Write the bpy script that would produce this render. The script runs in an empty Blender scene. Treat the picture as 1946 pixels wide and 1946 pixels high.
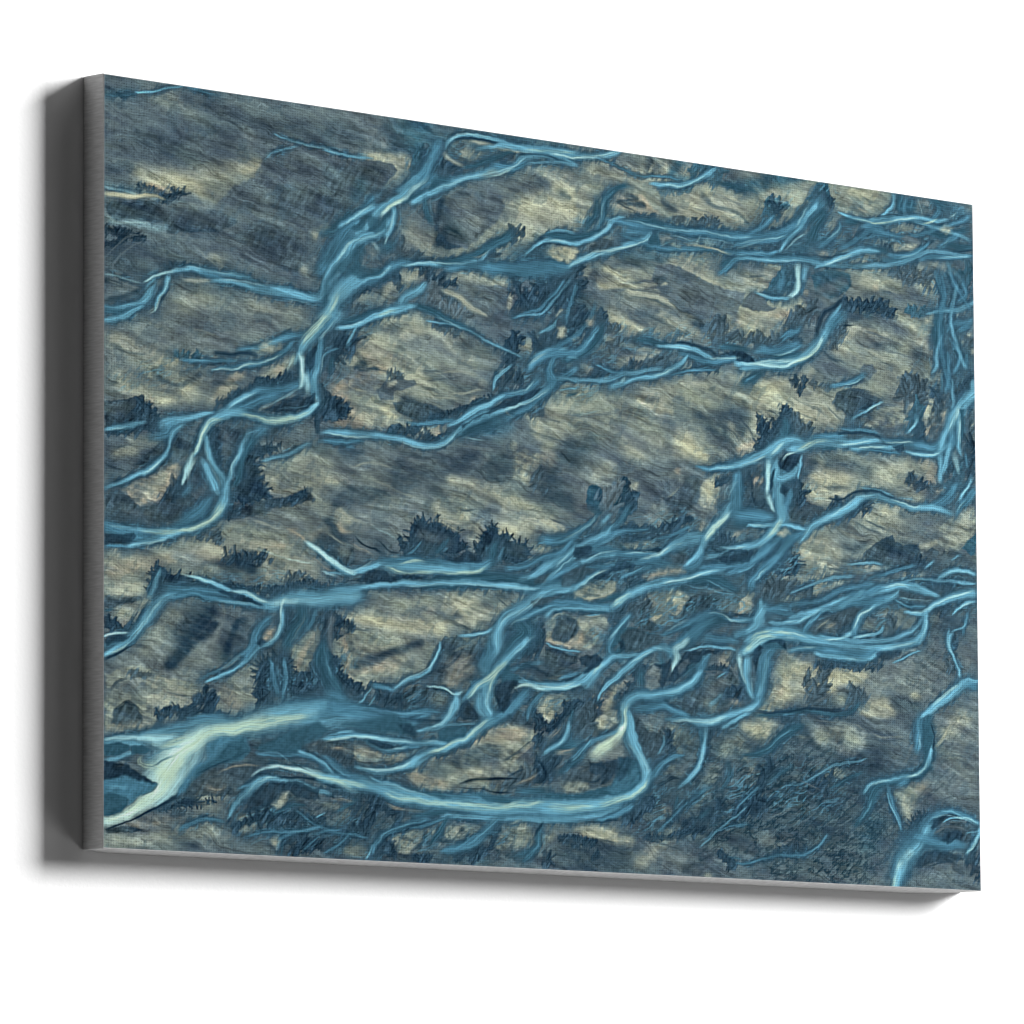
# A stretched canvas print (aerial picture of a braided glacier river) hanging on a white wall, seen from the lower left.
import bpy, math
import numpy as np
from mathutils import Matrix, Vector

scene = bpy.context.scene
col = scene.collection

# ---------------------------------------------------------------- measures (metres)
CW, CH, CT = 1.3454, 0.80, 0.032          # canvas width, height, depth
# front face in the plane y = 0 (x to the right, z up, top left corner at the origin); the wall is at y = CT

# ---------------------------------------------------------------- camera
yaw, pitch, roll = -0.7782, 1.6763, -0.0052
Rz = np.array([[math.cos(yaw), -math.sin(yaw), 0], [math.sin(yaw), math.cos(yaw), 0], [0, 0, 1]])
Rx = np.array([[1, 0, 0], [0, math.cos(pitch), -math.sin(pitch)], [0, math.sin(pitch), math.cos(pitch)]])
Rr = np.array([[math.cos(roll), -math.sin(roll), 0], [math.sin(roll), math.cos(roll), 0], [0, 0, 1]])
R = Rz @ Rx @ Rr
target = np.array([0.7356*CH, 0, -0.5172*CH])
eye = target+R[:, 2]*9.5894*CH
cam_data = bpy.data.cameras.new('camera')
cam_data.sensor_width = 36; cam_data.lens = 13431.0/1946*36
cam_data.clip_start = .1; cam_data.clip_end = 100
cam = bpy.data.objects.new('camera', cam_data); col.objects.link(cam)
M = Matrix([[*R[0], eye[0]], [*R[1], eye[1]], [*R[2], eye[2]], [0, 0, 0, 1]])
cam.matrix_world = M
scene.camera = cam

# ---------------------------------------------------------------- world, lamps, exposure
world = bpy.data.worlds.new('World'); scene.world = world; world.use_nodes = True
bg = world.node_tree.nodes['Background']
bg.inputs[0].default_value = (1, 1, 1, 1); bg.inputs[1].default_value = AMB = 0.05
centre = Vector((CW/2, 0, -CH/2))
def soft_box(name, azim, elev, dist, w, h, power):
    # azim: degrees to the right of the wall's normal; elev: degrees up
    a, e = math.radians(azim), math.radians(elev)
    d = Vector((math.sin(a)*math.cos(e), -math.cos(a)*math.cos(e), math.sin(e)))
    l = bpy.data.lights.new(name, 'AREA'); l.shape = 'RECTANGLE'; l.size = w; l.size_y = h; l.energy = power
    o = bpy.data.objects.new(name, l); col.objects.link(o)
    o.location = centre+d*dist
    o.rotation_euler = d.to_track_quat('Z', 'Y').to_euler()
    return o
soft_box('key_softbox', 65.8, 19.5, 12, 3.9, 4.8, 6000)
soft_box('top_softbox', 62, 52, 12, 7, 7, 380)
soft_box('fill_softbox', 70, -36, 10, 3, 4, 290)
vs = scene.view_settings
vs.view_transform = 'Standard'; vs.look = 'None'; vs.exposure = 0; vs.gamma = 1; vs.use_curve_mapping = False
scene.cycles.max_bounces = 6

# ---------------------------------------------------------------- materials
def mat(name):
    m = bpy.data.materials.new(name); m.use_nodes = True
    nt = m.node_tree
    return m, nt, nt.nodes['Principled BSDF']
def node(nt, kind, **kw):
    n = nt.nodes.new(kind)
    for k, v in kw.items(): setattr(n, k, v)
    return n
def math_node(nt, op, a, b=None):
    n = nt.nodes.new('ShaderNodeMath'); n.operation = op
    for i, v in enumerate((a, b)):
        if v is None: continue
        if isinstance(v, (int, float)): n.inputs[i].default_value = v
        else: nt.links.new(v, n.inputs[i])
    return n.outputs[0]

def wall_material():
    m, nt, b = mat('white_painted_wall')
    b.inputs['Base Color'].default_value = (.84, .84, .84, 1)
    b.inputs['Roughness'].default_value = .9
    b.inputs['Specular IOR Level'].default_value = .1
    tc = node(nt, 'ShaderNodeTexCoord')
    n = node(nt, 'ShaderNodeTexNoise'); n.inputs['Scale'].default_value = 260; n.inputs['Detail'].default_value = 4
    nt.links.new(tc.outputs['Object'], n.inputs['Vector'])
    bp = node(nt, 'ShaderNodeBump'); bp.inputs['Strength'].default_value = .12; bp.inputs['Distance'].default_value = .001
    nt.links.new(n.outputs['Fac'], bp.inputs['Height']); nt.links.new(bp.outputs['Normal'], b.inputs['Normal'])
    return m

def weave(nt, coord_x, coord_y, px, py):
    # little dark gaps between the threads of a plain-weave cloth: 0 thread, 1 gap
    cx = math_node(nt, 'COSINE', math_node(nt, 'MULTIPLY', coord_x, 2*math.pi/px))
    cy = math_node(nt, 'COSINE', math_node(nt, 'MULTIPLY', coord_y, 2*math.pi/py))
    hx = math_node(nt, 'MULTIPLY_ADD', cx, .5); nt.nodes[-1].inputs[2].default_value = .5
    hy = math_node(nt, 'MULTIPLY_ADD', cy, .5); nt.nodes[-1].inputs[2].default_value = .5
    g = math_node(nt, 'MULTIPLY', hx, hy)
    return math_node(nt, 'POWER', g, 1.6)

def print_material():
    m, nt, b = mat('printed_canvas')
    at = node(nt, 'ShaderNodeVertexColor', layer_name='picture')
    tc = node(nt, 'ShaderNodeTexCoord')
    # threads wander a little
    wn = node(nt, 'ShaderNodeTexNoise'); wn.inputs['Scale'].default_value = 35; wn.inputs['Detail'].default_value = 2
    nt.links.new(tc.outputs['Object'], wn.inputs['Vector'])
    sub = node(nt, 'ShaderNodeVectorMath', operation='SUBTRACT'); sub.inputs[1].default_value = (.5, .5, .5)
    nt.links.new(wn.outputs['Color'], sub.inputs[0])
    sc = node(nt, 'ShaderNodeVectorMath', operation='SCALE'); sc.inputs['Scale'].default_value = .0022
    nt.links.new(sub.outputs[0], sc.inputs[0])
    add = node(nt, 'ShaderNodeVectorMath', operation='ADD')
    nt.links.new(tc.outputs['Object'], add.inputs[0]); nt.links.new(sc.outputs[0], add.inputs[1])
    sep = node(nt, 'ShaderNodeSeparateXYZ'); nt.links.new(add.outputs[0], sep.inputs[0])
    g = weave(nt, sep.outputs['X'], sep.outputs['Z'], .00345, .0026)
    # gap strength varies from thread to thread
    v = node(nt, 'ShaderNodeTexNoise'); v.inputs['Scale'].default_value = 300; v.inputs['Detail'].default_value = 1
    nt.links.new(tc.outputs['Object'], v.inputs['Vector'])
    k = math_node(nt, 'MULTIPLY', g, math_node(nt, 'MULTIPLY_ADD', v.outputs['Fac'], 1.9))
    nt.nodes[-2].inputs[2].default_value = -.25
    k = math_node(nt, 'MULTIPLY', k, 1.0)
    k = math_node(nt, 'SUBTRACT', 1.12, math_node(nt, 'MAXIMUM', k, 0.0))
    mul = node(nt, 'ShaderNodeVectorMath', operation='SCALE')
    nt.links.new(at.outputs['Color'], mul.inputs[0]); nt.links.new(k, mul.inputs['Scale'])
    nt.links.new(mul.outputs[0], b.inputs['Base Color'])
    b.inputs['Roughness'].default_value = .85
    b.inputs['Specular IOR Level'].default_value = .0
    return m

def edge_material():
    m, nt, b = mat('bare_white_canvas')
    tc = node(nt, 'ShaderNodeTexCoord')
    mp = node(nt, 'ShaderNodeMapping'); mp.inputs['Scale'].default_value = (260, 60, 620)
    nt.links.new(tc.outputs['Object'], mp.inputs['Vector'])
    n = node(nt, 'ShaderNodeTexNoise'); n.inputs['Scale'].default_value = 1; n.inputs['Detail'].default_value = 2
    nt.links.new(mp.outputs['Vector'], n.inputs['Vector'])
    r = node(nt, 'ShaderNodeMapRange')
    r.inputs['From Min'].default_value = .3; r.inputs['From Max'].default_value = .7
    r.inputs['To Min'].default_value = EDGE*.84; r.inputs['To Max'].default_value = EDGE*1.1
    nt.links.new(n.outputs['Fac'], r.inputs['Value'])
    cmb = node(nt, 'ShaderNodeCombineColor')
    for i in range(3): nt.links.new(r.outputs['Result'], cmb.inputs[i])
    nt.links.new(cmb.outputs[0], b.inputs['Base Color'])
    b.inputs['Roughness'].default_value = .9; b.inputs['Specular IOR Level'].default_value = .1
    bp = node(nt, 'ShaderNodeBump'); bp.inputs['Strength'].default_value = .35; bp.inputs['Distance'].default_value = .0006
    nt.links.new(n.outputs['Fac'], bp.inputs['Height']); nt.links.new(bp.outputs['Normal'], b.inputs['Normal'])
    return m
EDGE = .52

def mesh_object(name, verts, faces, material, parent=None, smooth=False):
    me = bpy.data.meshes.new(name); me.from_pydata(verts, [], faces); me.update()
    if smooth: me.polygons.foreach_set('use_smooth', [True]*len(me.polygons))
    me.materials.append(material)
    o = bpy.data.objects.new(name, me); col.objects.link(o)
    if parent: o.parent = parent
    return o

# ---------------------------------------------------------------- wall
wall = mesh_object('wall', [(-7, CT, -5), (9, CT, -5), (9, CT, 5), (-7, CT, 5), (-7, CT+.1, -5), (9, CT+.1, -5), (9, CT+.1, 5), (-7, CT+.1, 5)],
                   [(0, 1, 2, 3), (7, 6, 5, 4), (0, 4, 5, 1), (1, 5, 6, 2), (2, 6, 7, 3), (3, 7, 4, 0)], wall_material())
wall['kind'] = 'structure'

# ---------------------------------------------------------------- print painter
PAL = dict(K=(16,34,48), N=(38,59,74), D=(60,79,89), S=(83,99,106), G=(103,117,118), M=(122,133,123),
           L=(144,152,137), Y=(159,163,139), P=(152,147,128), B=(70,117,138), C=(98,156,178), T=(52,88,104),
           W=(144,190,196), H=(176,212,204), E=(180,204,176))
def _tab(seed):
    return np.random.RandomState(seed).rand(256, 256).astype(np.float32)
_T = {}
def vnoise(x, y, seed=0):
    if seed not in _T: _T[seed] = _tab(seed)
    t = _T[seed]
    xi = np.floor(x); yi = np.floor(y)
    fx = (x - xi).astype(np.float32); fy = (y - yi).astype(np.float32)
    fx = fx*fx*fx*(fx*(fx*6-15)+10); fy = fy*fy*fy*(fy*(fy*6-15)+10)
    a = xi.astype(np.int64) & 255; b = yi.astype(np.int64) & 255
    a1 = (a+1) & 255; b1 = (b+1) & 255
    top = t[b, a]*(1-fx) + t[b, a1]*fx
    bot = t[b1, a]*(1-fx) + t[b1, a1]*fx
    return (top*(1-fy) + bot*fy)*2-1
def fbm(x, y, seed=0, octs=4, gain=.5):
    s = 0; a = 1; n = 0
    for k in range(octs):
        s = s + a*vnoise(x*2**k+17.3*k, y*2**k+5.1*k, seed+k); n += a; a *= gain
    return s/n
def sstep(a, b, x):
    t = np.clip((x-a)/(b-a), 0, 1)
    return t*t*(3-2*t)
def catmull(P, step=5.0):
    P = np.array(P, float)
    if len(P) == 1: P = np.vstack([P, P+[[.5, 0, 0]]])
    Q = np.vstack([2*P[0]-P[1], P, 2*P[-1]-P[-2]])
    out = []
    for i in range(1, len(Q)-2):
        p0, p1, p2, p3 = Q[i-1:i+3]
        n = max(1, int(np.hypot(*(p2-p1)[:2])/step))
        for k in range(n):
            t = k/n
            out.append(.5*((2*p1)+(-p0+p2)*t+(2*p0-5*p1+4*p2-p3)*t*t+(-p0+3*p1-3*p2+p3)*t**3))
    out.append(Q[-2])
    return np.array(out)

def P_w(pts):
    return max(p[2] for p in pts)

def blur(im, r):
    for ax in (0, 1):
        for _ in range(2):
            k = int(r)
            p = np.concatenate([np.repeat(np.take(im, [0], ax), k+1, ax), im, np.repeat(np.take(im, [-1], ax), k, ax)], ax)
            c = np.cumsum(p, ax, dtype=np.float64)
            n = im.shape[ax]
            im = ((np.take(c, range(2*k+1, 2*k+1+n), ax)-np.take(c, range(0, n), ax))/(2*k+1)).astype(np.float32)
    return im

class Painter:
    def __init__(s, x0, y0, nx, ny, sx, sy, shear=0.):
        s.x0, s.y0, s.sx, s.sy, s.nx, s.ny = x0, y0, sx, sy, nx, ny
        gx, gy = np.meshgrid(x0+np.arange(nx)*sx, y0+np.arange(ny)*sy)
        X0, Y0 = gx, gy; s.shear = shear
        gy = gy+shear*gx
        s.gx = gx.astype(np.float32); s.gy = gy.astype(np.float32)
        # gentle domain warp: every stroke is drawn through it, so that no edge is a clean curve
        wx = 4.5*fbm(gx/46, gy/46, 1, 2)+1.3*fbm(gx/10, gy/10, 5, 2)
        wy = 4.5*fbm(gx/46, gy/46, 9, 2)+1.3*fbm(gx/10, gy/10, 13, 2)
        s.X = (X0+wx).astype(np.float32); s.Y = (Y0+wy).astype(np.float32)
        # tongues pointing up and a little right, used for ragged banks
        u = s.gx*.9+s.gy*.42; v = -s.gx*.42+s.gy*.9
        s.tongue = (vnoise(u/5.5, v/26, 21)*.6+vnoise(u/2.8, v/12, 23)*.4).astype(np.float32)
        s.rag = (fbm(s.gx/11, s.gy/11, 31, 3)).astype(np.float32)
        u = s.gx*.93+s.gy*.36; v = -s.gx*.36+s.gy*.93
        s.streak = (vnoise(u/60, v/7, 41)*.5+vnoise(u/30, v/3.2, 43)*.5).astype(np.float32)
        s.img = np.zeros((ny, nx, 3), np.float32); s.img[:] = np.array(PAL['S'])/255.
        s.wet = np.zeros((ny, nx), np.float32)      # 1 where water was painted
    def win(s, xa, ya, xb, yb):
        i0 = max(0, int((xa-s.x0)/s.sx)); i1 = min(s.nx, int((xb-s.x0)/s.sx)+2)
        j0 = max(0, int((ya-s.y0)/s.sy)); j1 = min(s.ny, int((yb-s.y0)/s.sy)+2)
        if i1 <= i0 or j1 <= j0: return None
        return slice(j0, j1), slice(i0, i1)
    def line(s, pts, grow, reach=1.0):
        P = catmull(pts); m = (P[:, 2].max()*reach+grow)+8
        w = s.win(P[:, 0].min()-m, P[:, 1].min()-m, P[:, 0].max()+m, P[:, 1].max()+m)
        if w is None: return None
        X = s.X[w]; Y = s.Y[w]
        K = np.full(X.shape, 9., np.float32); A = np.zeros_like(K); O = np.zeros_like(K); R = np.full(X.shape, 1., np.float32)
        al = 0.; oj, oi = w[0].start, w[1].start
        for a, b in zip(P[:-1], P[1:]):
            d = b[:2]-a[:2]; L = max(1e-3, float(np.hypot(*d)))
            mm = (max(a[2], b[2])*reach+grow)*1.05+8
            v = s.win(min(a[0], b[0])-mm, min(a[1], b[1])-mm, max(a[0], b[0])+mm, max(a[1], b[1])+mm)
            if v is not None:
                v = (slice(max(0, v[0].start-oj), v[0].stop-oj), slice(max(0, v[1].start-oi), v[1].stop-oi))
                x = X[v]-a[0]; y = Y[v]-a[1]
                t = np.clip((x*d[0]+y*d[1])/(L*L), 0, 1)
                ox = x-d[0]*t; oy = y-d[1]*t
                r = np.maximum(.4, a[2]+(b[2]-a[2])*t)
                dist = np.sqrt(ox*ox+oy*oy); k = dist/(r+grow)
                better = k < K[v]
                K[v] = np.where(better, k, K[v]); A[v] = np.where(better, al+t*L, A[v])
                O[v] = np.where(better, (x*d[1]-y*d[0])/L, O[v]); R[v] = np.where(better, r, R[v])
            al += L
        return w, K, A, O, R, al
    def mix(s, w, col, a):
        s.img[w] = s.img[w]*(1-a[..., None])+col*a[..., None]
    def glow(s, c, al, pts):
        r = s.line(pts, 0, 1.7)
        if r is None: return
        w, K, A, O, R, L = r
        a = np.exp(-K**2.6*1.05)*al*sstep(1.7, 1.2, K)
        a = a*np.clip(1+.3*s.streak[w]+.3*s.rag[w], 0, 1.3)
        s.mix(w, np.array(PAL[c])/255., np.clip(a, 0, 1))
    def poly(s, c, al, fe, ra, pts, streak=.5):
        P = np.array(pts, float); m = fe+ra+6
        w = s.win(P[:, 0].min()-m, P[:, 1].min()-m, P[:, 0].max()+m, P[:, 1].max()+m)
        if w is None: return
        X = s.X[w]; Y = s.Y[w]
        D = np.full(X.shape, 1e9, np.float32); ins = np.zeros(X.shape, bool)
        for a, b in zip(P, np.roll(P, -1, 0)):
            d = b-a; L2 = max(1e-6, d@d)
            x = X-a[0]; y = Y-a[1]
            t = np.clip((x*d[0]+y*d[1])/L2, 0, 1)
            D = np.minimum(D, (x-d[0]*t)**2+(y-d[1]*t)**2)
            if a[1] != b[1]:
                ins ^= ((a[1] > Y) != (b[1] > Y)) & (X < d[0]*(Y-a[1])/d[1]+a[0])
        D = np.sqrt(D)*np.where(ins, 1, -1)+ra*(s.rag[w]*.9+s.tongue[w]*.8)
        if c in 'LYPMG':
            fe = fe*2+3; al = al*np.clip(.80+.8*s.rag[w]+.35*s.streak[w], .15, 1)
        a = sstep(-fe*.5-.6, fe*.5+.6, D)*al
        v = 1+(.02 if c in 'TB' else .12)*s.streak[w]*streak*2+.05*s.rag[w]+(.24 if c in 'ND' else .05)*(s.tongue[w]+.5*s.rag[w])
        s.mix(w, (np.array(PAL[c])/255.)*v[..., None], np.clip(a, 0, 1))
    def bank(s, c, al, pts, teeth=1.25):
        r = s.line(pts, 4.5, 1.9)
        if r is None: return
        w, K, A, O, R, L = r
        th = 1+teeth*(s.tongue[w]*.75+s.rag[w]*.35)
        a = sstep(1.05, .55, K/np.maximum(th, .25))*al*np.clip(.88+.45*s.rag[w]+.3*s.tongue[w], .35, 1)
        t = s.tongue[w]+.6*s.rag[w]
        v = (1+.28*t)[..., None]
        q = (.5*sstep(.15, .8, t))[..., None]
        base = np.array(PAL[c])/255.
        s.mix(w, base*v*(1-q)+np.array((78, 112, 132))/255.*q, np.clip(a, 0, 1))
    def rim(s, c, pts):
        # lobes round the outline of a dark patch
        P = np.array(pts, float); n = len(P); cen = P.mean(0)
        rs = np.random.RandomState(int(abs(P[0, 0]*13+P[0, 1]*7)) % 100000)
        for i in range(n):
            a, b = P[i], P[(i+1) % n]; d = b-a; L = np.hypot(*d)
            if L < 2: continue
            nr = np.array((d[1], -d[0]))/L
            if nr @ ((a+b)/2-cen) < 0: nr = -nr
            for k in range(int(L/5)):
                q = a+d*rs.rand()
                up = 1 if nr[1] < .2 else .45
                ln = (4+8*rs.rand())*up
                v = nr*ln+np.array((.35, -.5))*ln*.5
                s.fringe(c, .9, [(*(q-nr*ln*.8), 4.6), (*(q-nr*ln*.8+v*.3), 4.6)], 1, math.atan2(v[1], v[0]), ln*1.7)
    def fringe(s, c, al, pts, reps=2, ang=None, length=None):
        # leaf-like lobes growing up out of a dark bank
        wd = P_w(pts)
        if wd < 4.5: return
        P = catmull(pts, max(4.5, wd*.55)) if ang is None else np.array(pts[:1], float)
        rs = np.random.RandomState(int(abs(pts[0][0]*13+pts[0][1]*7)) % 100000)
        for k, p in enumerate(P):
            for q in range(reps):
                if ang is None and rs.rand() < .25: continue
                f = (k+.5)/len(P)-.5
                a = math.radians(-66+f*50+rs.normal()*24)
                if q: a += math.pi*(rs.rand() < .3)
                ln = p[2]*(1.0+.9*rs.rand())+2
                if ang is not None: a, ln = ang+rs.normal()*.3, length
                b = a+rs.normal()*.35
                x0, y0 = p[0]+rs.normal()*p[2]*.25, p[1]+rs.normal()*p[2]*.25
                x1, y1 = x0+math.cos(a)*ln*.55, y0+math.sin(a)*ln*.55
                x2, y2 = x1+math.cos(b)*ln*.55, y1+math.sin(b)*ln*.55
                wl = min(3.8, p[2]*.27)+.7
                r = s.line([(x0, y0, wl*.7), (x1, y1, wl*1.15), (x2, y2, wl*.9)], 0, 1.3)
                if r is None: continue
                w, K, A, O, R, L = r
                m = sstep(1.25, .55, K+.2*s.rag[w])*al*.8*sstep(-4, ln*.5, A)
                base = np.array(PAL[c])/255.*(1+.35*(rs.rand()-.5))
                side = (1+.30*np.clip(O/np.maximum(R, .5), -1, 1))[..., None]
                s.mix(w, base*side, m)
                v = np.exp(-(O/.8)**2)*sstep(ln*.95, ln*.4, A)*m*.4
                s.mix(w, np.array((84, 124, 142))/255., v)
    def halo(s, pts):
        # wet ground beside a channel: a broad blue tint, then a dark ragged rim
        if P_w(pts) > 3.5:
            r = s.line(pts, 16, 1.5)
            if r is not None:
                w, K, A, O, R, L = r
                a = np.exp(-(K*1.2)**2)*.36*np.clip(1+.7*s.tongue[w]+.5*s.rag[w], .2, 1.5)*sstep(1.5, 1.0, K)
                s.mix(w, np.array((64, 92, 106))/255., a)
        r = s.line(pts, 5.5, 1.5)
        if r is None: return
        w, K, A, O, R, L = r
        th = 1+.85*(s.tongue[w]*.8+s.rag[w]*.5)
        e = np.clip(np.minimum(A, L-A)/25, .25, 1)
        a = sstep(1.15, .35, K/np.maximum(th, .3))*.6*e
        s.mix(w, (np.array((38, 62, 78))/255.)*(1+.3*s.tongue[w])[..., None], a)
        # side threads running along the channel
        sd = int(abs(pts[0][0]*3+pts[0][1]*5)) % 83
        q = vnoise(A/24+sd, O/4.2+.6*s.rag[w], 57)
        f = np.clip(1-np.abs(q)*4.5, 0, 1)*sstep(1.35, .8, K)*sstep(0, 20, A)*sstep(0, 20, L-A)*.5
        s.mix(w, np.array((82, 138, 162))/255., f*np.clip(.6+vnoise(A/15, O/9+sd, 59), 0, 1))
    def channel(s, c, al, pts, core=True):
        r = s.line(pts, 0, 1.4)
        if r is None: return
        w, K, A, O, R, L = r
        sd = int(abs(pts[0][0]*7+pts[0][1]*3)) % 97
        fl = vnoise(A/38+sd, O/2.3, 51)*.6+vnoise(A/70+sd, O/5.2, 53)*.4
        fl2 = vnoise(A/22+sd, O/1.4, 55)
        wd = P_w(pts)
        e = sstep(-.5*wd-3, 7, A)*sstep(-.5*wd-3, 7, L-A)
        a = np.exp(-(np.clip(K+.2*fl+.14*s.rag[w]+.1*s.tongue[w], 0, 9)/.92)**2.6)*sstep(1.4, 1.15, K)*e*(al if al > 0 else 1)
        col = np.array(PAL[c])/255.
        deep = np.array((48, 80, 98))/255.
        sh = sstep(.25, 1.1, K+.45*fl+.25*fl2*.5)*(.62 if c in 'BCW' else .25)
        cc = col*(1-sh[..., None])+deep*sh[..., None]
        along = vnoise(A/45+sd, O/14, 58)
        v = (1+.15*fl+.08*fl2)*(1+.13*along-(.05 if c in 'CW' else 0))
        a = a*np.clip(1.0+.25*along+.15*fl, .45, 1)
        s.mix(w, np.clip(cc*v[..., None], 0, 1), np.clip(a, 0, 1))
        s.wet[w] = np.maximum(s.wet[w], a)
    def thin(s, c, al, pts):
        r = s.line(pts, .35, 1.4)
        if r is None: return
        w, K, A, O, R, L = r
        sd = int(abs(pts[0][0]*5+pts[0][1]*11)) % 89
        fl = vnoise(A/26+sd, O/1.6, 61)
        e = sstep(-2, 22, A)*sstep(-2, 22, L-A)
        a = sstep(1.35, .0, K)*e*al*np.clip(.75+.7*fl, 0, 1)*(.68 if c in 'EHWC' else .9)
        s.mix(w, np.array(PAL[c])/255., np.clip(a, 0, 1))
    def run(s, prims):
        # prims: (type, colour, numbers..., points) in drawing order
        for p in prims:
            if p[0] == 'b': s.glow(p[1], p[2], p[3])
        for p in prims:
            if p[0] == 'g': s.glow(p[1], p[2], p[3])
            if p[0] == 'p': s.poly(p[1], p[2], p[3], p[4], p[5])
        s.sand()
        for p in prims:
            if p[0] == 'k': s.crackle(p[2], p[3])
        for p in prims:
            if p[0] == 'p' and p[1] == 'N': s.rim('N', p[5])
        for p in prims:
            if p[0] == 'n': s.network(p[1], p[2], p[3])
        for p in prims:
            if p[0] == 'd':
                s.bank(p[1], p[2], p[3]); s.fringe(p[1], p[2], p[3])
        for p in prims:
            if p[0] == 'c' and p[1] in 'BCWT': s.halo(p[3])
        for p in prims:
            if p[0] == 'c': s.channel(p[1], p[2], p[3])
        for p in prims:
            if p[0] == 'i': s.poly(p[1], p[2]*(.82 if p[1] in 'ND' else 1), p[3]*1.6+1, p[4], p[5])
        for p in prims:
            if p[0] == 'h': s.thin(p[1], p[2], p[3])
        s.finish()
    def crackle(s, al, pts):
        # ground cut up by small dendritic rills
        r = s.line(pts, 0, 1.7)
        if r is None: return
        w, K, A, O, R, L = r
        a = np.exp(-K**2.6*1.05)*al*sstep(1.7, 1.2, K)
        u = s.X[w]*.8-s.gy[w]*.6; v = s.X[w]*.6+s.gy[w]*.8
        q = fbm(u/36, v/17, 101, 4, .66)
        r1 = np.clip(1-np.abs(q)*5.5, 0, 1)
        r2 = np.clip(1-np.abs(fbm(u/26+9, v/12, 107, 3, .62))*5, 0, 1)
        c = s.img[w]
        dark = np.array((24, 48, 62))/255.; lite = np.array((104, 128, 134))/255.
        k = np.clip(r1*.5, 0, 1)[..., None]*a[..., None]
        c = c*(1-k)+dark*k
        k = np.clip(r2*.35*(q > 0), 0, 1)[..., None]*a[..., None]
        s.img[w] = c*(1-k)+lite*k
    def network(s, ang, al, pts):
        # a tangle of small braided channels running one way
        r = s.line(pts, 0, 1.7)
        if r is None: return
        w, K, A, O, R, L = r
        m = np.exp(-K**2.6*1.05)*al*sstep(1.7, 1.2, K)
        t = math.radians(dict(A=-28, B=-78, C=-8, D=-50)[ang])
        X = s.X[w]; Y = s.gy[w]
        u = X*math.cos(t)+Y*math.sin(t); v = -X*math.sin(t)+Y*math.cos(t)
        wv = 7*fbm(u/38, v/24, 111, 2)
        q = fbm(u/46, (v+wv)/11, 113, 3, .55)
        body = sstep(-.05, .28, fbm(u/60, (v+wv)/26, 117, 3)+.3*s.tongue[w])*m
        s.mix(w, (np.array((52, 76, 88))/255.)*(1+.3*s.tongue[w]+.2*q)[..., None], np.clip(body*.75, 0, 1))
        ln = np.clip(1-np.abs(q)*7.5, 0, 1)*np.clip(.35+1.6*fbm(u/30, v/30, 119, 2)+.6*body, 0, 1)*m
        s.mix(w, np.array((90, 150, 174))/255., np.clip(ln*.85, 0, 1))
        q2 = fbm(u/30+5, (v+wv)/7, 121, 3, .55)
        ln = np.clip(1-np.abs(q2)*8, 0, 1)*np.clip(body*1.2, 0, 1)
        s.mix(w, np.array((66, 120, 148))/255., np.clip(ln*.6, 0, 1))
    def sand(s):
        gx, gy = s.X, s.Y+s.shear*s.X
        u = gx*.91+gy*.41; v = -gx*.41+gy*.91
        wv = 5*fbm(gx/40, gy/40, 71, 2)
        wv = wv*2.2
        a = vnoise(u/62, (v+wv)/9, 73); b = vnoise(u/24, (v+wv)/2.6, 75)
        r = 1-np.abs(vnoise(u/30, (v+wv)/9, 77))*2
        m = .65*a+.16*b+.25*r
        k = .5+.5*fbm(gx/90, gy/90, 79, 2)
        s.img *= (1+.19*m*(.4+1.0*k))[..., None]
        t = fbm((gx*.91+gy*.41)/48, (-gx*.41+gy*.91)/19, 81, 4, .6)
        s.img *= (1+.17*t)[..., None]
        s.img += np.clip(t, -.6, .8)[..., None]*np.array([.035, .032, .0])
        # crisp fine furrows
        fr = np.clip(1-np.abs(vnoise(u/46, (v+wv)/3.4, 87))*5, 0, 1)*np.clip(.2+1.5*vnoise(u/40, v/16, 89), 0, 1)
        s.img *= (1-.20*fr)[..., None]
        fr = np.clip(1-np.abs(vnoise(u/40+7, (v+wv)/3.8, 88))*5, 0, 1)*np.clip(.1+1.5*vnoise(u/44, v/18, 90), 0, 1)
        s.img *= (1+.13*fr)[..., None]
        # ragged dark tongues here and there
        q = sstep(.18, .42, fbm(gx/30+3, gy/24, 83, 3)+.35*s.tongue)*.2
        s.img = s.img*(1-q[..., None])+np.array((50, 76, 92))/255.*q[..., None]
    def finish(s):
        g = fbm(s.gx/4.5, s.gy/3.6, 91, 3); t = s.tongue
        dry = 1-.75*s.wet
        s.img *= (1+(.07*g+.02*t)*dry)[..., None]
        r = 1-np.abs(fbm(s.gx/13+.4*t, s.gy/9, 95, 3))*2.6
        s.img *= (1-.12*np.clip(r-.45, 0, 1)*dry)[..., None]
        # local contrast, as in the strongly processed picture
        px = s.sx
        lum = s.img.mean(-1, keepdims=True)
        s.img += (s.img-blur(s.img, 1.5/px))*.8
        s.img += (lum-blur(lum, 6/px))*.28
        m = s.img.mean(-1, keepdims=True)
        s.img = (s.img-.40)*1.16+.42
        g = s.img.mean(-1, keepdims=True); s.img = g+(s.img-g)*.93
        s.img = np.clip(s.img, .03, .92)


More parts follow.
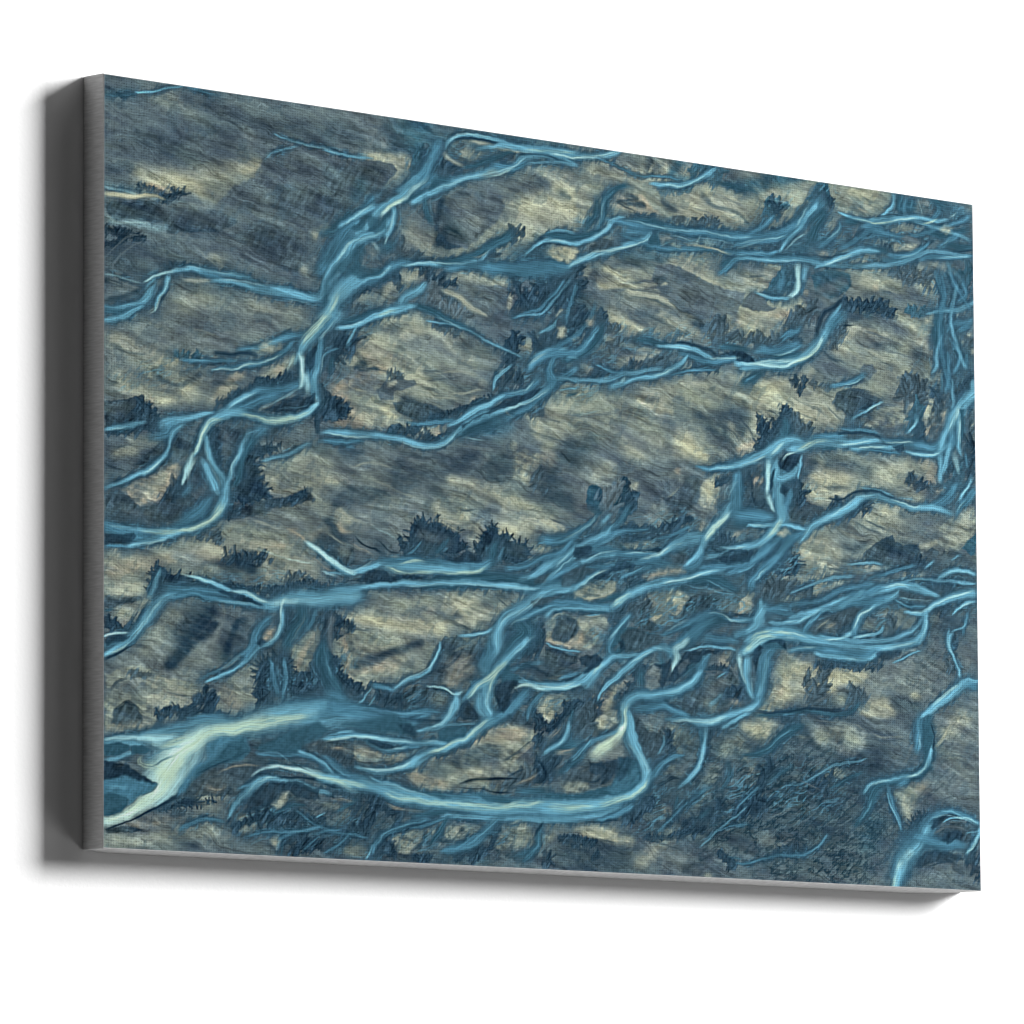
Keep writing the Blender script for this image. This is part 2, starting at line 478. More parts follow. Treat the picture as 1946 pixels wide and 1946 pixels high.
# ---------------------------------------------------------------- the picture, stroke by stroke
# one line per stroke: kind + colour, strength (edge softness, raggedness for outlines) : x,y,half-width ...
# in units of 1/1650 of the width and 1/1390 of the height of the print
STROKES = '''
bS 1:195,31,164.7 60,124,138.8
bS 1:333,132,119.4 287,236,94.9
bS .8:37,319,115.1 150,327,93.3
gD .5:15,310,36.7 93,316,39.4 127,331,27.9
gD .5:218,234,37.7 298,259,35.6 321,292,30.9
gD .45:127,114,21 60,105,18.5 150,135,16.4
gD .35:172,59,28.2 264,54,26.1 380,56,24
gG .6:100,29,30.3 150,43,18.7
gM .45:113,32,18.6
gG .35:15,50,34.6 15,88,13.8
gG .3:380,9,28.8
gT .5:6,34,13.8 48,28,9.3
gS .9:252,100,23.7 195,104,14.1
gG .7:248,79,21.3
gM .6:71,183,27.8 172,163,28.1 252,131,21.3
gL .8:66,178,20.8 150,166,18.7 241,136,16.5
gY .8:87,185,13.9 141,177,14 168,188,14
gP .8:82,193,8.8 109,196,7
gY .75:264,127,11.8 241,145,7.1
gM .7:184,197,18.8 218,173,16.5 252,151,7.1
pS .9 7.1 3.3:273,114 294,103 380,95 435,89 434,225 392,229 333,266 356,282 347,325 298,337 218,282 184,221 218,180 264,149
pD .45 19.0 9.5:287,163 380,144 415,169 392,214 333,217 264,195
pD .5 14.2 7.1:264,227 333,242 356,280 333,317 287,297 218,260
gG .35:275,189,9.5
gM .5:195,307,14.1
gL .35:186,306,9.4 202,320,4.7
gW .3:3,200,8 49,205,6.9 82,207,3.5
cY 0:2,219,6 37,214,5.5 78,210,4.2 104,214,2.3
cW .4:2,205,3.7 22,206,3.2 55,209,2.3
dN .55:57,196,4.2 75,199,4.2 93,203,4.6
dN .7:104,214,6 118,202,9.3 129,198,7.9
gY .8:109,197,4.6
gW .35:89,218,6.5 131,217,7
pD .95 3.2 1.8:3,243 13,232 37,224 93,218 195,220 229,234 195,261 104,276 100,257 37,259 20,266 6,256
gS .6:104,233,18.6 195,237,21.1
gD .7:20,243,13.8 71,250,11.6
gG .5:172,218,7 104,223,5.8
gW .4:15,267,9.2 49,267,9.2 100,265,8.1
cH .35:2,255,4.1 11,263,4.6 26,268,3.2 71,262,2.3
cL .25:2,276,3.7 13,277,3.2
gS .5:100,286,13.9
cS .8:14,351,1.4 20,336,2.3 42,311,2.3 64,294,1.4
cS .7:6,330,1.1 37,293,1.8 60,285,1.2
dK .5:3,283,5.5 26,287,5.1 64,289,2.8
dK .5:3,309,3.2 26,299,2.8 46,291,1.4
gK .3:26,339,13.8 71,352,11.6
bM .5:150,395,46.6 241,400,47.1 310,403,47.5
gL .4:168,373,23.4 138,413,14
gL .4:259,385,14.2 333,383,9.5
gD .4:150,361,14 229,370,14.1
gS .7:26,380,18.4 60,383,13.8
gK .45:4,371,4.6 31,377,4.6
gK .5:4,409,6 33,400,6 60,385,3.7
cW .5:1,360,3.2 18,360,3.2 37,364,2.8 62,369,2.3
cG .6:6,371,1.8 31,377,2.3 60,378,1.4
cC 1:1,419,4.6 22,421,6 53,412,6.9 75,395,10.2 82,375,10.6 87,358,4.6
cB 1:1,426,6.9 38,426,7.8 66,410,5.5
cC 1:2,448,6.9 33,434,7.8 66,413,5.5
cW .9:69,367,2.3 87,354,3.2 111,347,4.6 127,338,4.7
cC 1:113,352,5.6 104,377,5.1 93,397,3.7 89,417,2.3
hH .7:113,354,1.9 106,377,2.1 96,397,2.1 89,417,1.9 75,428,1.4
hE .6:73,426,1.6 89,412,1.9 96,404,0.9
iD .7 1.8 1.4:78,371 91,359 89,369 80,378 73,386 60,397
cC 1:118,344,4.6 145,334,6.5 172,335,8.4 206,337,8.4 252,338,6.1
cB .9:163,336,4.7 218,342,5.6 264,344,4.7 287,353,2.8
hW .6:127,335,1.4 150,331,1.6 195,332,1.2 229,334,0.7
cL .6:136,356,3.3 154,353,5.1 181,347,3.7
cC 1:184,347,4.7 218,347,6.6 254,352,8.5 287,355,9.5 321,358,10.9 347,359,8.6 366,357,9.6
hW .7:184,345,1.4 218,344,1.9 252,345,1.9 287,348,0.9
hW .5:305,370,1.4 333,370,1.9 361,367,1.9
iD .7 1.9 1.4:188,337 218,338 264,341 289,343 259,348 218,345
dN .6:113,340,6 138,329,4.7
hL .6:155,291,1.6 172,305,1.6 195,321,1.6
hG .6:147,280,1.2 154,288,1.2
hM .5:163,318,1.2 179,323,1.2
hL .5:264,327,1.9 277,334,1.9
hM .5:241,318,1.4 264,331,1.4
cC 1:53,23,2.3 78,17,2.8 104,8,2.3 134,-1,2.3
hW .5:60,22,1.2 86,14,1.4
cB .5:1,38,4.1 26,35,3.2 57,24,1.9
cB .5:136,-1,4.7 168,4,3.3 195,7,1.9
hK .5:145,98,0.9 165,106,1.2
hG .5:100,118,0.9 127,133,1.2
hK .5:184,36,1.6 195,36,1.2
hW .4:207,39,1.2 211,41,1.2
hG .5:186,84,0.9 202,90,0.9
hW .4:150,20,1.6 168,22,1.2
hK .4:355,13,1 371,23,1.2
hK .4:264,204,1.9 273,205,1.4
cC .6:292,62,1.9 310,71,2.4 333,75,3.3 368,77,3.4 404,81,2.9 435,82,2.4
cC .5:278,115,1.7 287,104,2.1 303,95,2.4 333,83,1.9
hW .5:310,76,1.2 357,78,1.4 415,85,1.4
hL .5:366,87,2.4 404,89,1.9
gW .35:285,105,5.7
cT .8:380,235,9.6 403,227,12 435,190,9.7
gL .9:368,242,12 385,232,9.6 401,227,4.8
dS .7:380,247,9.6 394,238,3.8
gD .5:380,272,19.2 375,309,14.4
gL .6:347,308,9.5
gG .3:366,271,12 356,304,9.6
bS 1:425,39,72.5 521,37,73.2
bT .7:545,28,49 569,49,39.3 691,11,12.4 815,2,15.1
gB .35:581,40,29.5 557,14,24.5
gG .5:426,4,19.3 473,14,12.1
gG .6:478,43,19.4 492,54,9.7
gD .5:402,38,24.1 449,55,14.5
gN .5:492,66,7.3 511,61,4.9
gL .9:437,84,7.3 485,79,12.2 525,76,12.2
gY .6:501,77,8.5 449,81,4.4
cC .8:378,84,2.9 402,83,3.4 437,83,2.9 468,82,1.9
gM 1:525,86,14.6 511,108,19.5
pL .9 1.9 1.9:492,78 542,73 540,89 535,99 516,122 496,137 485,134 489,121 504,101 504,86
hD .6:523,98,2.9 506,116,1.9
pS 1 2.4 1.4:378,95 480,85 504,89 511,100 497,117 482,139 470,141 463,162 449,179 401,222 378,226
pD .6 14.4 4.8:378,108 473,94 492,103 473,136 425,199 378,218
gL .9:385,232,12 397,233,7.2
gT .5:449,134,14.5 439,160,12.1
bM .9:641,244,24.7 580,252,14.7
gL .9:764,138,62.6 827,104,50.5 802,70,25.2
bM 1:641,206,74.1 739,167,74.9 814,131,75.6
gL .7:739,142,30 789,147,30.1 690,212,29.8
gY .4:752,135,20 827,135,15.1 790,46,15.1
gS .9:727,83,20 678,106,24.8 789,84,15.1
gS .5:765,68,7.5 802,103,7.6 847,116,7.6
gG .8:544,182,24.4 532,209,24.4 551,231,19.6
gL .5:530,212,17.1 575,230,14.7
pS .95 6.4 2.5:583,144 617,122 666,112 703,117 715,135 697,173 665,203 641,226 604,234 583,229 581,217 588,204 579,180
gS .7:678,138,32.3 702,160,14.9
gD .8:593,148,12.3 605,174,14.8 617,199,17.2 604,224,14.8
gK .4:593,138,5.9 585,226,7.4 607,193,9.8 636,207,9.9
gG .6:636,152,17.3 653,134,12.4 641,169,12.4
gM .5:661,173,14.9
gD .5:666,127,9.9
gD .7:819,95,10.1 827,104,7.6
pM 1 2.0 2.0:605,51 617,24 642,16 666,17 728,28 730,37 686,57 642,63 617,64
gD .7:630,30,7.4 610,51,5.9 620,59,4.4
gL .6:642,48,7.4 661,38,5 691,23,5
cL .7:600,54,4.9 612,63,4.9 632,72,4.4
cL .8:647,20,3.5 681,25,6 715,27,3.5 740,28,2
gP .8:632,82,6.4
cC 1:599,45,3.4 605,31,5.4 625,16,4.9 654,9,4.5 691,12,6.5 740,18,7.5 790,18,8.6 848,14,7.6
hH .6:600,39,1.5 622,14,2 649,8,2 691,11,2
hE .7:740,22,2 790,19,2.5 848,13,2.5
hH .5:703,19,1.7 740,26,2 777,24,2
cN .8:615,25,2.5 637,15,3.5 666,16,3 701,17,2.5
cD .7:612,50,3.5 642,61,4.5 678,58,4
cT .9:634,74,3 666,60,5 691,48,6.5 715,32,4.5 728,29,3
iN .6 2.0 2.0:700,47 715,35 733,29 728,43 715,52 703,54
cC 1:848,35,5.1 815,25,9.1 777,28,10.1 747,40,10 728,60,9 691,69,10.9 654,87,10.9 617,104,9.9 588,119,8.4 568,137,4.9
cB .9:691,58,6.5 728,60,6.5 752,47,4
hW .8:573,131,1.5 593,117,2.5 629,100,2.5 661,85,3 715,65,2 740,49,2 755,34,1
hH .8:678,85,1.2 715,70,2 735,54,1.5
cN .7:740,33,2 777,26,3 815,32,2.5
cC .6:755,49,4 815,37,4 848,37,5.1
iM .6 3.0 2.0:666,82 691,71 715,70 678,85
dD .9:564,87,12.3 576,66,14.7 593,63,14.8 607,81,9.9
dN .7:593,88,14.8 607,78,14.8 622,79,5.9
dT .9:544,100,9.8 547,80,10.8 554,54,6.4
dN .5:559,78,5.9 559,51,3.4
hD .7:561,85,4.9 576,61,4.4
hN .5:542,96,3.4 542,76,3.4
cT .9:605,101,7.4 581,105,7.4 564,110,9.8
cB 1:583,99,9.8 564,112,14.7 544,125,14.7 520,136,10.7
cC .9:554,104,8.8 535,122,9.8 511,137,6.3
cC 1:566,102,4.9 544,125,9.8 520,146,8.8 496,164,8.3 477,184,8.2
cW 1:569,97,3.4 559,116,4.9 542,130,5.9 525,148,7.3 506,165,6.3 487,186,5.8
hE .9:530,142,2.4 516,157,3.9 501,171,4.4 484,188,2.4
hH .8:566,102,2 554,116,2
iT .8 2.9 1.5:568,129 576,106 583,102 590,113 576,126 554,141 525,158 520,156 544,140
iD .7 2.9 2.4:468,144 477,137 492,140 513,142 496,162 477,165
cB 1:482,144,5.8 468,161,9.7 451,183,9.7
cC 1:477,170,9.7 456,183,7.3 435,200,7.2 409,221,4.8
hW .8:475,162,2.4 456,180,2.9 437,198,2.4 413,221,1.9
cB 1:446,201,4.8 425,224,12 408,251,14.4 392,278,16.8 378,304,14.4
cC 1:511,172,4.4 506,195,5.4 491,217,6.8 460,234,8.2 432,247,9.6 413,267,9.6 397,289,8.2 385,315,6.2 378,341,4.8
hW .9:511,175,1.5 507,195,1.9 494,219,1.9
hH .6:487,218,1.5 460,236,2.4 437,244,2.4 415,262,2.9 399,289,2.4
cB 1:472,197,5.8 461,214,5.8 446,233,5.8
iT .75 3.4 2.2:444,204 456,187 470,185 480,196 484,196 499,184 496,209 477,224 465,221 461,199 453,222 437,225 427,221
cC 1:461,204,2.9 458,219,3.4 456,229,2.9
hW .6:475,172,3.4 482,186,2.9 489,188,1.5
iT .7 4.8 1.9:399,296 408,280 425,263 453,245 453,257 446,282 456,286 479,285 494,288 477,303 448,314 425,305 406,303 392,322 385,352 378,365 378,348 392,314
cB .8:439,264,3.4 437,289,7.2 425,307,12
cW .5:470,242,4.8 479,253,7.3
cT .9:489,247,12.1 503,238,9.7
dD .9:510,244,14.6 530,251,9.8 568,254,3.4
dN .5:482,283,7.3 496,278,9.7
iG .8 2.4 1.9:458,251 472,244 479,258 467,270
cW .7:496,197,1.9 494,227,2.2 489,240,1.7
cB 1:544,264,4.9 520,270,10.7 501,282,12.1 484,297,12.1 460,313,12.1 425,322,16.8 401,343,16.8
cC 1:501,280,4.9 482,300,6.3 460,310,6.3 425,334,12 396,363,14.4 378,390,14.4
cW 1:415,333,12 399,358,12 385,381,9.6 378,395,9.6
hE .9:411,341,3.8 396,363,5.8 382,387,6.2
hW .7:510,271,1.9 494,288,2.4 472,306,2.2
dN .85:510,296,5.8 479,310,6.3 448,334,6.3 422,354,4.3 413,370,5.8
cC 1:520,275,4.4 556,265,5.9 592,263,7.4 629,258,7.4 660,251,5.9
cC .8:665,248,5 690,219,6 719,198,5
hW .8:520,276,1.9 556,264,2.2 592,260,2.2 641,259,2
hL .7:641,246,2 660,243,2.5 687,227,1.7
cT 1:592,263,7.4 641,246,7.4 678,224,8.9 702,208,9.9 724,189,8.5
dN .8:722,195,10 739,187,7.5
dN .6:578,260,2.9 616,252,3.9 660,253,3.5
dN .6:677,249,7.4 695,234,6
cB .8:604,271,7.4 677,259,9.9 739,253,15 789,256,17.6
gT .9:739,230,20 789,216,25.1 814,245,20.1 776,195,12.5
cN .7:774,193,3 789,183,3.5 814,174,3 847,180,3.5
cC .9:749,224,3 774,203,5 799,189,5 829,187,5 847,187,4
cC .7:789,180,2 814,172,3 847,172,3
cN .6:774,208,2 801,195,3 847,198,4
iL 1 1.5 2.0:794,213 809,200 847,198 847,218 831,228 811,228
hD .8:819,204,3.5 824,221,3
cC 1:847,226,5.1 829,238,5 809,241,5
hW .8:847,226,2 829,236,2.5
cB .6:734,233,2.5 776,230,2
gL .9:529,296,14.6 553,285,9.8
pY .7 4.9 2.4:515,288 544,279 553,283 553,295 529,306
gL .9:616,282,12.3 665,280,12.4 714,281,12.4
pM .9 2.4 2.4:436,345 472,328 510,306 544,311 520,329 503,349 472,360 436,358
gD .6:479,332,14.5
gL .8:448,354,9.7 477,352,4.8 503,312,7.3
dN .9:563,281,14.7 575,297,14.7 592,285,5.9
dN .8:510,301,4.4 515,323,3.9
dS .9:575,315,14.7 558,329,14.7
cC 1:561,304,4.9 549,318,9.8 529,333,9.7 515,350,8.8
dD .7:592,317,4.9 616,334,5.9
cL .9:592,312,4.9 628,325,8.9 652,344,6.9 677,349,3.5
hY .5:602,316,2.5 631,327,3.4 648,345,2.5
pS 1 2.5 1.5:648,325 660,298 689,290 721,293 729,299 719,316 714,337 665,343 640,331
gL .9:721,303,4 719,326,5.5
hK 1:713,340,3 722,343,3.5
dN .9:616,297,4.9 599,302,4.9
dS .9:580,354,9.8 616,359,9.8 648,355,7.4
gG .6:436,365,14.5 496,360,14.6
dD .7:415,370,7.2 448,376,5.8
cT .9:408,396,5.8 448,385,7.2 477,367,7.3
cC 1:401,406,4.8 436,399,6.3 467,381,7.3 496,365,9.7 524,356,9.7 548,350,6.3
cC .9:436,402,2.9 424,428,3.4 420,436,2.4
hE .7:467,381,1.9 491,368,3.4 515,358,3.9
hW .7:403,406,1.9 434,397,2.4 458,389,2.4
cT 1:548,350,7.3 580,359,7.3 604,371,7.4 640,381,7.4
hW .7:577,364,1.5 604,373,2 640,391,1.5
bM .9:496,424,48.5 591,424,61.2
gD .5:496,409,21.8 543,415,14.6
gL .9:477,389,12.1 520,374,12.2 567,388,12.2 460,436,19.3
gL .7:543,383,9.8 604,405,17.2 664,408,14.8 640,431,14.8
gG .6:616,394,14.7
dD .8:587,385,6.4 616,396,3.9
gS .8:677,376,37.1 714,384,24.8
gG .5:647,400,9.9 689,395,9.9
dN 1:723,413,12.4 728,390,10
dN .9:736,298,15 753,321,17.5
dN .9:773,283,15 793,306,15.1 831,281,20.2
dN .8:738,333,17.5 788,299,22.6 826,277,22.7
cB .9:724,348,3 751,334,3.5 776,321,4 798,295,4 813,278,3
cB .9:768,340,3.5 801,305,3
bS 1:775,364,32.5 825,345,30.2
gN .5:813,334,25.1 833,306,20.2
gL .9:813,331,7.5 826,322,7.6
iL .9 2.0 2.0:818,356 825,358 820,378 805,378
gL .9:748,397,10
cC .9:773,372,4 793,357,4 810,339,2
dN .8:775,402,15 825,383,15.1
cC .9:760,424,5 788,405,7.5 825,396,4
dN .9:392,432,21.6 406,442,21.6 391,461,14.4
gL .6:420,409,7.2
bM 1:838,90,75.8 1016,77,77.3 1172,106,65.5 1225,33,52.8
bM 1:1014,257,90 1144,266,78.2 1223,307,52.6
bS .8:836,293,45.4 836,407,62.9 962,404,51.1
bT .5:1172,145,31.4 1264,132,39.7
gL .8:888,39,20.3 965,38,18 1016,56,10.3
gG .7:803,64,15.1 875,61,12.7 952,9,12.8
gL .6:813,55,15.1 901,55,15.3 939,57,15.3
gS .7:965,15,10.3 952,6,7.7
gD .6:988,27,10.3 993,8,7.7
gG .7:888,59,7.6 919,65,7.7
gL .8:825,120,20.2 857,135,15.2 812,152,20.1
gY .5:802,120,17.6 837,138,10.1 825,79,15.1
gD .5:820,97,10.1 832,101,6.1
gG .7:850,118,6.1 875,125,5.1
gY .6:845,160,7.6
pL 1 1.5 2.1:988,29 998,12 1016,2 1032,7 1032,20 1016,46 1000,49
gD .6:1006,16,6.7 995,33,4.6
gM .5:1016,25,7.7
gT .8:1047,2,12.9 1032,33,7.7 1063,31,13
gL .9:1060,19,10.4
dT .9:1086,9,13 1073,17,7.8 1107,1,10.4
dT .9:1115,21,18.2 1128,8,10.4
cC 1:1120,2,2.6 1102,18,5.7 1073,35,6.2 1042,48,5.7 1011,54,5.2 990,52,3.1
hH .6:1102,18,1.6 1073,36,1.8 1042,50,2.1 1008,53,1.8
dT .6:1016,61,5.2 1068,51,5.2
gT .8:1226,7,21.1 1279,4,15.9 1146,37,13.1
cT .8:1125,32,5.2 1159,35,6.3 1199,40,3.7
hW .5:1204,40,1.6 1231,51,2.1 1279,54,1.6
gL .8:1067,82,31.1 1133,86,31.3 1172,106,15.7
gY .5:1151,54,13.1 1107,43,10.4 1067,100,15.5 1140,95,10.4
gD .6:1094,58,7.8 1117,78,5.2 1159,87,5.2 1185,102,4.2
hG .8:1088,71,2.1 1120,82,2.3 1151,93,2.1
hG .8:1133,91,2.1 1167,107,2.6 1188,114,2.1
hG .8:1067,85,1.6 1101,93,2.1 1132,112,2.1
hG .7:1115,47,2.1 1146,63,2.1 1188,78,1.6
hY .6:1172,90,2.1 1193,103,2.1
gM .9:1238,71,26.4 1265,88,15.9
dT 1:1225,72,13.2 1241,62,10.6 1236,81,13.2
cB .9:1236,81,6.3 1212,106,5.8 1182,128,5.2
pP .9 2.0 2.0:913,102 934,83 977,80 990,96 1015,113 995,118 964,120 939,113 921,113
gD .8:949,86,7.7 964,89,5.1 931,102,3.6 977,98,6.2
gD .7:1018,81,6.7 1028,95,10.3 1039,99,6.2
hD .9:980,72,2.1 1003,77,2.6
hN .8:923,100,1.8 939,106,2 969,114,1.8
hY .6:969,86,2.1 977,95,2.1
iD .95 1.0 1.3:1030,121 1036,111 1057,107 1063,111 1059,122 1041,126
hK .5:1031,123,1.5 1046,126,1.6 1062,120,1.3
hG .4:1039,117,1.5 1054,114,1.6
dD .9:1075,125,6.7 1101,116,7.8 1117,116,6.3 1103,131,6.8
dN .7:954,124,4.1 982,123,5.1 995,118,3.6
cT 1:944,64,6.1 921,78,6.6 906,98,8.7 898,129,8.6 888,154,6.1
cB 1:921,80,4.1 903,103,5.1 898,129,5.1 885,157,5.1
cT .8:890,100,5.1 883,127,6.1 867,154,6.6 860,170,4.1
hW .6:906,93,1.8 895,125,2 893,145,2
hP .7:893,135,2.5 882,157,2
cT 1:787,183,5 824,180,6.6 862,175,6.1 893,161,5.1
dN .8:792,177,3 819,179,3 847,187,4
cC 1:787,196,3.5 817,189,5 842,191,5.6 872,181,6.6 903,159,6.6 918,139,6.6 938,129,4.1
hH .7:787,197,1.5 812,187,1.8 837,191,1.5
hW .8:872,181,2 900,160,2.5 913,140,2.5 938,128,1.5
cB .9:928,140,5.1 964,133,7.7 1002,135,7.7 1041,140,8.3 1093,138,8.8 1145,136,9.4 1185,130,8.9
cT 1:964,130,7.7 1002,130,7.7 1020,138,5.2
cB .8:938,154,6.6 969,150,8.7 989,150,7.7
gB .6:1054,149,15.5 1106,146,13 1145,154,10.4
hW .7:928,138,1.3 964,133,1.8 1002,138,2.1 1041,140,2.1 1093,135,1.8 1145,136,2.1 1198,128,1.8
hW .5:1028,147,1.5 1067,154,2.1 1119,147,1.6 1158,147,1.8
cC 1:989,150,5.1 974,165,9.2 943,179,7.7 907,197,8.6 875,212,11.2 849,225,7.6 829,238,4.5
hH .8:989,155,1.5 964,174,2 925,189,2.5 882,203,3 849,225,3 829,238,2
hW .7:869,220,2 913,194,2
iD .95 1.3 2.0:870,195 900,172 920,172 938,180 913,189 892,202 870,205
iT .95 2.1 2.1:984,158 1007,147 1010,162 994,170 984,168
iG .9 2.1 2.1:1007,152 1031,147 1040,156 1015,167
cT 1:1038,156,3.6 1010,167,6.2 979,179,6.7
cC .6:1025,163,1.3 1002,174,1.5
gL .9:802,217,15.1 824,219,15.1
iY .9 1.5 2.0:797,212 802,201 817,199 849,207 844,216 827,230 802,224
hD .9:812,200,4 814,215,4.5 822,224,3
cB 1:787,241,10 812,235,7.5 829,241,4
dN .9:801,262,20.1 824,249,15.1 847,243,10.1
gM .8:900,195,7.6 938,203,15.3
gT .6:1015,180,20.6 1041,192,12.9 938,198,15.3
gD .6:963,210,12.8 1002,210,15.4
gL .9:1030,170,7.7 1080,168,5.2 1132,169,6.3
hY .8:1028,168,3.1 1049,172,3.6 1054,179,2.1
hY .8:1067,165,2.1 1103,165,2.6 1156,168,2.6
gL .9:1041,202,20.6 1092,216,23.4 1118,230,10.4
gM .6:1093,182,15.6
pS .95 3.6 2.0:907,271 938,249 989,242 1002,207 1028,204 1079,222 1118,235 1158,238 1176,243 1157,290 1118,295 1092,303 1053,293 1014,272 963,266 912,278
gL .8:907,235,15.3 943,241,15.3 892,263,12.7
gY .6:905,233,6.1 935,249,5.1 894,270,5.1 1017,244,5.1
gD .5:917,226,7.6 963,212,10.2
iD .9 2.1 2.1:991,237 1007,228 1022,233 1014,244 1004,253 994,247
hG .7:976,203,3.1 1015,208,3.1 1066,224,2.1
gL .9:948,271,7.7 989,265,7.7 1019,277,5.1
cL .8:948,273,2 978,272,3.1 1009,278,3.1 1035,287,2.6
hD .7:937,285,2.5 973,278,2.6 1004,284,2.6 1040,297,2.1
cS .7:948,266,2 989,263,2.6 1027,276,2.6 1053,288,2.6
gL .9:917,326,20.3 950,342,20.4 1001,348,12.8
gY .6:907,324,7.6 937,331,7.6 962,345,10.2
gG .8:927,294,15.3 988,311,23.1 963,325,7.7
gS .7:1027,306,20.6 950,316,6.1 983,333,5.1
gL .6:1040,325,12.9 1014,308,7.7 1078,326,7.8 1047,350,6.2
hL .7:993,306,2.6 1027,319,2.6 1065,338,2.6
hD .6:963,304,2.6 1001,320,3.1 1034,331,2.6
gD .9:1079,310,18.1 1107,317,15.6 1126,304,10.4
dD .9:1125,315,15.6 1117,336,15.6 1144,338,10.4
gS .9:1157,298,13.1
gL .9:1210,226,15.8 1184,216,10.5 1224,180,21.1
pY .9 2.6 2.1:1198,173 1224,172 1275,170 1275,181 1251,189 1224,182
gG .8:1158,209,15.7 1197,196,15.7
gD .6:1171,200,10.5 1208,182,7.9
hD .7:1150,208,2.6 1187,208,2.6 1224,200,2.6
hL .7:1166,221,2.6 1197,222,3.1 1234,215,2.6
cT 1:1132,195,7.8 1145,183,6.8 1166,174,4.2
cB 1:1124,211,4.2 1142,196,5.2 1158,178,5.2 1187,172,4.2
hW .5:1132,202,1.6 1150,182,1.6
dT 1:1253,204,15.8 1269,192,13.2 1240,224,13.2 1224,232,7.9
gB .6:1256,220,15.8
hK .8:1197,233,2.1 1208,236,2.1
hH .5:1187,231,1.6 1202,242,2.1 1229,244,1.8
cW 1:1281,174,4.8 1281,201,6.4 1277,227,7.4 1263,240,4.8
cC .8:1194,242,2.6 1224,245,3.7 1263,242,4.2
iD .8 1.6 2.1:1168,260 1186,242 1210,249 1218,261 1237,264 1223,274 1197,277 1170,270
gY 1:1234,254,13.2 1263,247,13.2
gL 1:1250,273,21.1 1183,292,15.7 1210,309,15.7
gP .8:1263,274,13.2 1165,307,10.4
gY .9:1175,295,7.8 1196,321,10.5 1183,312,7.9
gG .7:1210,299,15.8 1244,305,10.5
hD .8:1175,319,2.4 1183,319,1.8
dD .9:1268,286,10.6 1260,300,6.3
dD .8:1196,337,7.9 1249,335,15.8 1223,339,13.1
gS .8:1249,322,15.8 1276,314,13.2
cB .9:1249,330,3.7 1268,310,5.3 1285,294,4.8
dN .9:1276,324,13.2 1268,317,5.3
gS .9:937,374,25.5 899,374,20.3 1001,361,15.4
gL .7:896,364,6.1 983,379,6.1 1001,384,6.2 931,410,10.2
dD .8:904,348,9.1 922,345,5.1
dD .8:906,375,10.2 927,368,7.6
cT .9:962,361,6.1 1001,364,7.7 1026,368,7.7
cC 1:1001,369,3.6 1034,367,6.2 1065,368,7.2 1091,373,6.7 1112,378,5.2
hW .8:1008,368,1.5 1039,367,2.1 1073,373,2.1
cN .8:1034,359,2.1 1070,360,3.6 1104,364,4.1 1120,372,2.1
cB 1:1044,379,5.2 1078,385,6.7 1117,383,6.2 1170,371,7.8 1196,373,5.2
cC 1:1284,362,10.6 1249,372,13.2 1209,382,10.5 1169,392,5.2
hH .9:1096,379,1.6 1138,376,2.6 1170,370,1.6
hH .8:1185,380,2.1 1222,373,4.2 1284,361,3.7
iN .95 1.3 1.6:1135,368 1154,359 1180,360 1193,368 1196,376 1183,376 1164,369
cT 1:1125,356,5.2 1157,352,7.8 1185,354,6.3
cB .9:1207,346,7.9 1236,353,7.9 1262,347,6.3 1285,328,5.3
hW .8:1228,359,1.6 1260,350,1.8 1284,331,1.9
dN .7:1257,355,7.9 1276,350,7.9
dN .7:947,419,7.6 962,409,6.1
dD .9:1065,381,12.9 1073,391,12.9 1091,394,7.8
gM .9:1083,418,20.7 1117,411,15.6
gL .9:1169,387,13.1 1201,396,15.7 1169,415,20.9
gY .6:1156,388,6.8
dN .8:1112,399,10.4 1086,394,10.4
cC 1:1060,382,2.6 1042,402,5.7 1018,418,6.2 993,431,6.1 962,435,5.6 941,445,5.1 911,456,7.6
hH .8:1039,405,2.1 1013,421,2.6 993,431,2
cB .9:1117,398,2.6 1086,405,3.6 1060,413,3.1 1029,422,2.1
cB .8:881,419,2 906,429,3.6 936,433,3.6
dN .8:881,442,15.2 906,439,10.1 926,434,5.1
cW .7:941,437,3.1 931,446,4.1
gL .8:868,428,10.1 858,424,6.6
gS .9:835,445,20.1
cT 1:896,341,6.1 886,365,10.1 868,388,11.1 843,408,8.6 818,419,6
cB 1:886,347,4.6 868,375,6.6 853,395,7.6 826,416,6
hC .8:886,350,2 868,377,2.3 836,409,2.3
cB 1:823,408,3.5 801,416,5 793,437,6.5 793,471,8.5
hW .5:796,419,2 790,445,2.3
dN .9:813,442,10 818,424,6
dN .8:801,396,10 826,380,6.5
cB .8:786,410,5 806,398,4 821,386,2.5
gN .7:811,296,22.6 836,275,20.2 861,315,15.2 836,356,15.1
dN .9:801,297,15.1 824,269,15.1 851,273,10.1
dN .8:851,329,10.1 861,343,12.6 831,352,7.6
dN .7:894,334,7.6 891,319,6.1
gS .8:872,263,12.7 879,300,15.2
gL .6:869,238,7.6 862,257,4
cB .8:786,307,3.5 806,289,3 824,262,3
cB .8:846,269,3.5 836,306,4 828,342,4
cC .9:786,363,6 801,353,5 806,345,2.5
hL .7:816,323,4 834,324,5
iL .8 2.0 2.0:808,357 821,353 821,373 808,377
iP .8 2.0 2.0:866,337 879,325 874,346 866,350
iL .8 2.5 2.0:836,376 846,373 841,383
bM 1:1267,22,39.7 1429,25,40.4
bM 1:1455,180,80.9 1510,213,67.8 1426,356,80.5
bM .9:1263,454,65.9 1398,425,53.5
bS .6:1608,120,41.2 1607,200,41.1 1620,332,54.8
bS .8:1318,343,39.8 1371,389,40
gT .7:1254,11,21.2 1308,0,16
gL .7:1321,1,8 1240,39,15.8 1280,49,10.6
gM .8:1272,68,21.2 1240,91,13.2
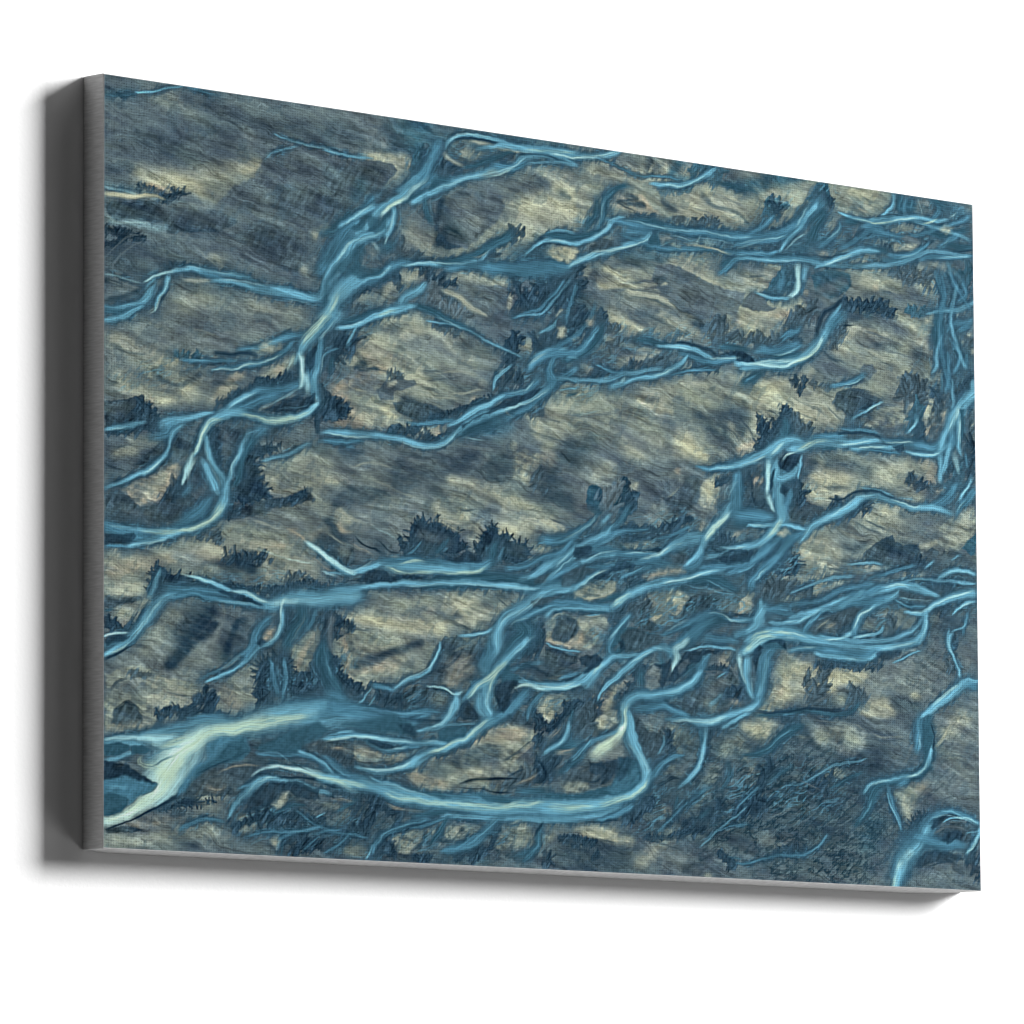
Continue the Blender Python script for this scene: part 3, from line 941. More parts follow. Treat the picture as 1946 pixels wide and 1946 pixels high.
pT 1 1.6 2.1:1302,38 1318,17 1324,3 1345,2 1348,18 1353,30 1358,40 1345,45 1334,52 1310,45
dN .8:1342,32,6.4 1353,40,6.4
cB 1:1329,39,13.3 1310,63,13.3 1285,90,13.3 1261,114,10.6 1229,129,9 1186,140,7.9 1160,149,6.3
cC 1:1321,46,5.3 1301,75,6.4 1280,104,6.4 1261,128,5.3 1247,150,4.2
hW .6:1310,45,2.1 1293,76,2.7 1274,102,2.1
hW .8:1304,101,1.6 1277,125,2.1 1253,150,2.1
hW .7:1266,116,1.6 1226,127,2.1 1186,138,2.1 1160,149,1.6
hW .6:1160,157,1.6 1192,142,1.8 1229,124,1.3
cT 1:1320,85,16 1334,65,10.7 1309,116,13.3
dN .7:1224,114,5.3 1253,108,5.3 1274,94,4.2
dN .7:1231,145,10.5 1247,140,5.3 1221,151,6.3
cB 1:1160,168,4.2 1191,163,5.2 1221,159,5.3 1245,148,3.7
hW .7:1160,168,1.6 1194,164,1.8 1221,158,1.6
gT .9:1293,136,21.2 1266,153,15.9 1325,121,16
cB .9:1369,73,3.2 1369,91,5.4 1347,113,6.9 1325,129,6.9
hW .7:1370,78,1.3 1366,94,1.6 1341,116,1.6
gL .9:1347,71,16 1355,91,8 1374,107,10.7
pP .9 2.1 2.1:1320,140 1347,131 1374,128 1396,114 1409,110 1409,123 1390,131 1347,147 1322,148
hN .8:1309,147,2.1 1347,146,2.7 1395,130,2.1
pM 1 1.6 2.1:1348,2 1402,2 1485,-2 1470,29 1451,53 1443,60 1415,58 1375,46 1361,45 1353,28
gY .6:1394,9,8.1 1443,9,13.5
hD .6:1383,13,2.1 1416,35,2.7 1437,53,2.2
hD .5:1410,9,2.2 1443,28,2.7
hL .7:1375,6,2.1 1416,21,2.7 1446,46,2.7
hP .6:1402,37,2.7 1440,50,2.7
cC 1:1485,3,6 1482,22,4.3 1468,40,4.3 1457,47,2.7
cT 1:1498,4,8.1 1495,28,8.1 1512,21,13.6 1540,22,13.6
cB .8:1507,8,5.4 1506,35,6.5
cB .8:1523,8,2.2 1520,25,2.7
cB .9:1573,1,4.4 1576,22,6.6 1562,38,6.6
cT 1:1562,0,6.6 1587,10,13.7
iG .8 2.2 1.6:1532,5 1557,4 1559,25 1539,35 1528,29
cW .5:1534,4,1.1 1540,33,1.1
dN .9:1456,61,3.8 1478,49,4.3 1501,38,3.8
dN .8:1528,37,3.3 1551,31,3.8
gB .8:1609,20,22 1629,25,16.5
cC 1:1595,36,5.5 1567,42,6 1539,41,7.1 1512,45,8.2 1484,54,8.1 1456,63,8.1 1429,67,7 1396,61,5.4 1369,54,3.2
hE .8:1396,61,1.6 1429,68,2.4 1465,63,2.2 1492,53,1.6
hH .8:1470,59,1.6 1512,47,2.2 1539,41,1.6
hE .9:1534,55,1.4 1556,48,2.5 1579,33,1.9
hH .8:1595,36,1.9 1621,18,2.5
cT 1:1380,71,8 1396,69,8.1 1407,73,5.4
cB .9:1415,80,5.4 1440,76,13.5 1456,87,13.5
dT .9:1442,86,16.2 1462,92,10.8
hW .5:1418,77,1.6 1423,92,1.6
gM .9:1478,79,16.2 1520,65,16.3 1525,83,10.9
iL .9 1.6 2.2:1470,109 1483,102 1511,95 1530,95 1528,104 1516,109 1483,113
hD .7:1489,107,1.6 1522,105,1.6
hP .7:1522,70,3.3 1536,81,3.8
iS .9 2.2 2.2:1492,90 1508,80 1531,85 1536,95 1508,96
iL .9 2.2 2.2:1578,59 1595,49 1609,52 1601,64 1592,68
cT 1:1553,66,8.2 1578,73,6.6 1606,66,5.5 1637,51,8.3
cB 1:1623,64,8.2 1595,84,8.2 1578,97,7.1
hH .7:1583,91,1.6 1606,77,2.2
cT 1:1595,92,6.6 1623,91,8.2 1648,85,5.5
cN .8:1600,105,2.2 1651,92,2.8
cB 1:1651,106,4.4 1608,114,5.5 1566,120,6.6 1538,126,5.4
hW .7:1648,109,1.7 1611,112,2.2 1566,123,2.2
cB 1:1467,123,5.4 1497,124,6.5 1525,115,7.1 1547,101,5.5 1556,89,3.8
hW .6:1483,131,1.6 1519,118,2.2 1544,107,1.9
dN .8:1456,116,6.5 1511,117,3.3 1539,105,4.4 1556,89,4.4
cT 1:1428,120,8.1 1464,118,6.5
cC 1:1450,120,4.3 1415,125,9.1 1390,136,9.1 1360,151,9.1 1330,165,6.4 1319,172,3.7
hH .8:1401,132,1.9 1382,142,2.7 1346,160,2.7 1325,170,1.9
cB 1:1456,135,5.4 1489,133,6.5 1516,127,4.3
cC 1:1160,175,3.7 1213,171,5.3 1252,165,6.3 1293,162,6.4 1330,160,5.3
hW .7:1213,171,1.6 1252,168,1.8 1303,161,1.9
gB .6:1347,129,10.7
dD .9:1505,144,10.9 1533,156,13.6 1552,175,13.6
gS .8:1499,156,21.7 1518,185,16.3
gD .6:1477,206,18.9 1427,218,16.1 1524,211,16.3
gS .9:1537,222,27.2 1496,215,21.7
gL .7:1428,157,21.5 1455,172,16.2 1414,186,10.7 1444,190,10.8
gL .7:1546,163,13.6 1519,140,8.2 1600,139,11 1566,181,8.2
gP .5:1441,193,8.1
hL .6:1401,169,2.7 1455,193,3.2 1510,202,2.7
hG .8:1414,212,2.7 1468,208,3.2 1510,205,2.7
pT .9 5.3 2.7:1308,187 1346,171 1390,176 1395,201 1373,220 1346,234 1319,227
gD .8:1346,208,16 1362,221,13.4
gS .7:1324,221,10.6 1379,193,10.7
pY .95 2.1 2.1:1194,173 1226,169 1276,170 1276,180 1250,189 1226,179
gG .8:1186,190,15.7 1212,205,15.8 1175,217,15.7
gL .7:1226,198,10.5 1186,221,15.7
gY .8:1236,254,15.8 1278,251,13.2 1292,262,10.6
gP .8:1297,227,6.4
dT 1:1249,213,15.8 1266,192,13.2 1239,227,13.2 1271,207,13.2
cB .7:1252,199,7.9 1247,226,7.9
cW 1:1284,171,5.3 1282,195,5.8 1280,222,6.9 1270,241,4.2
cC .7:1298,175,8 1292,202,8
cC .7:1199,243,2.6 1230,244,4.2 1265,242,3.2
hH .8:1282,174,2.4 1282,203,2.4 1277,233,2.6
hK .8:1199,232,2.1 1209,236,2.1
iS .8 1.6 2.1:1175,259 1191,244 1212,249 1225,263 1238,264 1225,273 1193,277 1172,270
gL .9:1211,283,21 1180,295,15.7 1238,295,15.8
gY .7:1174,295,10.5 1185,315,13.1 1203,323,10.5
gG .7:1219,297,10.5 1246,299,10.5
hD .9:1174,319,2.1 1185,319,2.1
dD .9:1273,280,10.6 1297,277,13.3 1308,260,13.3 1265,292,10.6
gS .8:1318,253,15.9 1332,236,16
dD .8:1169,335,7.8 1198,334,7.9 1245,341,7.9 1264,328,7.9
gL .7:1256,321,7.9 1248,330,5.3
dN .9:1275,322,9.5 1264,320,5.3
cB .9:1246,323,3.2 1264,307,5.3 1283,300,4.2
cB .8:1198,355,7.9 1232,351,7.9 1264,336,7.9 1278,324,6.3
hW .7:1235,361,1.8 1264,347,2.1 1275,332,1.6
cT 1:1232,361,7.9 1269,356,9 1283,347,5.3
iN 1 1.3 1.6:1158,357 1174,358 1190,366 1197,376 1174,378 1158,378
cC 1:1367,242,4.3 1356,267,8 1345,289,10.7 1329,312,11.7 1307,339,12.2 1285,360,13.2 1250,374,12.1 1211,379,8.9 1158,383,6.8
cB 1:1372,262,13.4 1356,280,10.7 1345,297,8
cW 1:1329,312,4.8 1310,341,6.4 1285,362,6.3 1245,378,4.7 1197,381,4.2
hE .9:1329,318,1.9 1310,344,3.2 1288,362,3.2 1256,376,2.1
hH .8:1158,383,2.1 1200,380,2.6 1245,375,2.6
cN .95:1370,231,3.2 1356,249,6.4 1335,262,5.3 1324,282,5.8 1318,306,3.2
dN .9:1373,236,9.6 1381,248,8 1400,243,10.7 1427,239,10.8 1454,239,10.8 1476,244,8.1
gD .8:1386,263,16.1 1427,258,16.1 1468,253,16.2
gS .8:1427,274,13.4 1468,271,16.2 1495,281,16.2
gT .5:1427,253,10.8
dD .8:1361,295,10.7 1356,312,11.7 1378,288,8 1350,323,8
hK .7:1364,284,1.6 1394,282,2.1 1408,278,1.3
gL .9:1372,331,16 1361,327,8 1399,285,8 1391,302,6.4
pL .9 5.3 2.7:1383,287 1427,282 1468,287 1454,299 1399,304 1388,316
gG .8:1413,310,16.1 1467,306,16.2
gD .5:1445,314,8.1 1481,312,10.8
hS .8:1413,286,3.2 1454,294,3.8 1509,311,2.7
hS .8:1407,311,3.2 1454,318,3.8 1522,331,2.7
hL .7:1399,319,2.7 1453,334,3.2 1508,346,2.7
hD .8:1404,319,3.2 1426,332,2.7
hD .8:1442,341,2.2 1481,354,2.7
gL .9:1536,297,16.3 1550,309,13.6 1531,279,10.9
pL .95 2.2 1.6:1515,263 1529,261 1559,273 1545,280 1517,270
iL .9 2.2 2.2:1540,246 1559,238 1559,254 1545,256
gD .8:1531,319,16.3 1547,333,16.3
gM .8:1550,349,21.8
gS .6:1344,366,26.6 1385,374,21.4
hN .8:1328,336,2.7 1350,349,5.3 1380,359,3.7
hL .7:1355,349,2.7 1377,364,2.7
hN .8:1318,335,2.1 1345,339,2.7
hD .6:1304,368,2.6 1344,384,2.7
gL .7:1307,378,10.6 1290,398,7.9
hN .7:1218,404,1.6 1250,393,2.1 1285,394,1.6
pS .9 3.8 2.7:1418,354 1437,354 1445,367 1436,378 1420,388 1398,399 1371,404 1379,388 1398,375
cB .9:1420,375,5.4 1398,388,6.4 1371,399,6.4 1349,404,5.3
hW .8:1417,378,1.9 1398,393,1.9 1368,402,1.6
hW .8:1295,413,2.1 1285,422,2.6
dN .8:1277,405,7.9 1282,420,6.3 1296,398,3.7
dD .7:1306,402,5.3 1322,405,4.2 1344,408,3.7
cT 1:1210,397,6.3 1189,410,13.1 1168,423,8.9
cB .8:1197,402,3.1 1176,417,4.2
gL .9:1237,418,26.3 1184,442,26.1 1263,428,15.8 1317,434,21.2
gY .7:1250,411,13.2 1210,429,13.1 1276,452,21.1 1316,466,21.2
gG .6:1303,423,7.9 1237,441,7.9 1327,441,10.6
gD .6:1165,478,20.9 1215,467,15.7 1173,459,7.8
hN .8:1210,465,2.1 1236,475,3.7 1247,484,3.2
dN .8:1252,468,6.3 1257,483,7.9 1273,487,7.9
hD .6:1236,451,2.6 1290,469,2.6 1322,481,2.7
hD .6:1263,433,2.1 1316,455,2.7 1343,473,2.7
pD .95 5.3 2.7:1349,438 1371,415 1403,406 1425,414 1439,433 1425,443 1398,451 1360,453
hL .6:1414,410,3.2 1441,415,3.8 1461,426,2.2
pS .9 2.7 2.1:1444,433 1461,426 1480,429 1466,443 1425,453 1397,464 1414,449
cC .8:1389,465,4.3 1414,449,3.2 1436,436,2.7 1455,426,2.2
hH .7:1414,447,1.6 1439,436,1.6 1458,425,1.3
dD 1:1494,398,10.8 1516,382,13.5 1527,381,13.6 1538,395,11.9 1527,415,11.9 1521,437,9.2
gM .9:1480,370,16.2 1508,362,16.2 1453,384,16.1
gL .8:1563,406,16.3 1549,429,13.6 1494,422,10.8
gY .7:1543,427,10.9
cB .8:1521,437,5.4 1521,459,6.5
hK .8:1560,406,1.6 1563,408,1.6
gT .8:1606,267,27.4 1614,306,32.9 1605,361,27.4
dT .9:1582,177,16.4 1594,162,13.7 1607,187,16.4
dT .9:1633,143,16.5 1630,170,13.7 1621,193,16.5
cB .8:1583,155,4.4 1588,184,5.5 1582,219,8.2 1571,229,10.9
cB .8:1627,160,5.5 1633,186,5.5 1618,207,6.6
cC .8:1548,237,2.7 1582,227,6.6 1615,223,7.1 1638,209,5.5 1649,195,3.3
dT .9:1509,234,6.5 1537,233,6.5 1559,236,3.8
gL .9:1612,229,8.2 1601,233,5.5
cT 1:1570,240,16.4 1573,271,16.4 1575,298,12
cC .7:1581,278,3.8 1572,311,5.5 1569,338,6.5 1558,353,3.3
cB .8:1592,269,5.5 1607,254,8.2 1635,245,8.2 1649,232,5.5
cB .8:1620,265,5.5 1643,246,5.5
gL .9:1643,268,8.2 1626,281,6.6
dD .9:1637,279,11 1645,286,8.2
cB .8:1603,286,4.4 1620,314,5.5 1608,350,4.4
cB .8:1592,309,4.4 1597,351,4.9 1588,389,5.5
cB .8:1634,304,4.4 1631,336,5.5
cB .8:1580,353,4.4 1580,390,4.4
cC .7:1602,361,3.3 1605,398,4.4 1602,425,3.8
dN .9:1639,357,8.2 1630,379,11 1619,391,11 1608,398,6.6
dN .8:1574,399,13.6 1568,426,10.9
cC 1:1647,361,6.6 1641,389,8.2 1624,412,11 1607,435,13.7 1601,450,13.7
hH .7:1616,418,3.3 1607,446,3.8
dT 1:1621,428,5.5 1618,448,5.5
gL .8:1635,432,8.2
iP .8 2.2 2.2:1645,294 1650,294 1649,302 1645,302
gP .7:1575,348,7.1 1587,443,5.5
bG 1:60,492,80.6 195,452,70.2 263,419,47.2
bM .8:60,540,57.5 149,541,34.9
bS .9:38,780,68.7 195,716,46.7 104,654,46.2
bM .9:355,699,59.4 332,799,47.4 104,856,34.6
gS .5:127,436,23.2 218,420,23.5
gL .8:20,478,18.3 60,488,11.5 93,500,11.6 127,508,9.3
gY .7:122,506,7 87,513,6.9
gG .5:172,454,14
gL .8:38,557,18.4 93,579,16.2 149,553,14 27,539,11.5
gY .6:100,583,9.2 149,544,9.3 127,561,7
gG .8:26,515,13.8 60,528,9.2
gD .6:93,538,6.9 131,546,6 163,523,6.1
gP .7:231,515,9.4 188,568,7 218,536,9.4
gL .6:217,545,14.1 183,571,11.7
gD .5:190,539,5.6 229,532,4.7
hD .6:7,487,2.7 38,495,3.2 82,497,2.3
hL .7:4,475,3.7 33,479,4.1 71,491,2.8
hG .7:7,530,2.7 49,541,3.2 82,552,2.8
hD .5:7,565,2.3 27,572,2.3
hL .5:138,442,2.3 172,445,2.8 206,453,1.9
hK .9:168,474,1.9 171,475,1.9
pD .95 1.4 2.7:4,594 27,587 66,572 71,584 84,597 89,608 96,614 91,629 60,635 16,647 1,642 1,608
gS .6:20,606,13.7
gP .5:82,580,5.5
dN .9:53,612,13.8 78,616,11.5 89,618,6.9
dN .8:55,636,6.9 87,630,4.6 7,648,3.7
cC 1:1,645,4.6 22,637,6 47,629,6 69,622,3.7
hW .8:2,645,1.8 27,638,2.3 44,630,1.8
gM .8:49,660,13.8 82,656,11.5 22,684,11.4
gL .5:49,677,9.2 22,682,4.6
gD .8:71,691,16.1 93,669,11.5
hD .8:5,677,2.7 27,670,2.7 49,665,1.8
gD .7:16,711,16 7,700,11.4
pP .9 2.3 2.7:33,749 60,728 93,708 131,694 138,698 118,729 104,737 102,757 78,764 55,778 47,760
gL .7:78,747,13.8 100,714,9.2
pD .9 1.8 2.7:2,760 27,750 49,764 60,773 93,765 104,744 118,734 149,745 163,755 138,784 104,802 60,811 2,812
gS .6:71,791,13.8 38,789,9.2
dN .7:118,741,13.9 131,735,13.9 109,749,9.2
pD .9 3.2 2.3:49,703 71,681 109,644 136,631 158,638 154,660 136,682 109,696 71,705
gN .5:127,656,11.6
gN .6:161,720,11.6 163,695,7
gS .7:131,718,9.3
pD .95 1.9 3.3:188,618 199,619 217,613 245,614 247,626 236,640 224,665 211,702 201,711 195,687 188,654 183,628
gS .6:211,630,11.7 208,662,7
dN .9:188,626,7 190,659,5.6 195,682,3.7
pN .9 3.3 3.3:252,650 275,638 298,642 263,673 265,697 275,720 286,735 263,747 240,755 217,747 224,713 236,683
pD .9 2.8 3.7:213,755 240,755 263,747 309,731 332,716 355,719 365,732 332,743 297,754 274,770 240,781 206,787 204,777
dN .7:208,772,7 226,770,4.7
dN .5:286,748,3.8 321,734,3.3 351,719,3.8
gM .9:298,681,23.6 332,665,23.7 379,672,23.8
gL .9:281,695,14.1 286,719,9.4 272,679,7.1
gL .5:332,660,14.2 379,692,14.3 414,693,12
gY .4:397,695,9.6 293,725,4.7
gD .5:367,640,11.9 426,643,14.4
hG .7:275,688,2.8 332,690,3.3 379,704,2.9
hG .6:286,706,2.8 332,714,3.3
gD .6:426,724,14.4 402,738,11.9 421,707,7.2
gS .6:367,761,19 332,755,14.2
gL .8:409,757,9.6 425,765,7.2
hL .7:397,748,4.8 433,764,5.8
gG .8:321,780,18.9 367,783,14.3 274,785,14.1
hL .8:245,781,3.8 274,785,2.8 309,796,2.4
gP .6:327,799,9.5 344,807,7.1 409,777,9.6
hP .8:309,791,2.8 339,805,2.8 355,818,2.4
hP .7:397,768,2.9 425,790,2.4
gD .8:379,806,19 414,815,14.3 390,769,9.5
gD .5:425,838,9.6
gM .9:149,831,18.5 195,836,14
dD .9:156,816,4.6 181,816,8.4 190,822,5.6
hP .8:165,812,1.9 183,820,1.9
gL .8:217,817,11.7 240,819,9.4
gY .5:206,847,7 163,851,7
gP .7:172,850,9.3 284,825,9.4 309,825,4.7
dN .8:213,853,9.3 240,851,7 274,848,9.4
gD .8:251,857,18.8 194,860,9.3 104,873,11.5
gL .8:22,864,13.7 7,877,9.1 290,836,14.1
gG .8:71,852,13.8
hD .7:16,860,2.7 60,853,2.8
cC 1:2,812,6.8 38,818,8.2 82,818,9.2 127,811,10.2 161,798,10.2 185,782,10.7 201,758,11.7 206,734,10.3 201,711,8.4 188,688,7.5 179,658,7 174,634,5.6
cC 1:172,682,9.3 181,713,10.7 192,735,9.3
cB 1:183,746,9.3 167,769,13.9 138,791,11.6 118,803,6.9
cB 1:2,819,11.4 38,827,13.7 71,829,9.2
cC 1:38,848,5.5 67,839,6.9 104,825,7.8 131,813,5.6
cB 1:2,852,3.6 38,848,3.7
hE 1:113,817,1.8 145,805,4.6 172,790,6 195,769,6.5 206,748,5.6
hE .8:60,818,2.8 93,819,4.6 131,813,5.1
hH .7:7,816,3.2 38,818,3.2
hH .7:38,848,1.8 82,837,2.3 118,822,2.3
iN .9 1.8 2.3:2,833 29,828 51,823 55,828 44,841 24,847 2,849
hH .6:172,647,1.9 179,677,2.3 190,707,2.3 199,730,2.8
cC 1:252,618,7.1 243,644,8.5 231,669,7 217,694,6.1 208,715,6.1 206,734,9.3
hW .8:238,654,1.9 222,680,2.3 211,710,2.3
cT 1:259,627,9.4 242,665,5.6 231,693,5.6 220,721,4.7
cB .8:279,606,11.8 263,620,11.8
hC .7:272,611,1.4 249,621,1.6 236,625,1.9
cW 1:154,668,4.6 147,692,7 140,712,4.6 134,727,3.2
hH .8:163,671,1.9 149,697,2.3 145,728,1.6
cB .6:149,728,7 136,746,6.9
hC .5:131,735,1.4 138,758,1.4
cC 1:100,623,13.9 127,611,9.3 161,600,7 183,592,4.7
cB .7:118,619,11.6 104,640,13.9 82,647,9.2
cC .9:136,617,4.6 118,631,6 111,653,4.6 109,673,4.6 96,691,6 73,710,6 38,732,6 1,748,5.5
hH .8:104,685,1.6 82,704,2.3 60,721,2.3
hC .9:49,727,1.8 27,738,1.8 2,746,1.8
hN .7:7,740,1.6 38,725,1.8 60,715,1.8
cC 1:266,542,7.1 240,557,8.5 217,577,8 202,593,7
cB .9:337,521,11.9 309,534,11.8 282,538,14.2 259,543,9.4
cB .9:298,545,11.8 263,564,11.8 240,576,9.4 217,589,9.4
dD .6:240,567,4.7 275,563,4.7
hW .8:208,585,1.9 240,559,2.4 268,542,1.9
hW .7:263,581,1.9 291,563,1.9 314,546,2.4 340,526,2.4
hY .8:263,582,2.4 286,571,1.7
cC 1:365,533,7.2 365,552,8.1 346,574,8.6 321,586,9.5 293,594,10.4 263,591,7.1 229,587,9.4 202,593,11.7 181,610,10.3 170,630,8.4 162,655,5.6 156,672,3.7
hE .95:360,563,2.4 332,583,4.7 295,594,7.1 263,591,3.3 229,590,3.8
hE 1:208,599,4.7 183,609,5.6 170,630,5.6 161,657,3.7 149,678,2.3
hE .8:201,617,2.8 183,614,3.3
hH .7:365,535,2.4 365,552,2.9 351,571,2.9
iN .9 1.7 2.4:272,577 298,567 328,549 346,547 365,535 367,547 346,564 321,577 293,582
iN .8 1.4 2.4:302,557 321,548 346,540 328,554 309,564
hC .6:293,575,1.4 332,566,1.4 356,553,1.2
dN .9:367,571,14.3 379,551,14.3 398,566,14.4 414,556,9.6 421,568,5.8
dD .9:298,604,11.8 286,615,14.2
cC 1:398,382,19.2 382,399,13.4 363,421,11.9 347,440,11.9 337,461,7.1 326,484,4.8
hE 1:391,378,9.6 370,405,8.1 349,432,8.1 340,453,5.7
hE .7:333,459,7.1 323,479,7.1 319,497,3.3
cB 1:394,388,9.6 382,411,9.6
hW .8:403,384,2.4 384,418,2.9 365,438,2.9
cW 1:337,465,7.1 340,489,6.2 342,514,6.2 337,529,4.8
hH .9:337,478,2.4 342,501,2.9 340,526,2.9
hH .8:328,467,3.3 314,490,3.8 316,509,1.9
cB 1:354,456,4.8 354,493,7.1 358,519,9.5 365,533,7.2
cC 1:372,444,5.7 370,466,6.2 365,491,7.2 363,518,9.5 365,533,8.6
cW .7:347,501,7.1 351,520,9.5 351,534,7.1
iN .9 1.4 1.4:354,456 368,435 365,455 358,485 354,500 347,481 347,464
hW .7:386,455,1.4 377,468,1.4 372,495,1.9 365,518,1.9
cT .8:398,465,3.8 389,491,4.8
dN .9:379,441,12 403,440,14.4 393,463,9.6
dN .9:268,522,4.7 298,521,7.1 319,509,6.2 328,513,7.1
dN .8:199,571,5.6 229,556,6.1 252,539,6.1 266,520,4.7
gL .9:298,497,14.2 279,511,9.4 314,485,9.5
gP .8:298,495,9.5
hK .6:303,431,1.9 328,418,1.9
gT .6:314,432,9.5
cB 1:347,425,7.1 319,436,8.1 286,452,8 259,463,7.1 231,469,5.6
hC .8:321,436,1.9 275,456,2.4 229,469,1.9
gL .9:282,458,9.5 296,456,4.7
iL .9 1.9 1.9:256,466 275,451 303,450 303,458 282,467 263,470
cN .9:188,481,5.6 218,480,5.6 240,475,4.7 259,475,4.7
cB 1:326,445,4.8 310,462,6.2 282,480,7.1 252,493,7.1 218,504,5.6 186,515,2.8
hH .8:309,466,1.4 275,483,2.4 245,494,2.4 218,507,2.3 179,516,1.9
cB .9:131,504,3.7 161,501,4.7 195,496,4.7 229,488,3.3
hC .8:136,502,1.6 168,499,1.9 186,496,1.4
cN .6:177,507,2.8 206,501,2.8
dT .9:127,496,4.6 161,492,4.7
bM 1:495,488,72.6 591,476,61.2 448,543,48.1
bG 1:471,687,72.3 590,675,73.3 471,761,48.1
bM .8:639,719,36.8 761,707,49.8
bS .7:639,620,49.1 799,603,50 811,664,37.5
bD .6:519,670,36.3 688,627,24.7
gP .8:467,450,16.9 495,463,12.1 405,523,12 417,539,9.6
gL .8:455,434,12.1 519,473,12.1 562,492,12.2 531,447,14.6
gG .8:543,428,19.5 616,429,29.5 676,436,19.8
gD .5:640,411,14.8 689,417,12.4
gL .5:604,415,7.4 652,444,9.9
gL .9:429,466,14.4 436,475,9.6
gD .9:453,468,9.6 436,483,3.4 472,476,5.8
hD .9:413,483,2.4 460,475,3.4 507,482,3.4
pG .95 3.4 2.4:412,503 429,486 460,480 495,488 479,519 455,532 424,526
hD .8:420,507,3.8 441,512,4.8 460,517,3.4
hY .6:434,493,3.4 424,514,2.4 457,524,2.4
pS .95 2.4 2.4:471,515 491,496 510,484 543,490 548,496 531,506 510,511 505,529 481,534
gL .9:500,502,5.8 510,496,3.9
dD .8:502,482,5.8 519,483,3.9
gD .5:567,467,9.8 591,481,14.7 640,496,12.3
gG .7:603,475,14.7 635,479,14.8
hL .7:567,479,4.9 615,464,4.4 664,465,3.5
hD .7:548,469,2.4 591,469,3.4 615,474,2.5
hD .7:562,490,2.9 598,483,3.4 630,474,3
hD .6:548,496,3.4 591,509,3.9 640,513,3
hL .8:538,505,6.3 579,515,6.4 627,514,4.4
hD .8:615,498,2.9 640,491,3 659,493,3
hL .7:579,508,3.4 615,508,2.5 676,489,3
hK 1:644,475,2.7 649,476,2.5
gP .6:652,514,7.4
gL .6:669,480,7.4
hY .7:529,509,6.3 543,514,6.3
gD .8:524,526,9.7 555,543,14.6 579,545,14.7
pD .95 3.4 2.4:502,536 529,528 567,534 603,540 640,525 652,534 615,548 579,557 543,566 509,555
hL .7:567,529,2.9 598,538,2.9
hD .8:507,533,2.4 543,546,3.4 567,554,2.9
gY .8:486,551,9.7 502,566,9.7
gP .8:436,569,14.4 471,584,14.5 401,585,9.6
gL .9:452,557,14.4 471,577,14.5 507,575,7.3 581,577,12.2 562,579,9.7
gP .6:591,576,9.8 567,588,4.9
hK .7:495,562,1.5 512,572,1.7
hG .7:455,574,2.4 495,572,2.9
pN .95 1.4 3.3:377,534 387,535 405,552 424,556 425,565 412,576 391,581 377,580
gS .6:483,539,7.3
dN .7:410,430,14.4 424,438,12 399,458,14.4 377,478,16.7 391,483,12
cB .8:427,430,3.4 420,443,3.4
cB .7:377,468,3.8 389,454,3.4 408,445,2.4
gT .6:738,409,29.9 788,403,30.1 825,423,30.2
dN .9:723,401,12.4 721,428,12.4 713,444,9.9
gL .8:748,403,15 763,393,10
dN .8:775,394,12.5 813,379,15.1
gL .9:738,456,10 721,461,7.5
dN .8:701,476,12.4 720,471,14.9 738,469,7.5
cB 1:846,403,7.6 813,405,7.5 788,415,8.5 763,433,8.5 753,447,6
hH .8:788,408,2 768,423,3 750,442,2.5
cC .9:721,441,3 701,456,4 691,470,4 686,488,3
hW .8:713,444,1.5 696,459,2 689,475,1.5
cB 1:798,419,5 792,442,7.5 802,459,7.5 792,475,7.5
cC .7:846,411,4 825,411,3
cB 1:772,462,10 748,483,7.5 713,497,8.9 688,510,7.4
cC 1:797,470,6.5 772,490,8.5 738,512,7.5 708,528,8.9 676,541,9.9 647,559,8.9 622,580,8.3
hH .8:795,475,2.5 762,499,3 725,521,2.5 701,531,3.5
hW .8:713,492,1.7 745,483,1.7 767,460,2
cC 1:708,498,5 683,518,8.4 652,539,8.4 627,557,5.9 603,567,3.4
hW .8:696,506,2 664,530,2 639,550,2
iN .9 1.5 2.0:698,519 718,501 750,488 787,473 762,494 733,515 688,535 652,554 634,571 630,566 664,543
hP .8:710,510,1.5 725,502,1.7
dN .9:688,502,4 664,518,4.9 639,535,4.9 603,550,4.9 579,557,4.9
dN .9:500,590,3.9 524,586,5.8 552,585,7.3 567,598,5.9 591,593,4.9 605,577,6.4 627,567,3.4
gP .9:586,584,7.3
cB .9:528,572,2.9 555,570,3.9 591,561,4.9 615,558,3.9
cC 1:622,577,6.4 598,597,7.3 567,608,7.3 531,605,8.3 490,603,8.2 448,604,8.2 401,604,8.1 377,607,5.7
cB 1:448,614,4.8 412,620,5.7 377,623,5.7
hH .8:377,607,1.9 400,608,1.9 436,610,1.9 471,606,1.9
hW .8:507,607,1.9 543,613,2.2 579,609,2.4 603,597,2 630,569,2
hL .8:415,615,2.4 433,612,2.4
cT .8:627,582,12.3 664,563,14.8 700,548,14.9
gB .6:676,566,29.6 713,557,14.9
gS .8:676,604,24.7
hW .6:630,586,1.5 676,591,2
hG .7:615,603,4.9 663,605,3.9 693,602,3.5
gD .8:639,630,14.7 700,626,19.8 688,652,19.8
gG .7:658,633,9.8 671,619,9.9
hK .9:720,531,2.5 732,535,2.5 742,531,1.7
cP .7:713,530,2 725,541,1.7
gL .7:750,508,12.5 812,488,15.1
gY .6:774,565,15 762,519,10
gM .8:824,545,17.6 787,584,12.5 812,506,20.1
dD .9:772,520,12.5 757,529,10
cT .8:845,479,3.5 825,489,3
hD .6:737,557,3 787,571,3.5 845,578,3.5
cC .7:812,480,2 845,469,3
pY .6 5.0 2.5:725,603 752,603 779,607 774,620 762,634 754,648 754,665 744,664 724,656 727,623
gL .8:722,596,7.4
hW .7:710,592,2 720,611,1.5
gD .9:791,641,17.5 786,674,15 823,688,17.5
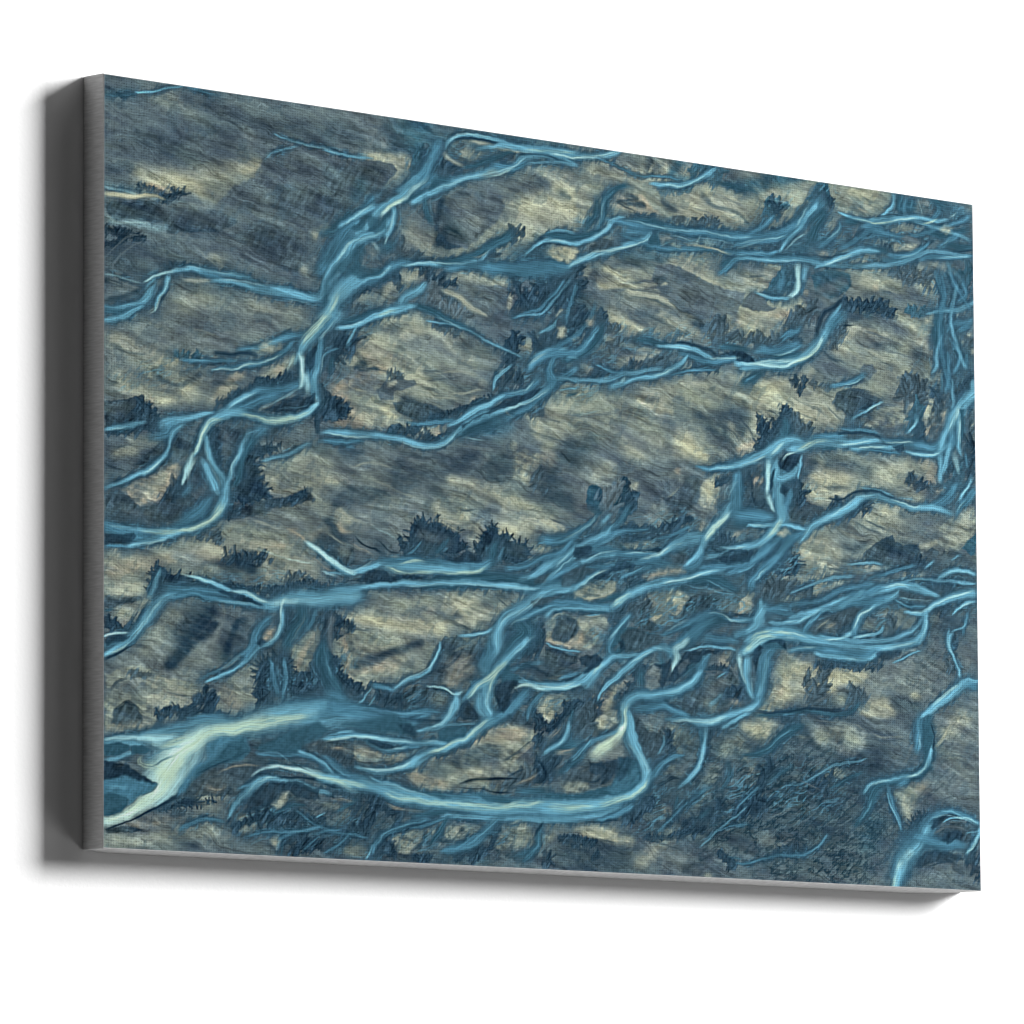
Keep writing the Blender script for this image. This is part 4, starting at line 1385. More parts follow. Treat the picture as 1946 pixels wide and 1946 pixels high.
dD .8:766,646,10 771,661,10
gD .6:832,579,15.1 844,613,15.1
gG .6:819,616,10
hL .6:424,665,2.9 471,653,3.4 509,659,2.4
hG .6:459,652,2.9 519,653,2.9
gG .6:400,646,14.3
gD .7:419,636,12 447,636,7.2
gD .8:447,714,14.4 483,706,9.6 431,708,9.6
hD .7:435,701,2.9 471,699,3.4 509,718,2.9
hD .7:499,669,3.4 530,676,3.4 566,685,2.9
hD .6:509,627,3.4 567,628,3.9 615,628,3.4
hG .6:519,633,3.9 567,643,3.9
hL .4:459,679,3.4 518,702,3.9 554,713,2.9
gD .6:578,696,14.6 590,712,12.2 566,722,12.2
gL .8:615,672,12.2 646,676,12.3 692,684,14.8
gS .6:651,639,14.8
gL .9:585,725,14.6 609,747,12.2 724,748,14.9 749,741,19.9 773,726,14.9
gY .6:583,732,7.3 724,756,9.9
hY .6:571,743,5.8 605,757,4.9 634,774,3.4
hG .7:585,744,2.4 614,756,2.9 663,752,3
gL .7:651,783,14.7 724,698,14.9 811,747,10
hD .8:614,722,2 639,727,3.4 663,719,2.5
gS .9:675,740,19.7 687,714,12.3 651,743,9.8
gD .5:749,676,14.9 774,691,12.5
hD .7:786,722,2.5 823,736,2.5
hD .6:774,681,5 823,701,6 844,711,4
hL .7:761,714,5 811,740,5 823,754,4
hY .6:766,724,3 806,745,3.5
gL .8:766,782,9.9 776,786,10
gY .8:771,784,8.5
hL .8:398,746,4.3 424,758,5.3 459,769,2.4
hP .7:395,775,4.8 435,789,3.4
gG .8:471,780,24.1 506,762,19.3
hW .4:459,772,1.9 494,783,1.9 511,796,1.9
gD .7:391,800,16.7 419,827,14.3 400,780,7.2
hK .8:431,789,1.9 454,809,3.4 489,820,2.4
hK .9:471,795,1.7 494,812,2.9 516,815,3.4
hK 1:501,813,2.4 514,815,3.4
hP .7:419,800,2.9 447,817,2.9 471,827,2.4
hP .7:489,825,1.4 504,821,2.4 516,822,2.4
gN .4:475,809,14.4
hM .8:381,789,3.3 419,807,2.9 454,826,2.9
pN .9 1.7 3.4:509,789 513,786 518,793 528,792 533,767 542,754 557,747 566,756 581,750 597,761 619,768 624,785 638,791 638,799 609,811 583,811 542,822 523,817 513,806
gS .6:556,777,12.1 595,788,14.6
hD .7:583,757,2.4 578,782,2.4
cB .8:554,789,1.9 542,808,2.9 528,816,3.4
hW .7:554,789,1 537,808,1.2
cT .8:604,780,3.4 585,801,5.8 578,814,5.8
pN .95 1.5 3.4:650,797 663,781 670,761 687,744 695,749 694,763 712,757 719,771 746,773 753,793 743,809 748,813 711,812 687,819 663,811
gD .6:731,785,12.4
cT 1:694,778,5.9 687,799,8.4 684,819,9.9
cB .6:707,787,3.5 699,813,5.9
iN .9 1.5 2.4:583,811 609,814 638,804 663,809 665,818 645,825 609,824
cB 1:482,833,7.2 518,827,8.2 566,825,8.3 614,828,8.3 662,826,9.8 684,817,9.9
cC 1:482,843,9.6 518,839,8.7 566,837,8.3 614,840,8.3 650,837,8.3 675,827,7.4
hE .9:508,835,1.9 542,827,3.4 566,825,2.9
hE .9:482,843,3.9 518,852,5.8 566,845,3.4 614,843,3.9 650,840,4.4 677,825,3.4
cC 1:377,828,5.7 395,844,6.2 419,858,8.1 447,853,8.2 482,838,8.2
hW .8:377,828,2.4 405,847,2.9 423,858,3.3 447,848,2.9 471,832,1.9
cW .6:377,860,3.3 400,867,4.8
iN .95 1.7 2.9:421,875 447,868 456,857 470,851 480,855 492,857 494,864 527,856 561,855 551,861 518,866 506,870 489,874 459,877
cT 1:843,842,20.1 760,850,14.9 687,846,14.8 614,860,14.7 566,869,12.1
cC 1:388,895,5.7 435,889,7.2 494,878,8.2 566,867,8.3 638,861,7.3 711,859,7.4 760,860,6 785,850,5
hW .7:518,879,1.9 578,868,1.9 638,863,2 760,860,2 780,853,1.7
cB 1:711,827,7.4 748,818,7.4 785,800,6 810,787,6 844,749,6
cC .9:843,754,4 810,767,3 773,778,2
cC 1:843,789,5 818,807,6 798,829,6 780,850,4
hW .7:843,784,1.5 818,807,1.8 795,836,1.7
cC .8:748,846,3 770,826,3.5 790,809,3
iD .8 1.5 2.0:760,847 773,836 795,829 785,845 765,852
hN .6:716,829,2.5 736,824,2.5
bM .8:860,510,63 961,524,63.7
bG .9:909,657,63.3 834,664,37.6
bM .9:1064,461,51.6 1169,475,65.2 1116,532,51.8
bS .8:1011,659,51.2
bT .8:858,813,62.8 985,776,51 1166,759,52 1036,822,38.4
gM .9:823,494,30.1 885,482,20.2
gL .5:805,511,20 860,498,15.1
gL .5:810,549,20.1 795,518,12.5
hK .8:856,498,1.3 865,507,1.5
hS .7:810,523,5 885,517,5.1 936,501,3.6
hC .35:830,521,3.5 898,508,2.5
hC .4:860,558,5 905,556,4.6
hD .8:810,586,2.5 835,574,3 860,570,3
hD .7:785,536,3 822,537,3
gD .8:847,587,20.1 822,603,20.1 872,572,15.1
gD .5:814,666,32.6 804,688,25
hD .9:784,667,6.5 821,693,7.5 846,713,3.5
hG .7:784,690,3 821,713,3.5 841,732,3
gL .9:791,742,15 809,750,12.5 789,727,10
hD .9:784,720,2.5 809,732,2 829,740,2
hY .7:784,730,5 816,754,5
gP .5:792,608,15
gL .7:961,580,25.5 935,565,15.2 999,558,17.9
gG .7:936,542,15.2 1012,580,12.8
gL .9:1051,560,28.3 1077,568,20.6 1051,540,18
gY .85:1064,564,18 1053,550,15.4 1084,577,15.5
gL .8:982,463,23 1026,453,15.4 1000,489,15.4
gY .6:1007,491,12.8 967,478,5.1 1028,493,6.2
hY .8:946,489,2.5 961,496,2
hD .8:1013,477,3.1 1028,486,2.6
hD .7:961,486,2.6 967,475,2
hL .7:1000,469,3.1 1038,490,3.1
gL .7:1065,423,15.5 1091,432,10.4 1052,437,10.3
gG .9:1086,417,12.9
gD .8:1116,501,23.3 1142,486,23.4 1129,536,18.2 1090,499,15.5
gS .6:1147,555,15.6 1103,534,10.4
gL .6:1153,518,15.6 1147,503,7.8
hD .9:1116,499,6.2 1147,519,6.2 1163,543,4.2
hD .8:1153,477,7.8 1184,509,5.2 1194,534,3.1
hL .6:1137,499,3.1 1160,527,3.1
hD .6:1182,455,2.1 1234,493,2.1
gM .9:1182,434,20.9 1222,456,21 1262,438,23.7
gY .6:1235,428,15.8 1195,472,15.7 1261,454,13.2
gD .5:1196,407,13.1 1209,398,10.5
hD .9:1153,448,2.1 1177,453,3.7
hK .6:1270,406,2.6 1284,420,2.6
hD .8:1211,465,1.3 1242,498,1.3
hN .9:1229,470,3.2 1245,474,4.2
gP .7:1189,537,7.8 1163,556,7.8 1184,546,5.2
gS .5:935,611,15.2 897,582,15.2 986,623,20.4
gL .5:905,612,15.2 884,629,12.6
hP .6:935,590,3.6 945,610,2.5
gS .5:1025,594,10.3
pG .95 3.1 2.6:1012,613 1053,598 1079,598 1102,601 1086,628 1081,652 1089,671 1109,682 1094,704 1047,724 985,725 973,701 998,668 1019,658 1042,633
gD .5:1063,623,15.4 1050,680,20.6 1024,709,15.4
pD .6 5.1 3.6:1016,663 1042,638 1053,616 1084,613 1076,665 1057,692 1024,696
hM .7:1014,665,2 1032,649,2.1 1042,635,1.3
hH .8:984,697,1.3 986,695,1.3
gP .6:1040,607,6.2
pL .97 1.6 3.6:1107,610 1128,606 1139,607 1128,619 1107,626 1123,632 1117,651 1112,669 1117,684 1099,681 1083,669 1080,652 1086,628
gY .8:1097,642,12.9 1112,615,10.4
pT .95 1.8 2.5:861,682 867,653 882,648 892,658 894,683 902,690 894,704 879,710 864,699
gN .6:887,669,10.1
gS .5:866,699,10.1
pT .9 1.8 4.1:925,658 930,627 945,630 942,661 960,651 963,661 945,676 960,682 955,690 939,714 924,726 919,706 932,685 909,695
dN .7:935,639,10.2 932,664,10.1 945,671,5.1
dN .8:955,659,5.1 942,686,6.6 950,688,6.1
dS .8:909,707,15.2 904,680,15.2 922,655,10.1
gL .7:953,647,7.6 958,639,5.1
gP .5:891,712,6.1
hP .8:884,720,2 894,714,2
cB .9:945,686,5.1 927,718,7.6 904,738,10.1 884,760,10.1 866,775,7.5
cC .8:909,702,5.1 891,724,7.6
hC .8:924,713,2 909,733,2.5 884,765,2.5
cB 1:884,705,4 866,729,6.5 841,749,8.5 808,765,10 784,770,11
hH .8:881,705,1.3 869,726,2 844,749,2 816,764,2.3
cB 1:846,771,10 813,802,11 783,820,12.5
hW .8:833,778,2 813,802,2.5 796,824,2.5
cB .9:879,768,5 909,743,6.1 947,731,5.1 980,723,3.6
hC .9:878,771,2 909,750,2.5 934,735,2
dN .9:924,731,3.5 950,724,4.1 985,723,3.6
dN .8:993,727,4.1 1024,716,6.1 1060,702,4.1
dN .7:934,750,3.5 960,740,2.5 998,737,3.1
cB .8:998,744,4.1 1024,734,4.1 1062,715,5.1
pM .8 2.5 2.5:927,756 960,750 998,749 1003,759 980,769 949,772
gL .5:959,763,10.2
gL .9:793,781,12.5 821,776,7.5
gL .7:884,750,5
iN .95 2.0 2.5:833,795 841,774 866,767 878,771 866,782 848,794
cB 1:878,771,7.6 896,777,12.6 929,776,8.6 959,776,8.6 1005,772,8.7
cC 1:1101,727,10.3 1070,735,12.9 1036,751,11.3 1010,771,8.7 985,784,8.7 964,786,6.1
hH .8:929,774,1.3 964,773,1.5 998,770,1.5
hH .9:959,786,2 998,775,4.1 1016,763,2.6 1052,744,2.1
hW .8:858,798,2 888,780,2 924,769,1.5
hH .6:891,802,1.8 919,790,1.8
cC .8:848,801,6 883,788,7.6 914,780,6.1
cB .9:964,788,12.7 1000,790,10.2 1026,795,6.1
iN .95 1.8 2.0:949,767 975,769 998,760 1008,766 1000,772 970,772
iN .8 2.0 2.5:914,798 939,790 959,796 944,805 908,813 893,830 871,837 888,815
gD .9:1036,776,12.8 1062,769,10.3
iD .85 2.0 2.6:1023,775 1049,765 1062,769 1052,785 1031,787
hP .7:1052,770,3.6
cC 1:1154,606,7.8 1149,632,8.8 1149,658,13 1133,682,14 1112,710,12.9 1093,735,10.3 1083,757,6.7
cW .9:1135,682,8.8 1114,707,7.8 1096,732,6.7
hE 1:1138,682,4.1 1112,713,5.2 1091,740,4.1
cB 1:1154,600,7.8 1157,631,10.4 1151,663,13
hW .8:1160,613,2.1 1141,635,2.6 1133,657,2.6
hW .5:1128,657,1.6 1133,636,2.1 1152,616,2.1
cB 1:1151,678,13 1183,677,13 1220,676,10.5
cT .9:1148,699,10.4 1180,691,10.4
cB .9:1083,759,7.7 1075,780,12.9 1049,793,7.7
cC 1:1085,751,6.7 1077,767,6.7 1051,788,5.1
gT .9:1101,773,20.6
hS .9:1088,759,1.3 1106,783,1.3
dN .95:1096,748,7.7 1114,738,10.3 1145,735,6.2
dD .9:1115,625,5.2 1128,616,6.2 1147,601,7.8 1152,593,7.8
dN .7:1162,620,5.2 1167,630,15.6 1193,648,15.7 1220,658,13.1
dD .9:1180,639,13 1207,644,15.7 1228,665,7.9
gD .9:1181,608,15.6 1189,592,13.1
gP .8:1183,582,13 1204,611,10.5 1186,592,5.2 1194,632,7.8
dN .6:1168,594,7.8 1199,596,7.8
cB 1:1076,596,3.1 1100,597,6.2 1131,590,8.8 1168,573,8.9 1205,559,8.9 1231,543,7.9
cC 1:1100,598,3.6 1131,590,5.2 1162,579,6.2 1194,573,6.3
hW .8:1100,600,1.6 1136,588,2.1 1157,577,1.8
hH .8:1155,585,2.1 1194,570,2.6 1221,557,2.6
cC 1:1283,524,13.2 1255,527,13.2 1231,548,11.5 1218,563,7.9
hH .9:1258,524,2.1 1239,542,4.2 1221,562,3.1
cB .9:1184,569,3.7 1207,556,3.7
dN .9:1205,546,6.3 1221,531,10.5 1237,511,13.1 1256,491,10.5 1256,467,6.3
dN .8:1210,522,6.3 1203,497,4.2
dD .9:1261,506,15.8 1274,494,15.8
cT .9:1258,483,4.2 1258,506,6.8 1255,522,7.9
cC 1:1226,562,8.9 1220,580,8.9 1218,604,7.9 1220,627,6.3
cB .9:1236,571,6.3 1236,597,7.9 1241,622,8.9
hW .9:1218,573,2.1 1215,599,2.1 1220,625,2.1
hC .8:1239,560,2.1 1226,588,2.1 1225,614,1.6
cB .9:1247,591,6.3 1274,572,7.9
iN .9 1.8 2.1:1242,560 1260,550 1282,550 1282,566 1258,584 1244,583
hW .9:1247,570,1.8 1260,553,2.1 1282,540,2.1
cW .9:1217,635,7.9 1225,650,6.3 1230,665,3.7
cC .9:1239,597,5.2 1236,623,6.3 1230,644,5.2
cC 1:1241,607,4.2 1244,638,10.5 1246,669,11.5 1243,690,10.5 1227,712,9.4 1206,729,7.8
cB .9:1265,622,3.7 1260,641,7.9 1249,660,10.5
hE .8:1246,679,5.2 1230,706,4.2 1216,726,2.6
iN .9 1.6 2.1:1247,614 1255,616 1262,620 1254,634 1246,630
dN .9:1247,611,4.2 1265,625,10.5 1273,635,13.2
gD .9:1273,666,21.1 1278,684,15.8
cC .9:1281,691,5.3 1259,691,6.3 1233,693,5.2 1193,694,5.2 1177,701,2.6
hH .7:1182,697,1.6 1219,696,1.8
pP .8 2.1 2.6:1151,717 1177,704 1219,700 1230,704 1206,722 1166,733 1140,733
gD .7:1193,715,13 1166,725,7.8
pP .85 2.6 2.1:1047,727 1057,713 1088,700 1112,702 1093,720 1067,730
cC .9:1206,724,6.3 1179,737,6.2 1153,745,5.2 1122,748,3.6
hH .7:1119,748,1.8 1153,747,2.1 1179,740,1.6
iN .8 2.1 2.6:1122,755 1166,749 1192,751 1179,773 1135,782 1111,774
hC .8:1114,777,2.1 1124,760,2.1 1148,748,1.6
cB .9:1219,728,7.8 1203,750,7.8 1187,772,7.8 1161,783,7.8 1134,798,6.2
hW .8:1192,749,2.1 1214,729,2.1
hC .8:1145,797,1.6 1182,781,1.8 1198,766,1.8
dN .9:1213,760,10.5 1235,745,7.9 1246,726,5.2
cB .9:1281,704,7.9 1259,730,7.9 1232,758,7.9 1205,781,8.9
cC 1:1219,775,4.2 1197,792,6.3 1184,809,5.2
gL .9:1254,709,10.5 1248,707,6.3
cC 1:783,865,10 813,855,6 838,850,5
cC 1:909,803,5.1 883,821,7.6 858,838,7.5 835,855,7.5
cB 1:815,847,7.5 796,859,12.5 783,882,14.9
hH .7:903,806,1.5 876,827,2 853,844,2 835,858,1.5
cB .9:846,804,7.5 816,822,8.5 791,844,7.5
hC .9:818,807,2 798,829,2 783,845,2
iD .8 2.5 2.5:811,842 833,815 858,808 878,814 853,834 828,848 813,852
dN .5:853,808,3.5 871,802,3.5
iM .97 1.8 2.0:840,862 858,846 888,833 918,833 916,851 893,863 858,871 842,870
hK .9:845,859,4 858,856,6 865,860,3.5
hK .7:883,846,6 891,855,5
hY .8:843,870,1.5 888,863,2 913,851,2 916,838,1.5
hL .8:888,833,1.5 918,832,2
cB .8:924,825,3 959,809,5.1 985,799,5.1
hC .8:924,825,1.3 959,806,1.5 980,794,1.5
iP .8 3.1 2.0:974,818 1010,802 1044,793 1049,801 1010,814 979,822
dN .8:939,836,6.1 959,827,6.1 1010,819,3.6
gD .8:939,831,15.2
cC 1:1135,785,5.2 1108,798,10.3 1075,808,11.3 1036,820,11.3 997,831,12.7 959,847,12.7 933,862,12.7 916,876,10.1 900,882,7.6
hH .9:1119,794,1.8 1075,808,2.3 1036,820,2.3 997,833,2.3
hE 1:954,850,2.5 933,862,5.1 918,873,5.1 905,882,3
cB 1:908,884,10.1 870,885,12.6 833,881,10 798,889,12.5
hC .8:845,882,2 883,881,2 908,882,2
cT .9:923,858,5.1 883,871,5
cT 1:1062,820,7.7 1113,815,12.9 1152,827,7.8
hC .8:1087,815,1.3 1126,827,1.6 1155,837,1.6
hC .7:1046,826,1.5 1100,832,1.5 1160,839,1.6
gL .9:1023,854,20.5 997,864,15.3 1048,864,10.3
gP .8:1010,868,15.3
gY .6:1139,859,15.5 1165,849,15.6 1176,822,7.8
pL .9 2.1 2.6:1116,859 1139,849 1165,839 1168,818 1187,819 1189,847 1178,869 1118,874
pD .9 2.1 2.6:1056,864 1069,845 1100,837 1121,848 1116,866 1110,875 1046,880
dD .9:959,875,12.7 979,878,10.2 938,882,10.1
dN .8:931,875,6.1 923,891,7.6
cB .9:1187,801,7.8 1184,819,6.2
gP .7:1271,806,18.4 1258,766,7.9 1281,735,10.5
gL .6:1272,775,10.5 1276,839,13.1 1218,795,10.5
gD .8:1231,830,26.2 1245,790,13.1
dD .8:1218,813,13.1 1258,823,13.1 1197,846,10.4
cB .8:1207,851,10.4 1218,866,10.4
bM 1:1396,564,66.7 1478,569,53.9 1342,583,39.8
bM .9:1314,716,66.1 1422,693,53.5 1532,669,54.1
bM .9:1317,442,39.8 1398,420,26.7 1210,449,26.2
bD .9:1233,841,52.3 1393,853,66.5 1530,841,67.5 1614,767,54.5
bS .9:1589,557,40.9 1615,688,27.3
gL .9:1316,455,23.9 1343,471,21.3 1357,482,16 1276,447,13.2
gY .6:1303,470,15.9 1276,462,10.6
hD .8:1327,441,3.2 1365,468,2.7 1378,474,2.1
hD .5:1290,432,2.1 1317,450,2.1
hL .8:1357,445,2.1 1387,466,2.1
pD .95 2.7 2.7:1354,438 1360,416 1398,406 1439,407 1458,421 1436,436 1408,447 1392,465 1376,462
gS .7:1507,407,21.6
hM .9:1414,407,3.2 1442,409,4.3 1461,420,2.7
pM .95 2.1 2.7:1411,452 1438,439 1493,430 1513,446 1501,461 1465,475 1433,481 1411,473
gD .8:1427,456,10.7
hD .8:1480,445,3.2 1499,437,4.3 1501,455,2.7
gL .9:1433,472,8
dD .9:1494,406,16.2 1518,411,13.5 1532,417,13.6
dT 1:1524,426,10.8 1521,445,10.8 1515,470,16.2
cC .9:1526,442,3.8 1521,458,4.3 1504,481,3.8
hW .7:1526,444,1.4 1518,461,1.9 1504,481,1.9
dN .8:1529,457,6.5 1531,481,9.2 1523,493,8.1
gL .8:1546,421,13.6 1545,477,13.6 1563,414,10.9
gP .7:1576,447,8.2 1551,479,10.9 1585,435,5.5
gD .7:1563,430,10.9 1577,412,10.9
dD .7:1579,422,10.9 1562,446,10.9 1556,486,5.4
hK .9:1560,407,1.9 1563,406,1.9
dN .9:1199,482,3.1 1210,499,6.8 1217,516,8.9 1196,544,5.2
dN .9:1258,465,6.3 1257,480,9 1244,510,13.1
dD .95:1273,481,10.6 1287,495,13.2 1305,504,7.9 1270,513,13.2
cT .9:1255,483,5.3 1255,507,8.9 1249,528,10.5
gD .7:1165,486,18.2 1172,516,15.6
gL .7:1191,529,13.1 1172,542,10.4 1210,475,10.5
gP .8:1164,553,10.4 1193,532,6.3
hN .9:1226,463,3.7 1242,474,4.2
dD .8:1389,468,10.7 1397,478,13.4 1424,485,5.4
cB .9:1370,486,3.7 1405,487,5.3 1446,493,4.3
hC .8:1384,487,1.6 1424,485,1.9 1457,492,1.6
cC 1:1156,580,10.4 1188,566,8.9 1217,550,10.5 1244,531,10.5 1268,523,9 1289,524,6.3
cC 1:1262,542,9 1284,535,11.6 1310,524,11.6 1343,518,13.3 1383,513,13.3 1424,509,11.8 1451,503,8.1
cC 1:1386,526,5.3 1410,526,6.4 1446,517,6.4 1479,513,6.5 1498,506,5.4
cB .9:1305,514,5.3 1343,507,6.9 1375,496,6.4
hE .9:1273,544,3.2 1294,531,4.8 1321,520,3.7 1348,515,2.1
hH .8:1356,519,2.1 1397,514,2.1 1438,507,1.6
hH .8:1391,526,1.9 1438,519,2.4 1473,511,1.9
cT .9:1356,529,3.2 1329,532,3.7
iD .5 3.2 2.1:1370,499 1411,492 1446,498 1451,503 1424,503 1386,505
cN .8:1359,498,2.7 1384,492,3.2 1424,493,3.2 1454,498,3.8
iN .9 1.6 2.2:1476,511 1498,505 1501,519 1487,523
cB 1:1457,500,6.5 1493,501,10.8 1528,503,11.9 1556,502,9.2 1578,494,8.2
hH .8:1457,503,2.2 1493,501,2.2 1520,498,1.9
cC 1:1498,519,3.8 1528,521,6.5 1556,518,8.1 1578,505,9.3 1601,489,8.2 1612,499,5.5
hH .8:1506,521,1.6 1548,519,2.4 1578,508,2.5
cB 1:1490,525,4.3 1457,524,3.2 1424,527,2.7
cC 1:1650,382,16.5 1630,403,16.4 1613,429,16.4 1596,458,13.6 1581,483,10.9 1573,503,8.2
cC .9:1618,429,8.2 1615,461,8.2 1612,493,6.6 1617,514,3.8
cB 1:1601,473,10.9 1595,501,10.9
hH .9:1619,410,5.5 1607,443,4.9 1590,475,3.3
hH .8:1618,434,2.7 1615,472,2.5 1615,501,1.9
iT .95 2.2 1.6:1618,421 1627,422 1624,460 1618,493 1618,461
dD .9:1635,440,11 1632,486,11
gL .8:1638,448,11
dN .9:1634,499,16.4 1637,533,16.4 1634,560,10.9
cC .9:1573,516,8.2 1575,545,7.1 1575,572,5.4
cC .9:1595,498,8.2 1586,523,8.2 1581,550,5.4
cW .6:1603,516,8.2 1611,547,5.5
cB .9:1626,508,3.8 1634,539,4.4
dT .9:1600,548,16.4 1617,565,16.4 1597,575,13.6
dN .7:1589,552,10.9 1595,538,8.2
cB 1:1603,574,8.2 1594,594,10.9 1577,614,12 1557,627,8.1
cC .9:1642,560,5.5 1628,580,5.5 1613,605,5.5
hW .8:1642,562,1.6 1625,585,1.9 1616,600,1.6
cB 1:1650,583,11 1633,601,10.9 1616,613,8.2 1605,633,4.4
hW .7:1630,601,1.9 1613,616,2.2 1602,633,2.2
gP .8:1561,568,16.3 1547,540,16.3 1566,583,13.6
gL .7:1542,546,13.6 1519,562,10.8
dN .8:1511,576,9.7 1527,587,8.1 1547,585,6.5
dD .8:1555,590,7.1 1572,583,5.4
gL .8:1337,576,26.5 1383,576,21.3 1320,598,21.2
gY .7:1320,593,15.9 1369,588,13.3 1342,581,13.3
gD .9:1310,563,13.2 1294,586,7.9
gD .7:1342,557,15.9 1383,561,16 1423,567,16.1
gG .8:1465,547,21.5 1424,535,16.1
gL .7:1478,556,16.2 1451,580,21.5 1506,537,13.5
hD .9:1383,555,1.9 1396,555,1.9
hK .6:1453,566,2.7 1478,568,2.2
hD .9:1294,607,2.6 1315,606,2.6
hD .7:1328,608,3.2 1369,607,3.7 1396,601,2.7
hD .8:1478,593,4.3 1503,591,3.8
hG .8:1342,617,4.2 1396,606,3.2
gL .8:1304,626,15.9 1328,634,10.6 1409,600,10.7
gY .6:1288,612,10.6 1437,618,8
hW .7:1296,635,2.6 1342,630,3.2
cC .8:1407,601,3.2 1437,603,3.2 1472,609,3.8
hC .8:1478,614,2.7 1533,611,3.2
gY .6:1527,611,16.2
cN .9:1342,630,2.7 1369,630,2.7 1396,614,3.7 1423,606,4.3 1450,609,4.3 1478,616,3.2
dN .95:1360,636,5.3 1349,648,6.9 1341,656,3.7
cC 1:1284,719,6.8 1301,694,9.5 1325,674,10.6 1355,660,11.7 1382,644,10.7 1401,627,9.1 1423,617,8 1450,617,8.1 1477,624,8.1 1519,628,8.1 1560,629,9.2 1596,634,6.5
hW .8:1314,680,2.1 1347,664,2.4 1374,643,2.1 1404,621,2.1 1437,613,2.1
hH .7:1464,620,1.9 1505,624,2.2 1546,628,2.2
hH .9:1282,709,2.6 1303,691,2.6
dN .9:1382,652,10.7 1404,640,9.1 1417,633,8 1412,649,6.4
dD .8:1325,682,3.2 1357,670,3.7 1376,661,4.3
gL .9:1455,637,16.1 1477,648,18.8 1491,628,8.1
gY .5:1458,645,10.7
gS .8:1546,654,24.4 1518,673,24.3 1554,680,16.3
hG .7:1463,655,5.4 1532,656,5.4
gD .6:1491,647,8.1
gL .5:1422,656,16 1444,667,16.1
hD .8:1409,660,3.7 1436,673,3.7 1471,683,3.8
hD .7:1382,668,3.2 1422,682,3.7 1463,694,3.8
gD .8:1408,707,21.4 1381,718,16 1368,680,16
gG .7:1354,700,21.2 1436,692,16.1
hL .5:1354,684,3.7 1395,701,4.3 1436,707,3.2
gY .9:1292,729,18.4 1303,746,18.5 1319,750,15.9
gL .8:1327,728,21.2 1287,714,10.5 1354,744,13.3
gP .5:1292,713,13.2 1271,734,5.3
pD .97 2.2 3.2:1477,690 1479,701 1493,707 1526,707 1531,727 1559,706 1576,713 1587,703 1615,714 1559,746 1531,762 1421,756 1413,736 1438,710 1460,695
gN .7:1457,711,16.1 1518,715,13.5
gL .7:1532,709,6.5 1565,695,6.5
gS .7:1545,729,13.5 1598,726,13.6
pM .97 2.2 3.8:1576,665 1599,639 1622,626 1648,618 1649,666 1638,680 1615,709 1587,714 1576,691
gL .8:1610,680,16.4 1627,633,16.4
hD .9:1613,653,1.9 1638,667,2.2
hD .8:1610,664,1.9 1632,678,2.2
hE .7:1615,661,1.6 1638,675,1.6
hD .8:1599,673,1.9 1621,690,1.9
hE .6:1593,695,1.6 1609,707,1.6
pT .95 2.2 2.2:1649,668 1638,680 1618,701 1629,710 1649,714
cC .8:1615,717,3.8 1598,729,3.8
pL .97 1.8 3.7:1287,755 1340,758 1421,753 1465,757 1421,772 1375,781 1372,797 1350,820 1337,811 1313,828 1291,817 1273,809 1246,806 1220,795 1249,787 1270,783
gY .6:1302,783,15.8 1340,792,15.9 1302,809,10.5
hD .8:1329,767,4.2 1362,772,4.2 1383,767,2.7
hD .6:1381,775,2.7 1408,778,2.1
gP .6:1421,759,10.7
cC .8:1378,757,3.2 1421,751,3.7 1449,751,3.8
hW .6:1381,757,1.6 1427,748,1.9
cB .8:1517,747,4.3 1476,761,4.3 1443,775,4.3 1421,787,2.7
dN .8:1517,742,8.1 1531,748,10.8 1503,762,5.4
cC .8:1562,732,4.3 1542,750,3.2
gL .8:1525,767,16.2 1503,769,10.8 1517,774,6.5
gY .5:1517,774,8.1
pN .9 2.1 3.2:1266,744 1281,756 1281,769 1268,786 1246,793 1228,789 1241,762 1255,745
gS .6:1255,769,10.5
pD .8 2.6 2.6:1258,649 1288,641 1325,650 1347,658 1314,675 1282,683 1261,677
dN .9:1253,621,7.9 1272,619,10.5 1283,634,10.5 1274,645,10.5
dD .9:1163,648,15.6 1190,638,15.7 1216,648,13.1 1224,660,10.5 1176,665,15.6
gP .7:1203,619,10.5 1188,592,13.1
gL .7:1219,648,7.9
dN .7:1172,614,13 1172,593,10.4
cB .8:1159,590,4.2 1160,631,6.2 1158,667,6.2
cC 1:1246,612,5.3 1243,633,10.5 1245,658,13.1 1248,681,13.1 1234,701,11.5 1218,720,9.4 1194,736,7.8 1155,745,6.8
cB .9:1267,625,3.7 1259,647,7.9
hE .8:1248,674,4.7 1242,695,4.7 1223,715,3.1 1210,729,2.1
cB 1:1155,680,15.6 1189,679,15.6 1224,679,10.5
cC 1:1181,697,3.6 1221,696,5.2 1261,693,5.3 1293,695,5.3
hH .8:1179,697,1.6 1221,694,1.8
cC .9:1235,574,10.5 1240,602,13.1 1267,591,10.5 1283,566,5.3
cC .9:1286,550,3.2 1282,582,2.6 1278,598,2.6
cW .9:1219,573,8.9 1216,604,7.9 1214,630,6.3
hH .7:1219,583,2.1 1216,609,2.1
iN .9 1.6 1.6:1222,596 1233,584 1227,621 1222,630
iN .9 1.8 2.1:1241,570 1254,556 1275,556 1278,572 1262,586 1243,583
hH .9:1246,570,2.1 1257,553,2.1 1278,543,2.1
cB 1:1287,701,6.3 1266,716,8.9 1242,749,8.9 1220,772,8.9 1202,789,10.4 1183,804,7.8 1180,822,6.2
hW .8:1218,775,2.1 1194,798,2.6 1186,809,2.1
dN .9:1228,748,6.3 1242,731,5.2 1220,764,6.3
cB .8:1221,733,6.3 1202,761,6.3 1175,781,6.2 1154,793,6.2
hC .8:1197,761,1.8 1170,787,1.8
iL .95 2.1 1.6:1237,706 1258,701 1261,709 1250,717 1239,713
